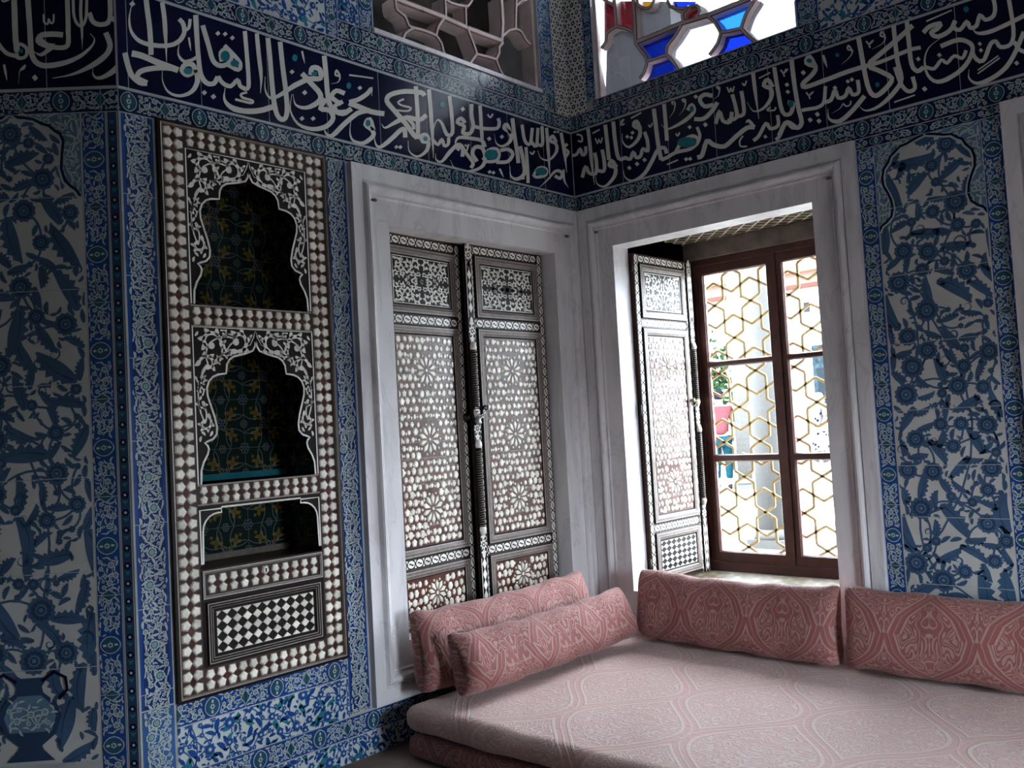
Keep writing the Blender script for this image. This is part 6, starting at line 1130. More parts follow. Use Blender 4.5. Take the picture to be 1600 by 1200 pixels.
def pearl_star(g, fr, u0, u1, v0, v1, seed=0, k=1.0):
    """close-set field of pearl plaques: rosettes of long petals among rows of hexagons"""
    R = random.Random(seed)
    W, H = u1 - u0, v1 - v0
    cents = []
    if H > 0.6:
        m = max(1, round(H / 0.42))
        for i in range(m):
            cents.append(((u0 + u1) / 2, v0 + (i + 0.5) * H / m))
    elif H > 0.15:
        cents.append(((u0 + u1) / 2, (v0 + v1) / 2))
    rad = min(0.088, W * 0.26, H * 0.40)
    for cx, cy in cents:
        g.prism(fr, [(cx + 0.014 * (1 - 0.4 * (j % 2)) * math.cos(j * 0.3927), cy + 0.014 * (1 - 0.4 * (j % 2)) * math.sin(j * 0.3927)) for j in range(16)], 0, 0.004, PEARLW, 0.8)
        for j in range(10):
            a = j * 0.62832 + 0.314
            pts = []
            for rr, tt in ((0.20, 0), (0.42, 0.20), (0.75, 0.24), (1.0, 0), (0.75, -0.24), (0.42, -0.20)):
                pts.append((cx + rad * rr * math.cos(a + tt * (1 if rr < 1 else 0)), cy + rad * rr * math.sin(a + tt * (1 if rr < 1 else 0))))
            g.prism(fr, pts, 0, 0.0052, PEARL, 0.72)
            a2 = a + 0.314
            g.prism(fr, [(cx + rad * (1.0 + q * 0.13) * math.cos(a2 + t), cy + rad * (1.0 + q * 0.13) * math.sin(a2 + t)) for q, t in ((-1, 0), (0, 0.12), (1, 0), (0, -0.12))], 0, 0.004, PEARL, 0.7)
    for q in range(1, int(H / 0.115)):
        y = v0 + q * H / int(H / 0.115)
        pts = [(u0 + W * t / 12, y + (0.012 if t % 2 else -0.012)) for t in range(13)]
        J = []
        stroke(J, pts, 0.0035, TAUPEL, 1)
        stroke(J, [(u0, y + .014 * (-1) ** q), (u1, y + .014 * (-1) ** q)], 0.003, TAUPEL, 1)
        g.orn(fr, J, 0.0006)
    rows = max(2, round(H / (0.043 * k)))
    cols = max(2, round(W / (0.046 * k)))
    ph, pw = H / rows, W / cols
    for r in range(rows):
        for c in range(cols + (r % 2)):
            x = u0 + (c + 0.5 - 0.5 * (r % 2)) * pw
            y = v0 + (r + 0.5) * ph
            if any(math.hypot(x - a, y - b) < rad * 1.16 for a, b in cents):
                continue
            n = R.choice((5, 6, 6, 7))
            s = R.uniform(0.33, 0.50)
            x += R.uniform(-0.10, 0.10) * pw
            y += R.uniform(-0.10, 0.10) * ph
            ph0 = R.choice((0, 0.5, 1.57))
            pts = [(min(max(x + s * pw * math.sin(6.2832 * j / n + ph0), u0), u1), min(max(y + s * 1.12 * ph * math.cos(6.2832 * j / n + ph0), v0), v1)) for j in range(n)]
            g.prism(fr, pts, 0, 0.005, PEARL, 0.7)
            # small lozenge between neighbours
            lx, ly = x + pw / 2, y + R.uniform(-0.2, 0.2) * ph
            if lx + 0.009 < u1 and not any(math.hypot(lx - a, ly - b) < rad * 1.12 for a, b in cents):
                q = 0.0062 * k
                g.face([fr.p(lx - q, ly, 0.002), fr.p(lx, ly - q * 1.7, 0.002), fr.p(lx + q, ly, 0.002), fr.p(lx, ly + q * 1.7, 0.002)], SHELL if R.random() < 0.5 else PEARL)


def chain_band(g, fr, u0, u1, v0, v1, along_v):
    """pearl band of linked ovals, each with a small dark S"""
    L = (v1 - v0) if along_v else (u1 - u0)
    Wd = (u1 - u0) if along_v else (v1 - v0)
    n = max(1, round(L / 0.066))
    p = L / n
    I = [([(0, 0), (L, 0), (L, Wd), (0, Wd)], 0, EBONY)]
    w = Wd * 0.5
    for i in range(n):
        x = (i + 0.5) * p
        rx, ry = p * 0.40, Wd * 0.40
        oct_ = [(x + sx * rx * a, w + sy * ry * b) for a, b, sx, sy in ((1, .35, 1, -1), (1, .35, 1, 1), (.55, .9, 1, 1), (0, 1.05, 1, 1), (.55, .9, -1, 1), (1, .35, -1, 1), (1, .35, -1, -1), (.55, .9, -1, -1), (0, 1.05, 1, -1), (.55, .9, 1, -1))]
        I.append((oct_, 1, PEARLW))
        S_ = []
        stroke(S_, [(x - rx * .62, w + ry * .20), (x - rx * .12, w + ry * .16), (x + rx * .12, w - ry * .16), (x + rx * .62, w - ry * .20)], Wd * 0.17, SHELL, 2)
        I += S_
        for s in (0, 1):
            e = x - p / 2
            b = Wd * (0.06 if s == 0 else 0.94)
            t = Wd * (0.36 if s == 0 else 0.64)
            I.append(([(e - p * 0.13, b), (e + p * 0.13, b), (e, t)], 1, PEARLW))
    I = clipped(I, (0, L, 0, Wd))
    if along_v:
        I = [([(u0 + b, v0 + a) for a, b in q][::-1], l, m) for q, l, m in I]
    else:
        I = [([(u0 + a, v0 + b) for a, b in q], l, m) for q, l, m in I]
    g.orn(fr, I, 0.0006, 0.0008)


def lozenges(g, fr, u0, u1, v0, v1, nu, nv, m=PEARL):
    pu, pv = (u1 - u0) / nu, (v1 - v0) / nv
    g.quad(fr, u0, u1, v0, v1, 0.0004, EBONY)
    for i in range(nu + 1):
        for j in range(nv + 1):
            for du, dv in ((0, 0), (0.5, 0.5)):
                x, y = u0 + (i + du) * pu, v0 + (j + dv) * pv
                q = clip([(x - pu * 0.47, y), (x, y - pv * 0.47), (x + pu * 0.47, y), (x, y + pv * 0.47)], (u0, u1, v0, v1))
                if q and len(q) > 2 and (du or True) and not (du and (i == nu or j == nv)):
                    if (i + j) % 1 == 0 and du == 0:
                        g.prism(fr, q, 0.0004, 0.004, m, 0.86)


def arabesque(g, fr, u0, u1, v0, v1, m=PEARLW):
    """small panel of symmetrical pearl scrolls"""
    W, H = (u1 - u0) / 2, (v1 - v0) / 2
    cx, cy = (u0 + u1) / 2, (v0 + v1) / 2
    I = []
    J = scroll_fill(W, H, lambda p: 0.004 < p[0] < W - 0.004 and 0.004 < p[1] < H - 0.004, 12, 0.62, m)
    disc(J, 0, 0, H * 0.12, m, 3, 8)
    for q in (0.2, 0.55):
        disc(J, W * q, 0, H * 0.10, m, 3, 4)
    for fu in (0, 1):
        for fv in (0, 1):
            I += moved(J, cx, cy, flipu=bool(fu), flipv=bool(fv))
    g.orn(fr, clipped(I, (u0, u1, v0, v1)), 0.0006, 0.0006)


def moulding(g, fr, u0, u1, v0, v1, w, d0=0.0, d1=0.012, m=TAUPE, l=TAUPEL):
    """raised picture-frame moulding with pale stringing lines"""
    def r(t, d):
        return (u0 + t * w, u1 - t * w, v0 + t * w, v1 - t * w, d)
    g.ringloft(fr, [r(0, d0), r(0, d1 * .6), r(.12, d1)], EBONY)
    g.ringloft(fr, [r(.12, d1), r(.26, d1)], l)
    g.ringloft(fr, [r(.26, d1), r(.48, d1)], m)
    g.ringloft(fr, [r(.48, d1), r(.56, d1)], l)
    g.ringloft(fr, [r(.56, d1), r(.80, d1 * .8)], m)
    g.ringloft(fr, [r(.80, d1 * .8), r(.88, d1 * .6)], l)
    g.ringloft(fr, [r(.88, d1 * .6), r(1, d0)], EBONY)


def scroll_fill(W, H, okp, seed, k=1.0, m=None):
    """bold pearl scrolls with lobed leaves packed into the region okp"""
    m = m or PEARLW
    R = random.Random(seed)
    I, occ = [], []
    for r0, n in ((0.060, 12), (0.048, 14), (0.038, 20), (0.028, 30), (0.020, 50), (0.013, 70)):
        r = r0 * k
        got = 0
        for _ in range(420):
            if got >= n:
                break
            x, y = R.uniform(0, W), R.uniform(0, H)
            if not all(okp((x + r * .82 * math.cos(t), y + r * .82 * math.sin(t))) for t in (0, 0.8, 1.6, 2.4, 3.1, 3.9, 4.7, 5.5)):
                continue
            if any(math.hypot(x - a, y - b) < (r + c) * 0.90 for a, b, c in occ):
                continue
            got += 1
            occ.append((x, y, r))
            a0, tw = R.uniform(0, 6.28), R.choice((-1, 1)) * R.uniform(4.4, 5.6)
            if r0 < 0.018:
                leaf(I, x - r * math.cos(a0), y - r * math.sin(a0), a0, 2 * r, r * 0.95, 0.8, m, 1)
                continue
            S_ = [(x + r * .86 * (1 - .70 * t) * math.cos(a0 + tw * t), y + r * .86 * (1 - .70 * t) * math.sin(a0 + tw * t)) for t in [i / 11 for i in range(12)]]
            stroke(I, S_, r * 0.30, m, 1)
            disc(I, S_[-1][0], S_[-1][1], 0.27 * r, m, 2, 8)
            sg = 1 if tw > 0 else -1
            for q in (1, 3, 5, 7):
                leaf(I, S_[q][0], S_[q][1], a0 + tw * q / 11 + sg * 0.9, r * 0.62, r * 0.36, -sg * 1.0, m, 1)
            leaf(I, S_[0][0], S_[0][1], a0 - sg * 1.2, r * 0.8, r * 0.42, sg * 0.9, m, 1)
            if len(occ) > 1:
                j = min(range(len(occ) - 1), key=lambda q: math.hypot(occ[q][0] - x, occ[q][1] - y))
                Pb = bez((occ[j][0], occ[j][1]), (x, y), 0.3, 6)
                if all(okp(p) for p in Pb):
                    stroke(I, Pb, 0.007 * k, m, 1)
    return I


# ------------------------------------------------------------------ wall niche cabinet
YC = -2.472
nic = thing('niche_cabinet', (0, YC, 0.475), 'tall walnut wall niche inlaid with mother-of-pearl, two cusped arches over a drawer', 'cabinet')
HA = [(0, 2.84), (.004, 2.80), (.010, 2.775), (.022, 2.755), (.055, 2.743), (.12, 2.727), (.142, 2.712), (.155, 2.69), (.16, 2.65), (.2, 2.645), (.225, 2.635), (.245, 2.615), (.256, 2.585), (.254, 2.55), (.24, 2.505), (.224, 2.455), (.215, 2.41), (.218, 2.38), (.236, 2.36), (.262, 2.351), (.276, 2.345), (.263, 2.332), (.258, 2.318), (.264, 2.295), (.285, 2.26), (.297, 2.225), (.30, 2.166)]
NF = Fr((0.012, YC, 0), (0, 1, 0), (0, 0, 1), (1, 0, 0))       # cabinet face, centred
g = G()
# carcass: stiles, rails and lining of the recess
hw, iw = 0.430, 0.314
for a, b, c, d in ((-hw, -iw, 0.475, 2.957), (iw, hw, 0.475, 2.957), (-iw, iw, 2.857, 2.957), (-iw, iw, 0.475, 0.588)):
    g.box(NF, a, b, c, d, -0.035, 0.0, WALNUT)
g.build('frame', nic)
g = G()
for a, b in ((-hw, hw),):
    def rr(t, d):
        return (-hw - 0.008 + t, hw + 0.008 - t, 0.470 + t, 2.960 - t, d)
    g.ringloft(NF, [rr(0, -0.01), rr(0, 0.010), rr(0.012, 0.012)], EBONY)
    g.ringloft(NF, [rr(0.012, 0.012), rr(0.016, 0.010)], TAUPEL)
    g.ringloft(NF, [rr(0.016, 0.010), rr(0.022, 0.002)], TAUPE)
g.build('edge_moulding', nic)
g = G()
pent_rows(g, NF, -hw + 0.016, -iw - 0.004, 0.490, 2.944, True)
pent_rows(g, NF, iw + 0.004, hw - 0.016, 0.490, 2.944, True)
pent_rows(g, NF, -iw + 0.002, iw - 0.002, 2.862, 2.944, False)
pent_rows(g, NF, -iw + 0.002, iw - 0.002, 0.492, 0.583, False)
g.build('pearl_inlay', nic)
for z0, z1 in ((2.060, 2.162), (1.278, 1.374)):
    g = G()
    g.box(NF, -iw, iw, z0, z1, -0.27, 0.0, WALNUT)
    for z in (z0 + 0.004, z1 - 0.008):
        g.quad(NF, -iw, iw, z, z + 0.006, 0.001, TAUPEL)
    sh = g.build('shelf', nic)
    g = G()
    pent_rows(g, NF, -iw + 0.003, iw - 0.003, z0 + 0.008, z1 - 0.008, False)
    g.build('pearl_inlay', sh)


def spandrel(dz, seed):
    g = G()
    top, bot = 2.856 + dz, 2.164 + dz
    pts = [(a, b + dz) for a, b in HA]
    for s in (-1, 1):
        line = [(s * a, b) for a, b in pts]
        poly = [(0, top)] + line + [(s * iw, bot), (s * iw, top)]
        if s > 0:
            poly = poly[::-1]
        P = [NF.p(a, b, 0.0) for a, b in poly] + [NF.p(a, b, -0.022) for a, b in poly]
        n = len(poly)
        g.mesh(P, [tuple(range(n)), tuple(reversed(range(n, 2 * n)))] + [(i, (i + 1) % n, n + (i + 1) % n, n + i) for i in range(n)], EBONY)
    o = g.build('arched_spandrel', nic)
    g = G()
    half = [(0, top)] + pts + [(iw, bot), (iw, top)]
    okp = lambda p: all(inside((p[0] + dx, p[1] + bot + dy), half) for dx, dy in ((.008, 0), (-.008, 0), (0, .008), (0, -.008)))
    I = scroll_fill(iw, top - bot, okp, seed)
    I = moved(I, 0, bot)
    E_ = []
    stroke(E_, [(max(a - .004, 0), b - .002) for a, b in pts], 0.009, PEARLW, 4)
    stroke(E_, [(0.0, top - .012), (.012, top - .045), (.028, top - .075), (.07, top - .095)], 0.006, PEARLW, 3, 1)
    stroke(E_, [(iw - .004, bot), (iw - .004, top - .004), (0, top - .004)], 0.006, PEARLW, 4)
    I = clipped(I, (0.0, iw - 0.008, bot, top - 0.008)) + E_
    g.orn(NF, I, 0.0006, 0.0005)
    g.orn(NF, moved(I, 0, 0, flipu=True), 0.0006, 0.0005)
    g.build('pearl_scrollwork', o)


spandrel(0.0, 5)
spandrel(-0.790, 5)
# low opening with rounded shoulders
g = G()
arc = [(-iw, 1.02), (-0.300, 1.03), (-0.296, 1.17)] + [(-0.296 + 0.075 * (1 - math.cos(t)), 1.17 + 0.075 * math.sin(t)) for t in [k * math.pi / 10 for k in range(1, 6)]] + [(-0.205, 1.245), (-0.205, 1.268), (-0.0, 1.268)]
for s in (-1, 1):
    line = [(-s * a, b) for a, b in arc]
    poly = line + [(0, 1.277), (s * iw, 1.277)]
    P = [NF.p(a, b, 0.0) for a, b in poly] + [NF.p(a, b, -0.022) for a, b in poly]
    n = len(poly)
    g.mesh(P, [tuple(range(n)), tuple(reversed(range(n, 2 * n)))] + [(i, (i + 1) % n, n + (i + 1) % n, n + i) for i in range(n)], EBONY)
    I = []
    stroke(I, line[1:], 0.008, PEARLW, 2)
    stroke(I, [(s * (iw - .006), 1.03), (s * (iw - .006), 1.262), (s * 0.205, 1.262)], 0.007, PEARLW, 2)
    g.orn(NF, I)
g.build('shouldered_arch', nic)
# lining
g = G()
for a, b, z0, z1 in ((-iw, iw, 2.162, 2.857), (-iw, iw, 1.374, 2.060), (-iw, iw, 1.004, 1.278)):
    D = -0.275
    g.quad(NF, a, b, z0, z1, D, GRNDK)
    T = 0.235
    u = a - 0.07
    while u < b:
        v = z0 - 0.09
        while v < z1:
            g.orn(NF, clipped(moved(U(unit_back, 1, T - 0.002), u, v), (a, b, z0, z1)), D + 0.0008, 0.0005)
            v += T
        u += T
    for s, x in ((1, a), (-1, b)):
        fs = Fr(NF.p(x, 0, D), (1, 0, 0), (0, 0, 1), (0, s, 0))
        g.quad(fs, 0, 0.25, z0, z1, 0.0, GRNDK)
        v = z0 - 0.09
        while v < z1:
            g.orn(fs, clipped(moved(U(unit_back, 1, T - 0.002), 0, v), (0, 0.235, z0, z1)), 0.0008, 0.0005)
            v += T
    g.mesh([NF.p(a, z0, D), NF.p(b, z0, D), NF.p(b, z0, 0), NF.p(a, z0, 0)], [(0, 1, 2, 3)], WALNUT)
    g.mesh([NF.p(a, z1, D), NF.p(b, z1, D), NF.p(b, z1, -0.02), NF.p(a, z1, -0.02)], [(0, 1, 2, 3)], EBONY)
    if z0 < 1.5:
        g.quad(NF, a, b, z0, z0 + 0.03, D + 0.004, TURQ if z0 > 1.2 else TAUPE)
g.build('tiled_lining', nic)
# drawer
g = G()
g.box(NF, -iw, iw, 0.876, 1.006, -0.25, 0.0, WALNUT)
moulding(g, NF, -iw + 0.004, iw - 0.004, 0.880, 1.002, 0.016, 0.0, 0.008, EBONY, PEARLW)
dr = g.build('drawer', nic)
g = G()
pent_rows(g, NF.sub(0, 0, 0.001), -iw + 0.024, iw - 0.024, 0.899, 0.983, False)
g.build('pearl_inlay', dr)
g = G()
g.prism(NF, [(0.0 + 0.014 * math.cos(t), 0.962 + 0.017 * math.sin(t)) for t in [k * 0.7854 for k in range(8)]], 0.001, 0.009, PEARLW, 0.9)
I = []
disc(I, 0, 0.966, 0.005, EBONY, 0, 8)
I.append(([(-0.003, 0.964), (-0.004, 0.952), (0.004, 0.952), (0.003, 0.964)], 0, EBONY))
g.orn(NF, I, 0.0096)
g.build('keyhole', dr)
# lozenge panel
g = G()
g.box(NF, -iw, iw, 0.588, 0.876, -0.03, 0.0, EBONY)
moulding(g, NF, -0.296, 0.296, 0.598, 0.864, 0.034, 0.0, 0.010, EBONY, TAUPEL)
pn = g.build('lozenge_panel', nic)
g = G()
lozenges(g, NF.sub(0, 0, 0.001), -0.250, 0.250, 0.642, 0.820, 10, 4)
g.build('pearl_inlay', pn)


# ------------------------------------------------------------------ inlaid leaves: cupboard doors and window shutter
def leaf_door(root, fr, W, H, low='star', hinge_right=False, rod=False, rod_left=True, seed=0):
    """a tall narrow leaf: small upper panel, long star panel, low panel, chain inlay between; fr.n points to the viewer"""
    g = G()
    g.box(fr, 0, W, 0, H, -0.045, 0.0, WALNUT)
    g.build('board', root)
    b = 0.048
    zs = (0.0, 0.385, 1.735, 2.055)        # rail heights from the sill
    tops = (0.335, 1.685, 2.005, 2.125)
    g = G()
    for z0, z1 in ((0.335, 0.385), (1.685, 1.735), (H - 0.058, H - 0.008)):
        chain_band(g, fr, b, W - b, z0, z1, False)
    chain_band(g, fr, 0.004, b - 0.004, 0.0, H, True)
    chain_band(g, fr, W - b + 0.004, W - 0.004, 0.0, H, True)
    g.build('chain_inlay', root)
    for kind, z0, z1 in ((low, 0.02, 0.330), ('star', 0.390, 1.680), ('scroll', 1.740, H - 0.064)):
        g = G()
        g.quad(fr, b, W - b, z0, z1, 0.0008, EBONY)
        moulding(g, fr, b + 0.002, W - b - 0.002, z0, z1, 0.055)
        p = g.build('panel_frame', root)
        g = G()
        a0, a1, c0, c1 = b + 0.062, W - b - 0.062, z0 + 0.060, z1 - 0.060
        f2 = fr.sub(0, 0, 0.0015)
        if kind == 'star':
            g.quad(f2, a0 - .004, a1 + .004, c0 - .004, c1 + .004, 0, SHELL)
            pearl_star(g, f2, a0, a1, c0, c1, seed)
        elif kind == 'lozenge':
            lozenges(g, f2, a0, a1, c0, c1, 7, 5, PEARLW)
        elif kind == 'rings':
            g.quad(f2, a0 - .004, a1 + .004, c0 - .004, c1 + .004, 0, EBONY)
            for r in range(4):
                for q in range(6):
                    x, y = a0 + (q + .5) * (a1 - a0) / 6, c0 + (r + .5) * (c1 - c0) / 4
                    I = []
                    stroke(I, [(x + .020 * math.cos(t), y + .020 * math.sin(t)) for t in [0.6 + k * .75 for k in range(8)]], 0.009, PEARLW, 1)
                    g.orn(f2, I)
        else:
            g.quad(f2, a0 - .004, a1 + .004, c0 - .004, c1 + .004, 0, EBONY)
            arabesque(g, f2, a0, a1, c0, c1)
            I = []
            for s in ([(a0, c0), (a1, c0), (a1, c1), (a0, c1), (a0, c0)],):
                stroke(I, s, 0.005, PEARLW, 4)
            g.orn(f2, I)
        g.build('inlaid_field', p)
    if rod:
        x0, x1 = (-0.030, 0.024) if rod_left else (W - 0.024, W + 0.030)
        xm = (x0 + x1) / 2
        g = G()
        g.box(fr, x0, x1, 0.0, H - 0.004, 0.0, 0.014, EBONY)
        f3 = fr.sub(0, 0, 0.0142)
        I = []
        for z in [0.04 + k * .062 for k in range(5)] + [1.80 + k * .066 for k in range(5)]:
            I.append(([(xm, z - .033), (xm + .017, z), (xm, z + .033), (xm - .017, z)], 1, PEARLW))
        for z0, z1 in ((0.0, 0.32), (1.74, H - 0.01)):
            for x in (x0 + .004, x1 - .004):
                stroke(I, [(x, z0), (x, z1)], 0.004, PEARLW, 1)
        for z in (0.40, 1.08, 1.66, H - 0.07):
            scallop(I, xm, z, 0.030, PEARLW, 1, 8, 0.4, 0.2, 1.2)
            scallop(I, xm, z, 0.017, EBONY, 2, 6, 0.3)
            disc(I, xm, z, 0.007, PEARLW, 3, 6)
            for s in (-1, 1):
                leaf(I, xm, z + s * .03, s * 1.57, .055, .026, .01, PEARLW, 1)
                disc(I, xm - .014, z + s * .045, .006, PEARLW, 1, 6)
                disc(I, xm + .014, z + s * .045, .006, PEARLW, 1, 6)
        g.orn(f3, I, 0.0004, 0.0005)
        rd = g.build('astragal', root)
        for z0, z1 in ((0.50, 0.97), (1.19, 1.55)):
            g = G()
            g.tube([fr.p(xm, z, 0.012) for z in np.linspace(z0, z1, 5)], 0.020, EBONY, 10)
            for z in np.arange(z0 + .012, z1 - .01, .014):
                g.tube([fr.p(xm + .0202 * math.sin(t), z + t * .002, 0.012 + .0202 * math.cos(t)) for t in np.linspace(-1.4, 1.4, 5)], 0.0022, TAUPEL, 4)
            for z in (z0, z1):
                s = 1 if z == z1 else -1
                g.tube([fr.p(xm, z - s * .004, 0.012), fr.p(xm, z + s * .012, 0.012), fr.p(xm, z + s * .045, 0.012)], [0.022, 0.026, 0.016], PEARLW, 8)
            g.build('half_column', rd)


HD = 2.186
# left leaf, pushed slightly inwards
al = math.radians(5.0)
dl = thing('cupboard_door', (-0.10, -1.640, 0.47), 'left leaf of the inlaid cupboard, standing slightly ajar inwards', 'door', 'pair of inlaid cupboard doors')
LF = Fr((-0.10, -1.640, 0.47), (-math.sin(al), math.cos(al), 0), (0, 0, 1), (math.cos(al), math.sin(al), 0))
leaf_door(dl, LF, 0.685, HD, seed=3)
g = G()
f = LF.sub(0.662, 1.15, 0)
g.tube([f.p(0, 0, 0), f.p(0, 0, 0.012), f.p(0, 0, 0.02), f.p(0, 0, 0.035), f.p(0, 0, 0.042)], [0.026, 0.026, 0.012, 0.022, 0.010], IRON, 10)
g.build('door_knob', dl)
drr = thing('cupboard_door', (-0.10, -0.275, 0.47), 'right leaf of the inlaid cupboard, with a turned pearl rod along its edge', 'door', 'pair of inlaid cupboard doors')
RF = Fr((-0.10, -0.952, 0.47), (0, 1, 0), (0, 0, 1), (1, 0, 0))
leaf_door(drr, RF, 0.680, HD, rod=True, rod_left=True, seed=8)
g = G()
pth = [RF.p(-0.035 + 0.075 * t, 1.195 - 0.05 * math.sin(math.pi * t), 0.045) for t in np.linspace(0, 1, 10)]
for i, p in enumerate(pth):
    p = np.array(p)
    c = [p + 0.0095 * np.array((0.7 * math.sin(t) if i % 2 else 0, math.cos(t), math.sin(t) * (0.5 if i % 2 else 1))) for t in np.linspace(0, 6.283, 9)[:-1]]
    g.tube(c, 0.0026, SILVER, 5, closed=True)
g.tube([RF.p(0.045, 1.20, 0.0), RF.p(0.045, 1.20, 0.03), RF.p(0.045, 1.20, 0.045)], [0.012, 0.012, 0.018], IRON, 8)
g.tube([RF.p(-0.004, 1.16, 0.02), RF.p(-0.004, 1.11, 0.03), RF.p(-0.004, 1.10, 0.03)], [0.010, 0.020, 0.008], SILVER, 8)
g.build('door_chain', drr)
# dark cupboard inside
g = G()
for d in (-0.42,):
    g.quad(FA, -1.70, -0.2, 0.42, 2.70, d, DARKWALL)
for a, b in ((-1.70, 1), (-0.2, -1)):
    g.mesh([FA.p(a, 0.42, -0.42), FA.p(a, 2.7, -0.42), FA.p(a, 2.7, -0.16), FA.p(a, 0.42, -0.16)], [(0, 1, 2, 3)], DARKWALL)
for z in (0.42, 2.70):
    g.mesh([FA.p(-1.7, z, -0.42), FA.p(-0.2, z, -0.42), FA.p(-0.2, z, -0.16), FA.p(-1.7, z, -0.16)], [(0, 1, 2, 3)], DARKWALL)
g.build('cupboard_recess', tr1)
g = G()
g.quad(FB, 2.80, 4.22, 0.43, 2.72, -0.16, WALNUT)
for a in (2.84, 3.52):
    moulding(g, FB.sub(0, 0, -0.16), a + .03, a + .63, 0.50, 2.64, 0.07)
g.build('panelled_back', tr3)

# ------------------------------------------------------------------ window: recess, frame, panes
g = G()
RS = [(W1[0] - 0.012, W1[1] + 0.012, 0.465, 2.685)]
g.quad(FB, W1[0], W1[1], 0.47, 0.475, -0.15, MARBLE)
x0, x1 = 0.286, 1.648
g.mesh([(x0, .15, .47), (x1, .15, .47), (x1, .82, .47), (x0, .82, .47)], [(0, 1, 2, 3)], WALNUT)
g.mesh([(x0, .15, .47), (x0, .15, 2.78), (x0, 1.0, 2.78), (x0, 1.0, .47)], [(0, 1, 2, 3)], FRAMEW)
g.mesh([(x1, .15, .47), (x1, .15, 2.78), (x1, 1.0, 2.78), (x1, 1.0, .47)], [(0, 1, 2, 3)], FRAMEW)
g.build('window_reveal', wallB)
# sill: small ochre tiles, and soffit: red painted lattice
g = G()
FS = Fr((0, 0, 0.472), (1, 0, 0), (0, 1, 0), (0, 0, 1))
I = [([(x0, .152), (x1, .152), (x1, .80), (x0, .80)], 0, SILLT)]
for i in range(30):
    for j in range(14):
        x, y = x0 + .02 + i * .046 + (j % 2) * .023, .165 + j * .046
        disc(I, x, y, .017, SILLD if (i + j) % 3 else TAUPE, 1, 6)
g.orn(FS, clipped(I, (x0, x1, .152, .80)))
g.build('sill_tile', wallB)
g = G()
FT = Fr((0, 0, 2.778), (1, 0, 0), (0, 1, 0), (0, 0, -1))
I = [([(x0, .12), (x1, .12), (x1, .86), (x0, .86)], 0, IVORY)]
for i in range(14):
    for j in range(14):
        x, y = x0 + i * .10 + (j % 2) * .05, .12 + j * .056
        I.append(([(x - .042, y), (x, y - .046), (x + .042, y), (x, y + .046)], 1, SHELL if j % 2 else OLIVE))
g.orn(FT, clipped(I, (x0, x1, .12, .86)))
g.build('painted_soffit', wallB)
g = G()
g.box(FB, x0, x1, 2.66, 2.86, -1.0, -0.855, STONE)
g.build('stone_lintel', wallB)
g = G()
g.box(FB, x0, x1, 0.40, 0.455, -1.02, -0.78, STONE)
g.build('stone_threshold', wallB)


def casement(n, xL, xR, glaze_only=False):
    """wooden window: outer frame and two sashes of three panes"""
    win = thing('window_%d' % n, ((xL + xR) / 2, 0.92, 0.46), kind='structure')
    xm = (xL + xR) / 2
    FW = Fr((0, 0.90, 0), (1, 0, 0), (0, 0, 1), (0, -1, 0))
    g = G()
    for a, b, c, d in ((xL, xL + .045, .458, 2.70), (xR - .045, xR, .458, 2.70), (xL + .045, xR - .045, 2.615, 2.70), (xL + .045, xR - .045, .458, .53)):
        g.box(FW, a, b, c, d, -0.06, 0.01, FRAMEW)
    g.build('window_frame', win)
    for s in (0, 1):
        a, b = (xL + .047, xm - .001) if s == 0 else (xm + .001, xR - .047)
        g = G()
        st = 0.054
        cells = ((.595, 1.231), (1.267, 1.896), (1.924, 2.552))
        for u0, u1, v0, v1 in ((a, a + st, .532, 2.613), (b - st, b, .532, 2.613), (a + st, b - st, 2.552, 2.613), (a + st, b - st, .532, .595), (a + st, b - st, 1.231, 1.267), (a + st, b - st, 1.896, 1.924)):
            g.box(FW, u0, u1, v0, v1, -0.045, 0.0, FRAMEW)
        for v0, v1 in cells:
            def rr(t, d):
                return (a + st + t, b - st - t, v0 + t, v1 - t, d)
            g.ringloft(FW, [rr(0, -0.002), rr(0.008, -0.014), rr(0.008, -0.02)], FRAMEW)
        if s == 1:
            g.box(FW, a - .016, a + .016, .534, 2.611, 0.0, 0.012, FRAMEW)
        sash = g.build('sash', win)
        for v0, v1 in cells:
            g = G()
            g.quad(FW, a + st, b - st, v0, v1, -0.022, GLASS)
            g.build('glass_pane', sash)
    return win


casement(1, 0.300, 1.590)
w2 = thing('window_2', (WX + 0.2, -1.70, 0.45), kind='structure')  # unseen window, made up to send fill light onto the window wall
FR = Fr((WX + 0.25, 0, 0), (0, -1, 0), (0, 0, 1), (-1, 0, 0))
g = G()
for a, b, c, d in ((1.28, 1.33, .45, 1.78), (2.07, 2.12, .45, 1.78), (1.33, 2.07, .45, .51), (1.33, 2.07, 1.72, 1.78), (1.33, 2.07, 1.09, 1.13)):
    g.box(FR, a, b, c, d, -0.05, 0.0, FRAMEW)
g.build('window_frame', w2)
g = G()
g.quad(FR, 1.33, 2.07, .51, 1.72, -0.02, GLASS)
g.build('glass_pane', w2)

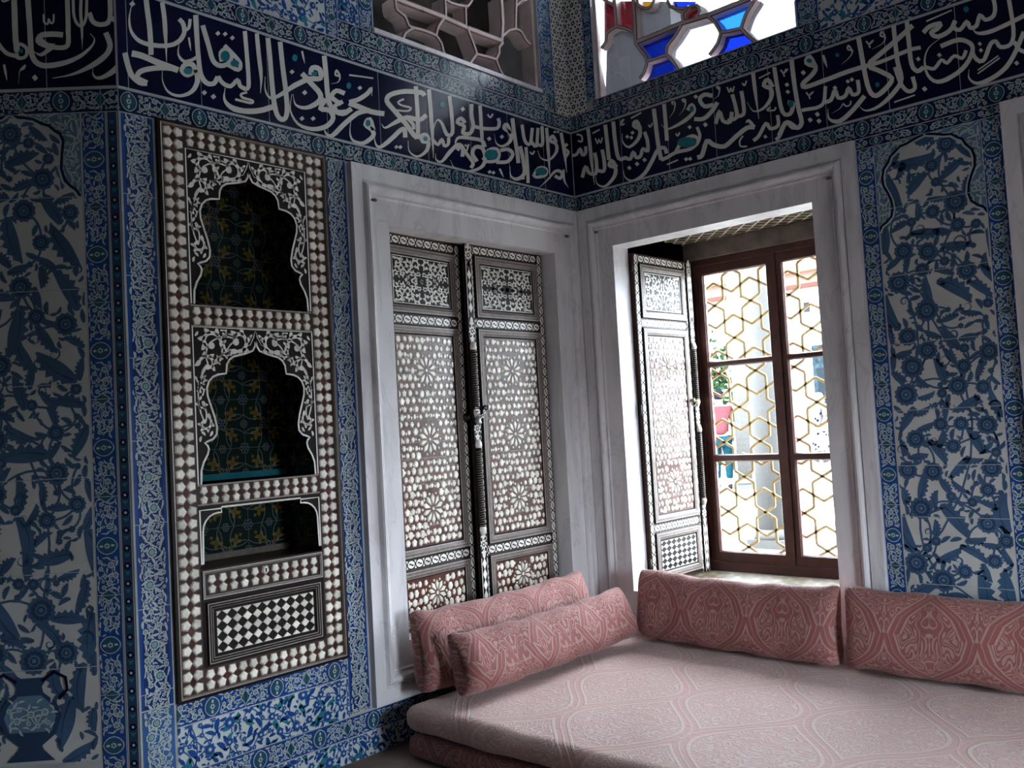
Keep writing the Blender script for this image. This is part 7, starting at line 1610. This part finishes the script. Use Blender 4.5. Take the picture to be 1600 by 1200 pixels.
# gilded lattice in front of the panes, outside
gl = thing('window_grille', (0.967, 0.99, 0.46), 'gilded lattice of hexagons and stars outside the window panes', 'grille')
g = G()
s = 0.0812
FL = Fr((0, 0.985, 0), (1, 0, 0), (0, 0, 1), (0, -1, 0))
a_, b_ = math.sqrt(3) * s, 3 * s
seen = set()
gx0, gx1, gz0, gz1 = 0.30, 1.634, 0.47, 2.676
L3 = 2 * s * math.sqrt(3)
bars = []
for i in range(-4, 8):
    for j in range(-1, 14):
        for dx, dz in ((0, 0), (0, 2 * s)):
            cx = 0.5820 + i * L3 + (j % 2) * L3 / 2 + dx
            cz = 0.0573 + j * 3 * s + dz
            P = [(cx + s * math.sin(k * math.pi / 3), cz + s * math.cos(k * math.pi / 3)) for k in range(6)]
            for k in range(6):
                bars.append((P[k], P[(k + 1) % 6]))
for (p, q) in bars:
    key = tuple(sorted(((round(p[0], 3), round(p[1], 3)), (round(q[0], 3), round(q[1], 3)))))
    if key in seen:
        continue
    seen.add(key)
    dx, dz = q[0] - p[0], q[1] - p[1]
    d = math.hypot(dx, dz)
    nx, nz = -dz / d * .0085, dx / d * .0085
    quad_ = clip([(p[0] + nx, p[1] + nz), (q[0] + nx, q[1] + nz), (q[0] - nx, q[1] - nz), (p[0] - nx, p[1] - nz)], (gx0, gx1, gz0, gz1))
    if quad_:
        g.prism(FL, quad_, -0.006, 0.006, GOLD, 1.0, True)
g.build('lattice', gl)
g = G()
for a, b, c, d in ((gx0, gx0 + .02, gz0, gz1), (gx1 - .02, gx1, gz0, gz1), (gx0 + .02, gx1 - .02, gz0, gz0 + .02), (gx0 + .02, gx1 - .02, gz1 - .02, gz1)):
    g.box(FL, a, b, c, d, -0.008, 0.008, GOLD)
g.build('lattice_frame', gl)

# open shutter folded back into the reveal
sh = thing('window_shutter', (0.318, 0.160, 0.47), 'open inlaid shutter folded back against the left side of the window opening', 'shutter')
th_ = math.radians(0.8)
SF = Fr((0.330, 0.160, 0.475), (math.sin(th_), math.cos(th_), 0), (0, 0, 1), (math.cos(th_), -math.sin(th_), 0))
leaf_door(sh, SF, 0.640, 2.170, low='lozenge', rod=True, rod_left=False, seed=15)
g = G()
f = SF.sub(0.575, 1.19, 0)
I = []
scallop(I, 0, 0, 0.034, GOLD, 1, 8, 0.25)
g.orn(f, I, 0.004)
g.tube([f.p(0, 0, 0), f.p(0, 0, 0.025), f.p(0, 0, 0.035)], [0.011, 0.010, 0.016], GOLD, 8)
g.tube([f.p(0.022 * math.sin(t), -0.02 + 0.022 * math.cos(t), 0.03) for t in np.linspace(0, 6.283, 12)[:-1]], 0.004, IRON, 6, closed=True)
g.build('ring_handle', sh)
g = G()
for z in (0.10, 1.1, 2.05):
    g = G()
    g.tube([SF.p(-0.008, z, -0.01), SF.p(-0.008, z + .07, -0.01)], 0.010, IRON, 8)
    g.build('hinge', sh)


# ------------------------------------------------------------------ upper windows: pierced stucco grilles
def grille_bars(fr, data, f, depth, name, parent, line):
    g = G()
    for r in unpack(data):
        w = r[0] * 1000 * f
        P = [(r[i], r[i + 1]) for i in range(1, len(r), 2)]
        for i in range(len(P) - 1):
            for (ww, d0, d1, m) in ((w, -depth, 0.0, STUCCO), (w * 1.0, 0, 0.004, line), (w * 0.55, 0.004, 0.008, STUCCO)):
                (x, y), (X, Y) = P[i], P[i + 1]
                dx, dy = X - x, Y - y
                d = math.hypot(dx, dy) + 1e-9
                nx, ny = -dy / d * ww / 2, dx / d * ww / 2
                ex, ey = dx / d * ww * 0.12, dy / d * ww * 0.12
                g.prism(fr, [(x + nx - ex, y + ny - ey), (x - nx - ex, y - ny - ey), (X - nx + ex, Y - ny + ey), (X + nx + ex, Y + ny + ey)], d0, d1, m)
    return g.build(name, parent)


def border_bars(fr, u0, u1, v0, v1, w, depth, parent):
    g = G()
    for a, b, c, d in ((u0, u0 + w, v0, v1), (u1 - w, u1, v0, v1), (u0 + w, u1 - w, v0, v0 + w), (u0 + w, u1 - w, v1 - w, v1)):
        g.box(fr, a, b, c, d, -depth, 0.006, STUCCO)
    # plain uprights above the scalloped lower part
    n = 3
    for k in range(1, n):
        x = u0 + (u1 - u0) * k / n
        g.box(fr, x - .012, x + .012, v0 + .78, v1 - w, -depth, 0.0, STUCCO)
    g.box(fr, u0 + w, u1 - w, v0 + .76, v0 + .79, -depth, 0.0, STUCCO)
    return g.build('stucco_border', parent)


up = thing('window_3', (0, -0.98, 3.715), kind='structure')
FU = FA.sub(0, 0, -0.03)
grille_bars(FU, BARA, 0.00125, 0.10, 'stucco_lattice', up, STUCCOR)
border_bars(FU, H_UPA[0], H_UPA[1], H_UPA[2], H_UPA[3], 0.022, 0.10, up)
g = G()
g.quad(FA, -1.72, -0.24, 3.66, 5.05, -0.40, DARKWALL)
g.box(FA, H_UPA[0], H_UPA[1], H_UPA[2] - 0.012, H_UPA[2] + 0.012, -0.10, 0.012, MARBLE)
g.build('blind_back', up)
for n, (u0, u1, v0, v1) in ((4, UW1), (5, UW2)):
    ug = thing('window_%d' % n, ((u0 + u1) / 2, 0.05, v0), kind='structure')
    FV = FB.sub(u0 - UW1[0], 0, -0.04)
    grille_bars(FV, BARB, 0.00125, 0.09, 'stucco_lattice', ug, TAUPE)
    border_bars(FB.sub(0, 0, -0.04), u0, u1, v0, v1, 0.018, 0.09, ug)
    g = G()
    for r in unpack(PANB):
        col = int(round(r[0] * 1000))
        g.face([FV.p(r[i], r[i + 1], -0.05 - 0.0008 * col) for i in range(1, len(r), 2)], SGLASS[col])
    g.quad(FV, UW1[0], UW1[1], 4.36, UW1[3], -0.052, SGLASS[0])
    g.build('stained_glass', ug)


# ------------------------------------------------------------------ soft furnishings
def soft(name, label, cat, group, fr, L, H, T, seed, sag=0.03, ear=0.02, m=DAMASK, endr=0.10, nu=44, nv=28, uvo=(0, 0)):
    """a long upright bolster-cushion: rounded rectangular section, ends drawn in, corners proud"""
    R = random.Random(seed)
    ph = [R.uniform(0, 6.28) for _ in range(6)]
    V, F, UVS = [], [], []
    for i in range(nu + 1):
        t = i / nu
        # denser rings at the ends
        x = 0.5 - 0.5 * math.cos(math.pi * t)
        e = min(x, 1 - x) * L
        k = 1.0 if e > endr else math.sqrt(max(0.0, 1 - (1 - e / endr) ** 2.6))
        for j in range(nv):
            a = 2 * math.pi * j / nv
            ca, sa = math.cos(a), math.sin(a)
            sx = math.copysign(abs(ca) ** 0.75, ca)
            sz = math.copysign(abs(sa) ** 0.55, sa)
            mid = 4 * x * (1 - x)
            hh = H / 2 * (0.90 + 0.10 * k) - (sag * mid - ear * (1 - mid) ** 3) * (0.5 if sz > 0 else -0.1) * abs(sz)
            tt = T / 2 * (0.28 + 0.72 * k) * (1 + 0.10 * math.sin(3.1 * x + ph[0]) * sx)
            # fuller at the bottom than along the top
            tt *= 1.0 - 0.22 * sz
            wob = 0.004 * math.sin(23 * x + 2 * a + ph[1]) + 0.003 * math.sin(41 * x - 3 * a + ph[2])
            xx = x * L + (0.5 - x) * 0.05 * (1 - abs(sz)) * (1 - k)
            V.append(fr.p(xx, H / 2 + (hh + wob) * sz, (tt + wob) * sx))
    per = 2 * (H + T)
    for i in range(nu):
        xa, xb = (0.5 - 0.5 * math.cos(math.pi * i / nu)) * L, (0.5 - 0.5 * math.cos(math.pi * (i + 1) / nu)) * L
        for j in range(nv):
            j2 = (j + 1) % nv
            F.append((i * nv + j, (i + 1) * nv + j, (i + 1) * nv + j2, i * nv + j2))
            va, vb = j / nv * per, (j + 1) / nv * per
            UVS.append([(xa + uvo[0], va + uvo[1]), (xb + uvo[0], va + uvo[1]), (xb + uvo[0], vb + uvo[1]), (xa + uvo[0], vb + uvo[1])])
    g = G()
    for c, ring in ((0.0, 0), (L, nu)):
        pass
    g.mesh(V, F, m, True, UVS)
    for ring in (0, nu):
        idx = [ring * nv + j for j in range(nv)]
        g.face([V[q] for q in (idx if ring else idx[::-1])], m, [((V[q][1]) % 1, V[q][2]) for q in (idx if ring else idx[::-1])], True)
    o = g.build(name)
    tag(o, label, cat, group)
    return o


def rbox(name, parent, x0, x1, y0, y1, z0, z1, r, m, seed, su=0.0, amp=0.004):
    """mattress: box with soft rounded edges"""
    R = random.Random(seed)
    p = [R.uniform(0, 6.28) for _ in range(6)]
    g = G()

    def grid(n1, n2, f, uvf):
        V, F, Q = [], [], []
        for i in range(n1 + 1):
            for j in range(n2 + 1):
                V.append(f(i / n1, j / n2))
        for i in range(n1):
            for j in range(n2):
                q = (i * (n2 + 1) + j, (i + 1) * (n2 + 1) + j, (i + 1) * (n2 + 1) + j + 1, i * (n2 + 1) + j + 1)
                F.append(q)
                Q.append([uvf(V[k]) for k in q])
        g.mesh([rnd(v) for v in V], F, m, True, Q)

    def rnd(v):
        c = [min(max(v[0], x0 + r), x1 - r), min(max(v[1], y0 + r), y1 - r), min(max(v[2], z0 + r), z1 - r)]
        d = [v[i] - c[i] for i in range(3)]
        n = math.sqrt(sum(k * k for k in d)) + 1e-9
        w = amp * (math.sin(5 * v[0] + p[0]) * math.sin(6 * v[1] + p[1]) + 0.6 * math.sin(13 * v[0] + 9 * v[1] + p[2]) + 0.5 * math.sin(27 * v[0] + p[3]) * math.sin(17 * v[2] + p[4]))
        return tuple(c[i] + d[i] / n * (r + w) for i in range(3))
    NX, NY, NZ = 90, 44, 10

    def e(t, a, b):   # denser near both ends
        return a + (b - a) * (t + 0.10 * math.sin(2 * math.pi * t) * -1)
    grid(NX, NY, lambda s, t: (e(s, x0, x1), e(t, y0, y1), z1), lambda v: (v[0], v[1]))
    grid(NX, NY, lambda s, t: (e(s, x0, x1), e(t, y0, y1), z0), lambda v: (v[0], v[1]))
    for y in (y0, y1):
        grid(NX, NZ, lambda s, t: (e(s, x0, x1), y, e(t, z0, z1)), lambda v: (v[0], y0 - (z1 - v[2])))
    for x in (x0, x1):
        grid(NY, NZ, lambda s, t: (x, e(s, y0, y1), e(t, z0, z1)), lambda v: (x0 - (z1 - v[2]), v[1]))
    return g.build(name, parent)


mt = rbox('divan_mattress', None, 0.175, 4.55, -1.850, -0.045, 0.092, 0.214, 0.055, DAMASKS, 3)
tag(mt, 'upper pink damask mattress of the low divan, under the cushions', 'mattress')
m2 = rbox('divan_mattress', None, 0.19, 4.55, -1.845, -0.05, FLOOR + 0.004, 0.078, 0.045, DAMASK, 5, 0.0, 0.0015)
tag(m2, 'lower mattress of the divan, lying on the floor beneath the other', 'mattress')
ln = math.radians(9)
# against the cupboard doors
soft('cushion', 'long pink back cushion leaning on the cupboard doors, behind a smaller one', 'cushion', 'damask cushions along the divan',
     Fr((0.205, -1.735, 0.240), (0, 1, 0), (-math.sin(ln), 0, math.cos(ln)), (math.cos(ln), 0, math.sin(ln))), 1.38, 0.405, 0.17, 1, 0.035, 0.02)
l2 = math.radians(19)
soft('cushion', 'lower pink bolster standing on the divan in front of the left back cushion', 'cushion', 'damask cushions along the divan',
     Fr((0.468, -1.690, 0.258), (0, 1, 0), (-math.sin(l2), 0, math.cos(l2)), (math.cos(l2), 0, math.sin(l2))), 1.40, 0.300, 0.180, 2, 0.035, 0.03, uvo=(0.1, 0.2))
l3 = math.radians(7)
yw = math.radians(3.5)
soft('cushion', 'pink back cushion under the window, with sagging top edge', 'cushion', 'damask cushions along the divan',
     Fr((0.440, -0.165, 0.240), (math.cos(yw), -math.sin(yw), 0), (math.sin(yw) * math.sin(l3), math.cos(yw) * math.sin(l3), math.cos(l3)), (-math.sin(yw) * math.cos(l3), -math.cos(yw) * math.cos(l3), math.sin(l3))), 1.27, 0.40, 0.18, 4, 0.045, 0.02, uvo=(0.06, 0.1))
soft('cushion', 'pink back cushion beneath the blue leaf tile panel', 'cushion', 'damask cushions along the divan',
     Fr((1.735, -0.225, 0.240), (1, 0, 0), (0, math.sin(l3), math.cos(l3)), (0, -math.cos(l3), math.sin(l3))), 1.55, 0.40, 0.18, 6, 0.02, 0.02, uvo=(0.2, 0.1))


# ------------------------------------------------------------------ outside the window
GZ = 0.30
TERR = mat('terrace_marble', (0.24, 0.235, 0.22), 0.6, 0.0, noise=0.08, nscale=0.6)
WHITEW = mat('white_limewash', (0.62, 0.61, 0.58), 0.8, 0.0, noise=0.06, nscale=1.0)
COLM = mat('grey_column_marble', (0.050, 0.049, 0.046), 0.5, 0.0, noise=0.12, nscale=2.0)
EAVE = mat('red_eave_paint', (0.13, 0.060, 0.048), 0.6, 0.0)
OCHRE = mat('ochre_eave_paint', (0.17, 0.135, 0.075), 0.6, 0.0)
LEAD = mat('lead_roof', (0.02, 0.022, 0.026), 0.6, 0.0)
TREE = mat('dark_foliage', (0.010, 0.022, 0.010), 0.8, 0.0, noise=0.5, nscale=3)
SKIN = mat('skin', (0.30, 0.15, 0.10), 0.5)
HAIR = mat('black_hair', (0.006, 0.006, 0.010), 0.5, 0.0)
REDSHIRT = mat('red_shirt', (0.060, 0.018, 0.021), 0.8, 0.0)
TURQTR = mat('turquoise_trousers', (0.003, 0.018, 0.024), 0.8, 0.0)
SHOE = mat('dark_shoes', (0.01, 0.01, 0.012), 0.6, 0.0)
DRESS = mat('white_dress', (0.060, 0.058, 0.058), 0.8, 0.0)
nt_ = DRESS.node_tree
vo_ = nt_.nodes.new('ShaderNodeTexVoronoi')
vo_.inputs['Scale'].default_value = 9
gp_ = nt_.nodes.new('ShaderNodeNewGeometry')
nt_.links.new(gp_.outputs['Position'], vo_.inputs['Vector'])
st_ = NB(DRESS).step(vo_.outputs['Distance'], 0.22, 0.28)
mx_ = nt_.nodes.new('ShaderNodeMix')
mx_.data_type = 'RGBA'
mx_.inputs['A'].default_value = (0.004, 0.004, 0.006, 1)
mx_.inputs['B'].default_value = (0.060, 0.058, 0.058, 1)
nt_.links.new(st_, mx_.inputs['Factor'])
nt_.links.new(mx_.outputs['Result'], nt_.nodes['Principled BSDF'].inputs['Base Color'])
BLUET = mat('courtyard_blue_tile', (0.014, 0.022, 0.026), 0.4, 0.0, noise=0.5, nscale=9)

g = G()
g.box(Fr((0, 0, 0), (1, 0, 0), (0, 1, 0), (0, 0, 1)), -60, 40, 1.02, 70, GZ - 0.3, GZ, TERR)
g.box(Fr((0, 0, 0), (1, 0, 0), (0, 1, 0), (0, 0, 1)), WX + 0.32, 40, -30, 1.02, GZ - 0.3, GZ, TERR)
o = g.build('terrace_ground')
o['kind'] = 'structure'


def hitY(px, py, y):
    """point seen at a photograph pixel, on the upright plane at that depth"""
    f = 1404.0
    d = [R_[0][i] * (px - 800) / f + R_[1][i] * (py - 600) / f + R_[2][i] for i in range(3)]
    t = (y - cam.matrix_world.translation[1]) / d[1]
    return [cam.matrix_world.translation[i] + d[i] * t for i in range(3)]


def column(px, y, r, label, top=4.4):
    x = hitY(px, 650, y)[0]
    t = thing('marble_column', (x, y, GZ), label, 'column', 'courtyard columns')
    g = G()
    g.tube([(x, y, GZ + 0.16), (x, y, GZ + 1.6), (x, y, top - 0.3)], [r, r * 0.97, r * 0.9], COLM, 20)
    g.build('shaft', t)
    g = G()
    g.box(Fr((x, y, GZ), (1, 0, 0), (0, 1, 0), (0, 0, 1)), -r * 1.35, r * 1.35, -r * 1.35, r * 1.35, 0, 0.08, COLM)
    g.tube([(x, y, GZ + 0.08), (x, y, GZ + 0.12), (x, y, GZ + 0.17)], [r * 1.3, r * 1.3, r * 1.02], COLM, 20)
    g.build('plinth', t)
    g = G()
    g.tube([(x, y, top - 0.3), (x, y, top - 0.22), (x, y, top - 0.05), (x, y, top)], [r, r * 1.1, r * 1.6, r * 1.6], COLM, 16)
    g.build('capital', t)


column(1196, 3.1, 0.135, 'grey marble column close outside the window')
column(1158, 9.0, 0.12, 'slim pale column farther across the terrace')

# pavilion beyond the terrace
YB = 17.0
pv = thing('pavilion', (hitY(1200, 650, YB)[0], YB, GZ), 'pale courtyard building with painted eaves beyond the terrace', 'building')
g = G()
xl, xr = hitY(1085, 600, YB)[0] - 6, hitY(1320, 600, YB)[0] + 9
zt = hitY(1130, 470, YB)[2]
g.box(Fr((0, YB, 0), (1, 0, 0), (0, 0, 1), (0, -1, 0)), xl, xr, GZ, zt, -3.0, 0, WHITEW)
g.build('walls', pv)
g = G()
F_ = Fr((0, YB, 0), (1, 0, 0), (0, 0, 1), (0, -1, 0))
g.box(F_, xl, xr, zt, zt + 0.28, -3, 0.9, EAVE)
g.box(F_, xl, xr, zt + 0.28, zt + 0.75, -3, 1.1, OCHRE)
g.build('eaves', pv)
g = G()
g.mesh([F_.p(xl, zt + .75, 1.1), F_.p(xr, zt + .75, 1.1), F_.p(xr, zt + 2.0, -2), F_.p(xl, zt + 2.0, -2), F_.p(xl, zt + .75, -3), F_.p(xr, zt + .75, -3)], [(0, 1, 2, 3), (2, 3, 4, 5)], LEAD)
g.build('roof', pv)


def patch(name, p0, p1, m, parent, d=0.02, dd=0.0):
    a, b = hitY(*p0, YB), hitY(*p1, YB)
    g = G()
    g.box(F_, min(a[0], b[0]), max(a[0], b[0]), max(GZ, min(a[2], b[2])), max(a[2], b[2]), 0.0, d, m)
    return g.build(name, parent)


dp = patch('tiled_panel', (1268, 540), (1312, 652), BLUET, pv)
patch('door', (1278, 575), (1296, 652), mat('grey_blue_door', (0.010, 0.013, 0.016), 0.5, 0.0), pv, 0.05)
patch('doorway', (1148, 585), (1160, 655), LEAD, pv, 0.03)
patch('dark_window', (1256, 473), (1266, 487), LEAD, pv, 0.04)
patch('stone_pier', (1240, 520), (1262, 668), WHITEW, pv, 0.25)

# dark tree left of the pavilion
tx, ty, tz = hitY(1118, 600, 15.5)
tr = thing('tree', (tx, 15.5, GZ), 'dark leafy tree standing before the pavilion', 'tree')
g = G()
Rn = random.Random(9)
for k in range(420):
    a, b, c = Rn.gauss(0, 0.22), Rn.gauss(0, 0.22), Rn.gauss(0, 0.40)
    n = [Rn.uniform(-1, 1) for _ in range(3)]
    u = Vector(n).normalized()
    v = u.orthogonal()
    p = Vector((tx + a, 15.5 + b, tz + 0.05 + c))
    s = Rn.uniform(0.05, 0.12)
    g.face([tuple(p - u * s), tuple(p + v * s * .5), tuple(p + u * s), tuple(p - v * s * .5)], TREE)
g.build('foliage', tr)
g = G()
g.tube([(tx, 15.5, GZ), (tx + .03, 15.5, tz - .3), (tx, 15.5, tz)], [0.07, 0.05, 0.02], WALNUT, 8)
g.build('trunk', tr)


def person(loc, yaw, hgt, label, top, low, hair, scarf=False, dots=False):
    """standing figure grown from a jointed skeleton"""
    k = hgt / 1.70
    root = thing('person', loc, label, 'person')
    cy, sy = math.cos(yaw), math.sin(yaw)

    def W(p):
        return (loc[0] + k * (p[0] * cy - p[1] * sy), loc[1] + k * (p[0] * sy + p[1] * cy), loc[2] + k * p[2])

    def grow(name, pts, edges, radii, m, sub=2):
        me = bpy.data.meshes.new(name)
        me.from_pydata([W(p) for p in pts], edges, [])
        o = bpy.data.objects.new(name, me)
        SC.collection.objects.link(o)
        o.parent = root
        o.location = -root.location
        sk = o.modifiers.new('skin', 'SKIN')
        for i, r in enumerate(radii):
            me.skin_vertices[0].data[i].radius = (r[0] * k, r[1] * k) if isinstance(r, tuple) else (r * k, r * k)
        me.skin_vertices[0].data[0].use_root = True
        s_ = o.modifiers.new('sub', 'SUBSURF')
        s_.levels = s_.render_levels = sub
        me.materials.append(m)
        return o
    # body with head, arms, legs in one surface
    P = [(0, 0, .92), (0, .01, 1.10), (0, .0, 1.32), (0, -.01, 1.45), (0, .02, 1.56), (0, .03, 1.66),
         (.17, 0, 1.39), (.22, .02, 1.13), (.21, .10, .90), (.21, .14, .80), (-.17, 0, 1.39), (-.22, .02, 1.13), (-.20, .12, .92), (-.19, .16, .82),
         (.09, 0, .84), (.10, .03, .48), (.10, -.04, .09), (.11, .10, .04), (-.09, 0, .84), (-.10, .10, .48), (-.10, .12, .09), (-.11, .26, .04)]
    E = [(0, 1), (1, 2), (2, 3), (3, 4), (4, 5), (2, 6), (6, 7), (7, 8), (8, 9), (2, 10), (10, 11), (11, 12), (12, 13), (0, 14), (14, 15), (15, 16), (16, 17), (0, 18), (18, 19), (19, 20), (20, 21)]
    rad = [.125, .115, .13, .05, .085, .075, .06, .042, .033, .03, .06, .042, .033, .03, .085, .058, .04, .035, .085, .058, .04, .035]
    grow('body', P, E, rad, SKIN)
    grow('shirt', [(0, 0, .90), (0, .01, 1.10), (0, 0, 1.32), (0, 0, 1.42), (.18, 0, 1.39), (.235, .02, 1.14), (-.18, 0, 1.39), (-.235, .02, 1.14)], [(0, 1), (1, 2), (2, 3), (2, 4), (4, 5), (2, 6), (6, 7)], [.17, .15, .15, .075, .078, .066, .078, .066], top)
    if dots:
        grow('skirt', [(0, 0, .98), (0, .0, .6), (0, .02, .12)], [(0, 1), (1, 2)], [.17, .24, .30], low)
    else:
        grow('trousers', [(0, 0, .93), (.095, 0, .84), (.105, .03, .48), (.105, -.03, .16), (-.095, 0, .84), (-.105, .10, .48), (-.105, .12, .16)], [(0, 1), (1, 2), (2, 3), (0, 4), (4, 5), (5, 6)], [.15, .105, .08, .062, .105, .08, .062], low)
    grow('head_scarf' if scarf else 'hair', [(0, -.035, 1.53), (0, .0, 1.66), (0, .04, 1.71)] if not scarf else [(0, -.02, 1.40), (0, .0, 1.56), (0, .02, 1.70)], [(0, 1), (1, 2)], [.085, .102, .085] if not scarf else [.14, .115, .10], hair)
    if not dots:
        g = G()
        for px, py in ((.11, .05), (-.11, .21)):
            g.tube([W((px, py - .12, .035)), W((px, py, .045)), W((px, py + .10, .03))], [.045 * k, .05 * k, .035 * k], SHOE, 8)
        g.build('shoe', root)
    return root


pp = hitY(1133, 763, 8.0)
# the figure stands where the sight line meets the terrace
def ground(px, py):
    f = 1404.0
    d = [R_[0][i] * (px - 800) / f + R_[1][i] * (py - 600) / f + R_[2][i] for i in range(3)]
    c = cam.matrix_world.translation
    t = (GZ - c[2]) / d[2]
    return (c[0] + d[0] * t, c[1] + d[1] * t, GZ)


p1 = ground(1132, 764)
person(p1, 0.5, 1.66, 'person in red shirt and turquoise trousers walking outside the window', REDSHIRT, TURQTR, HAIR)
p2 = ground(1287, 735)
person(p2, 2.6, 1.62, 'person in white dotted dress and pale head scarf outside the right pane', DRESS, DRESS, WHITEW, True, True)
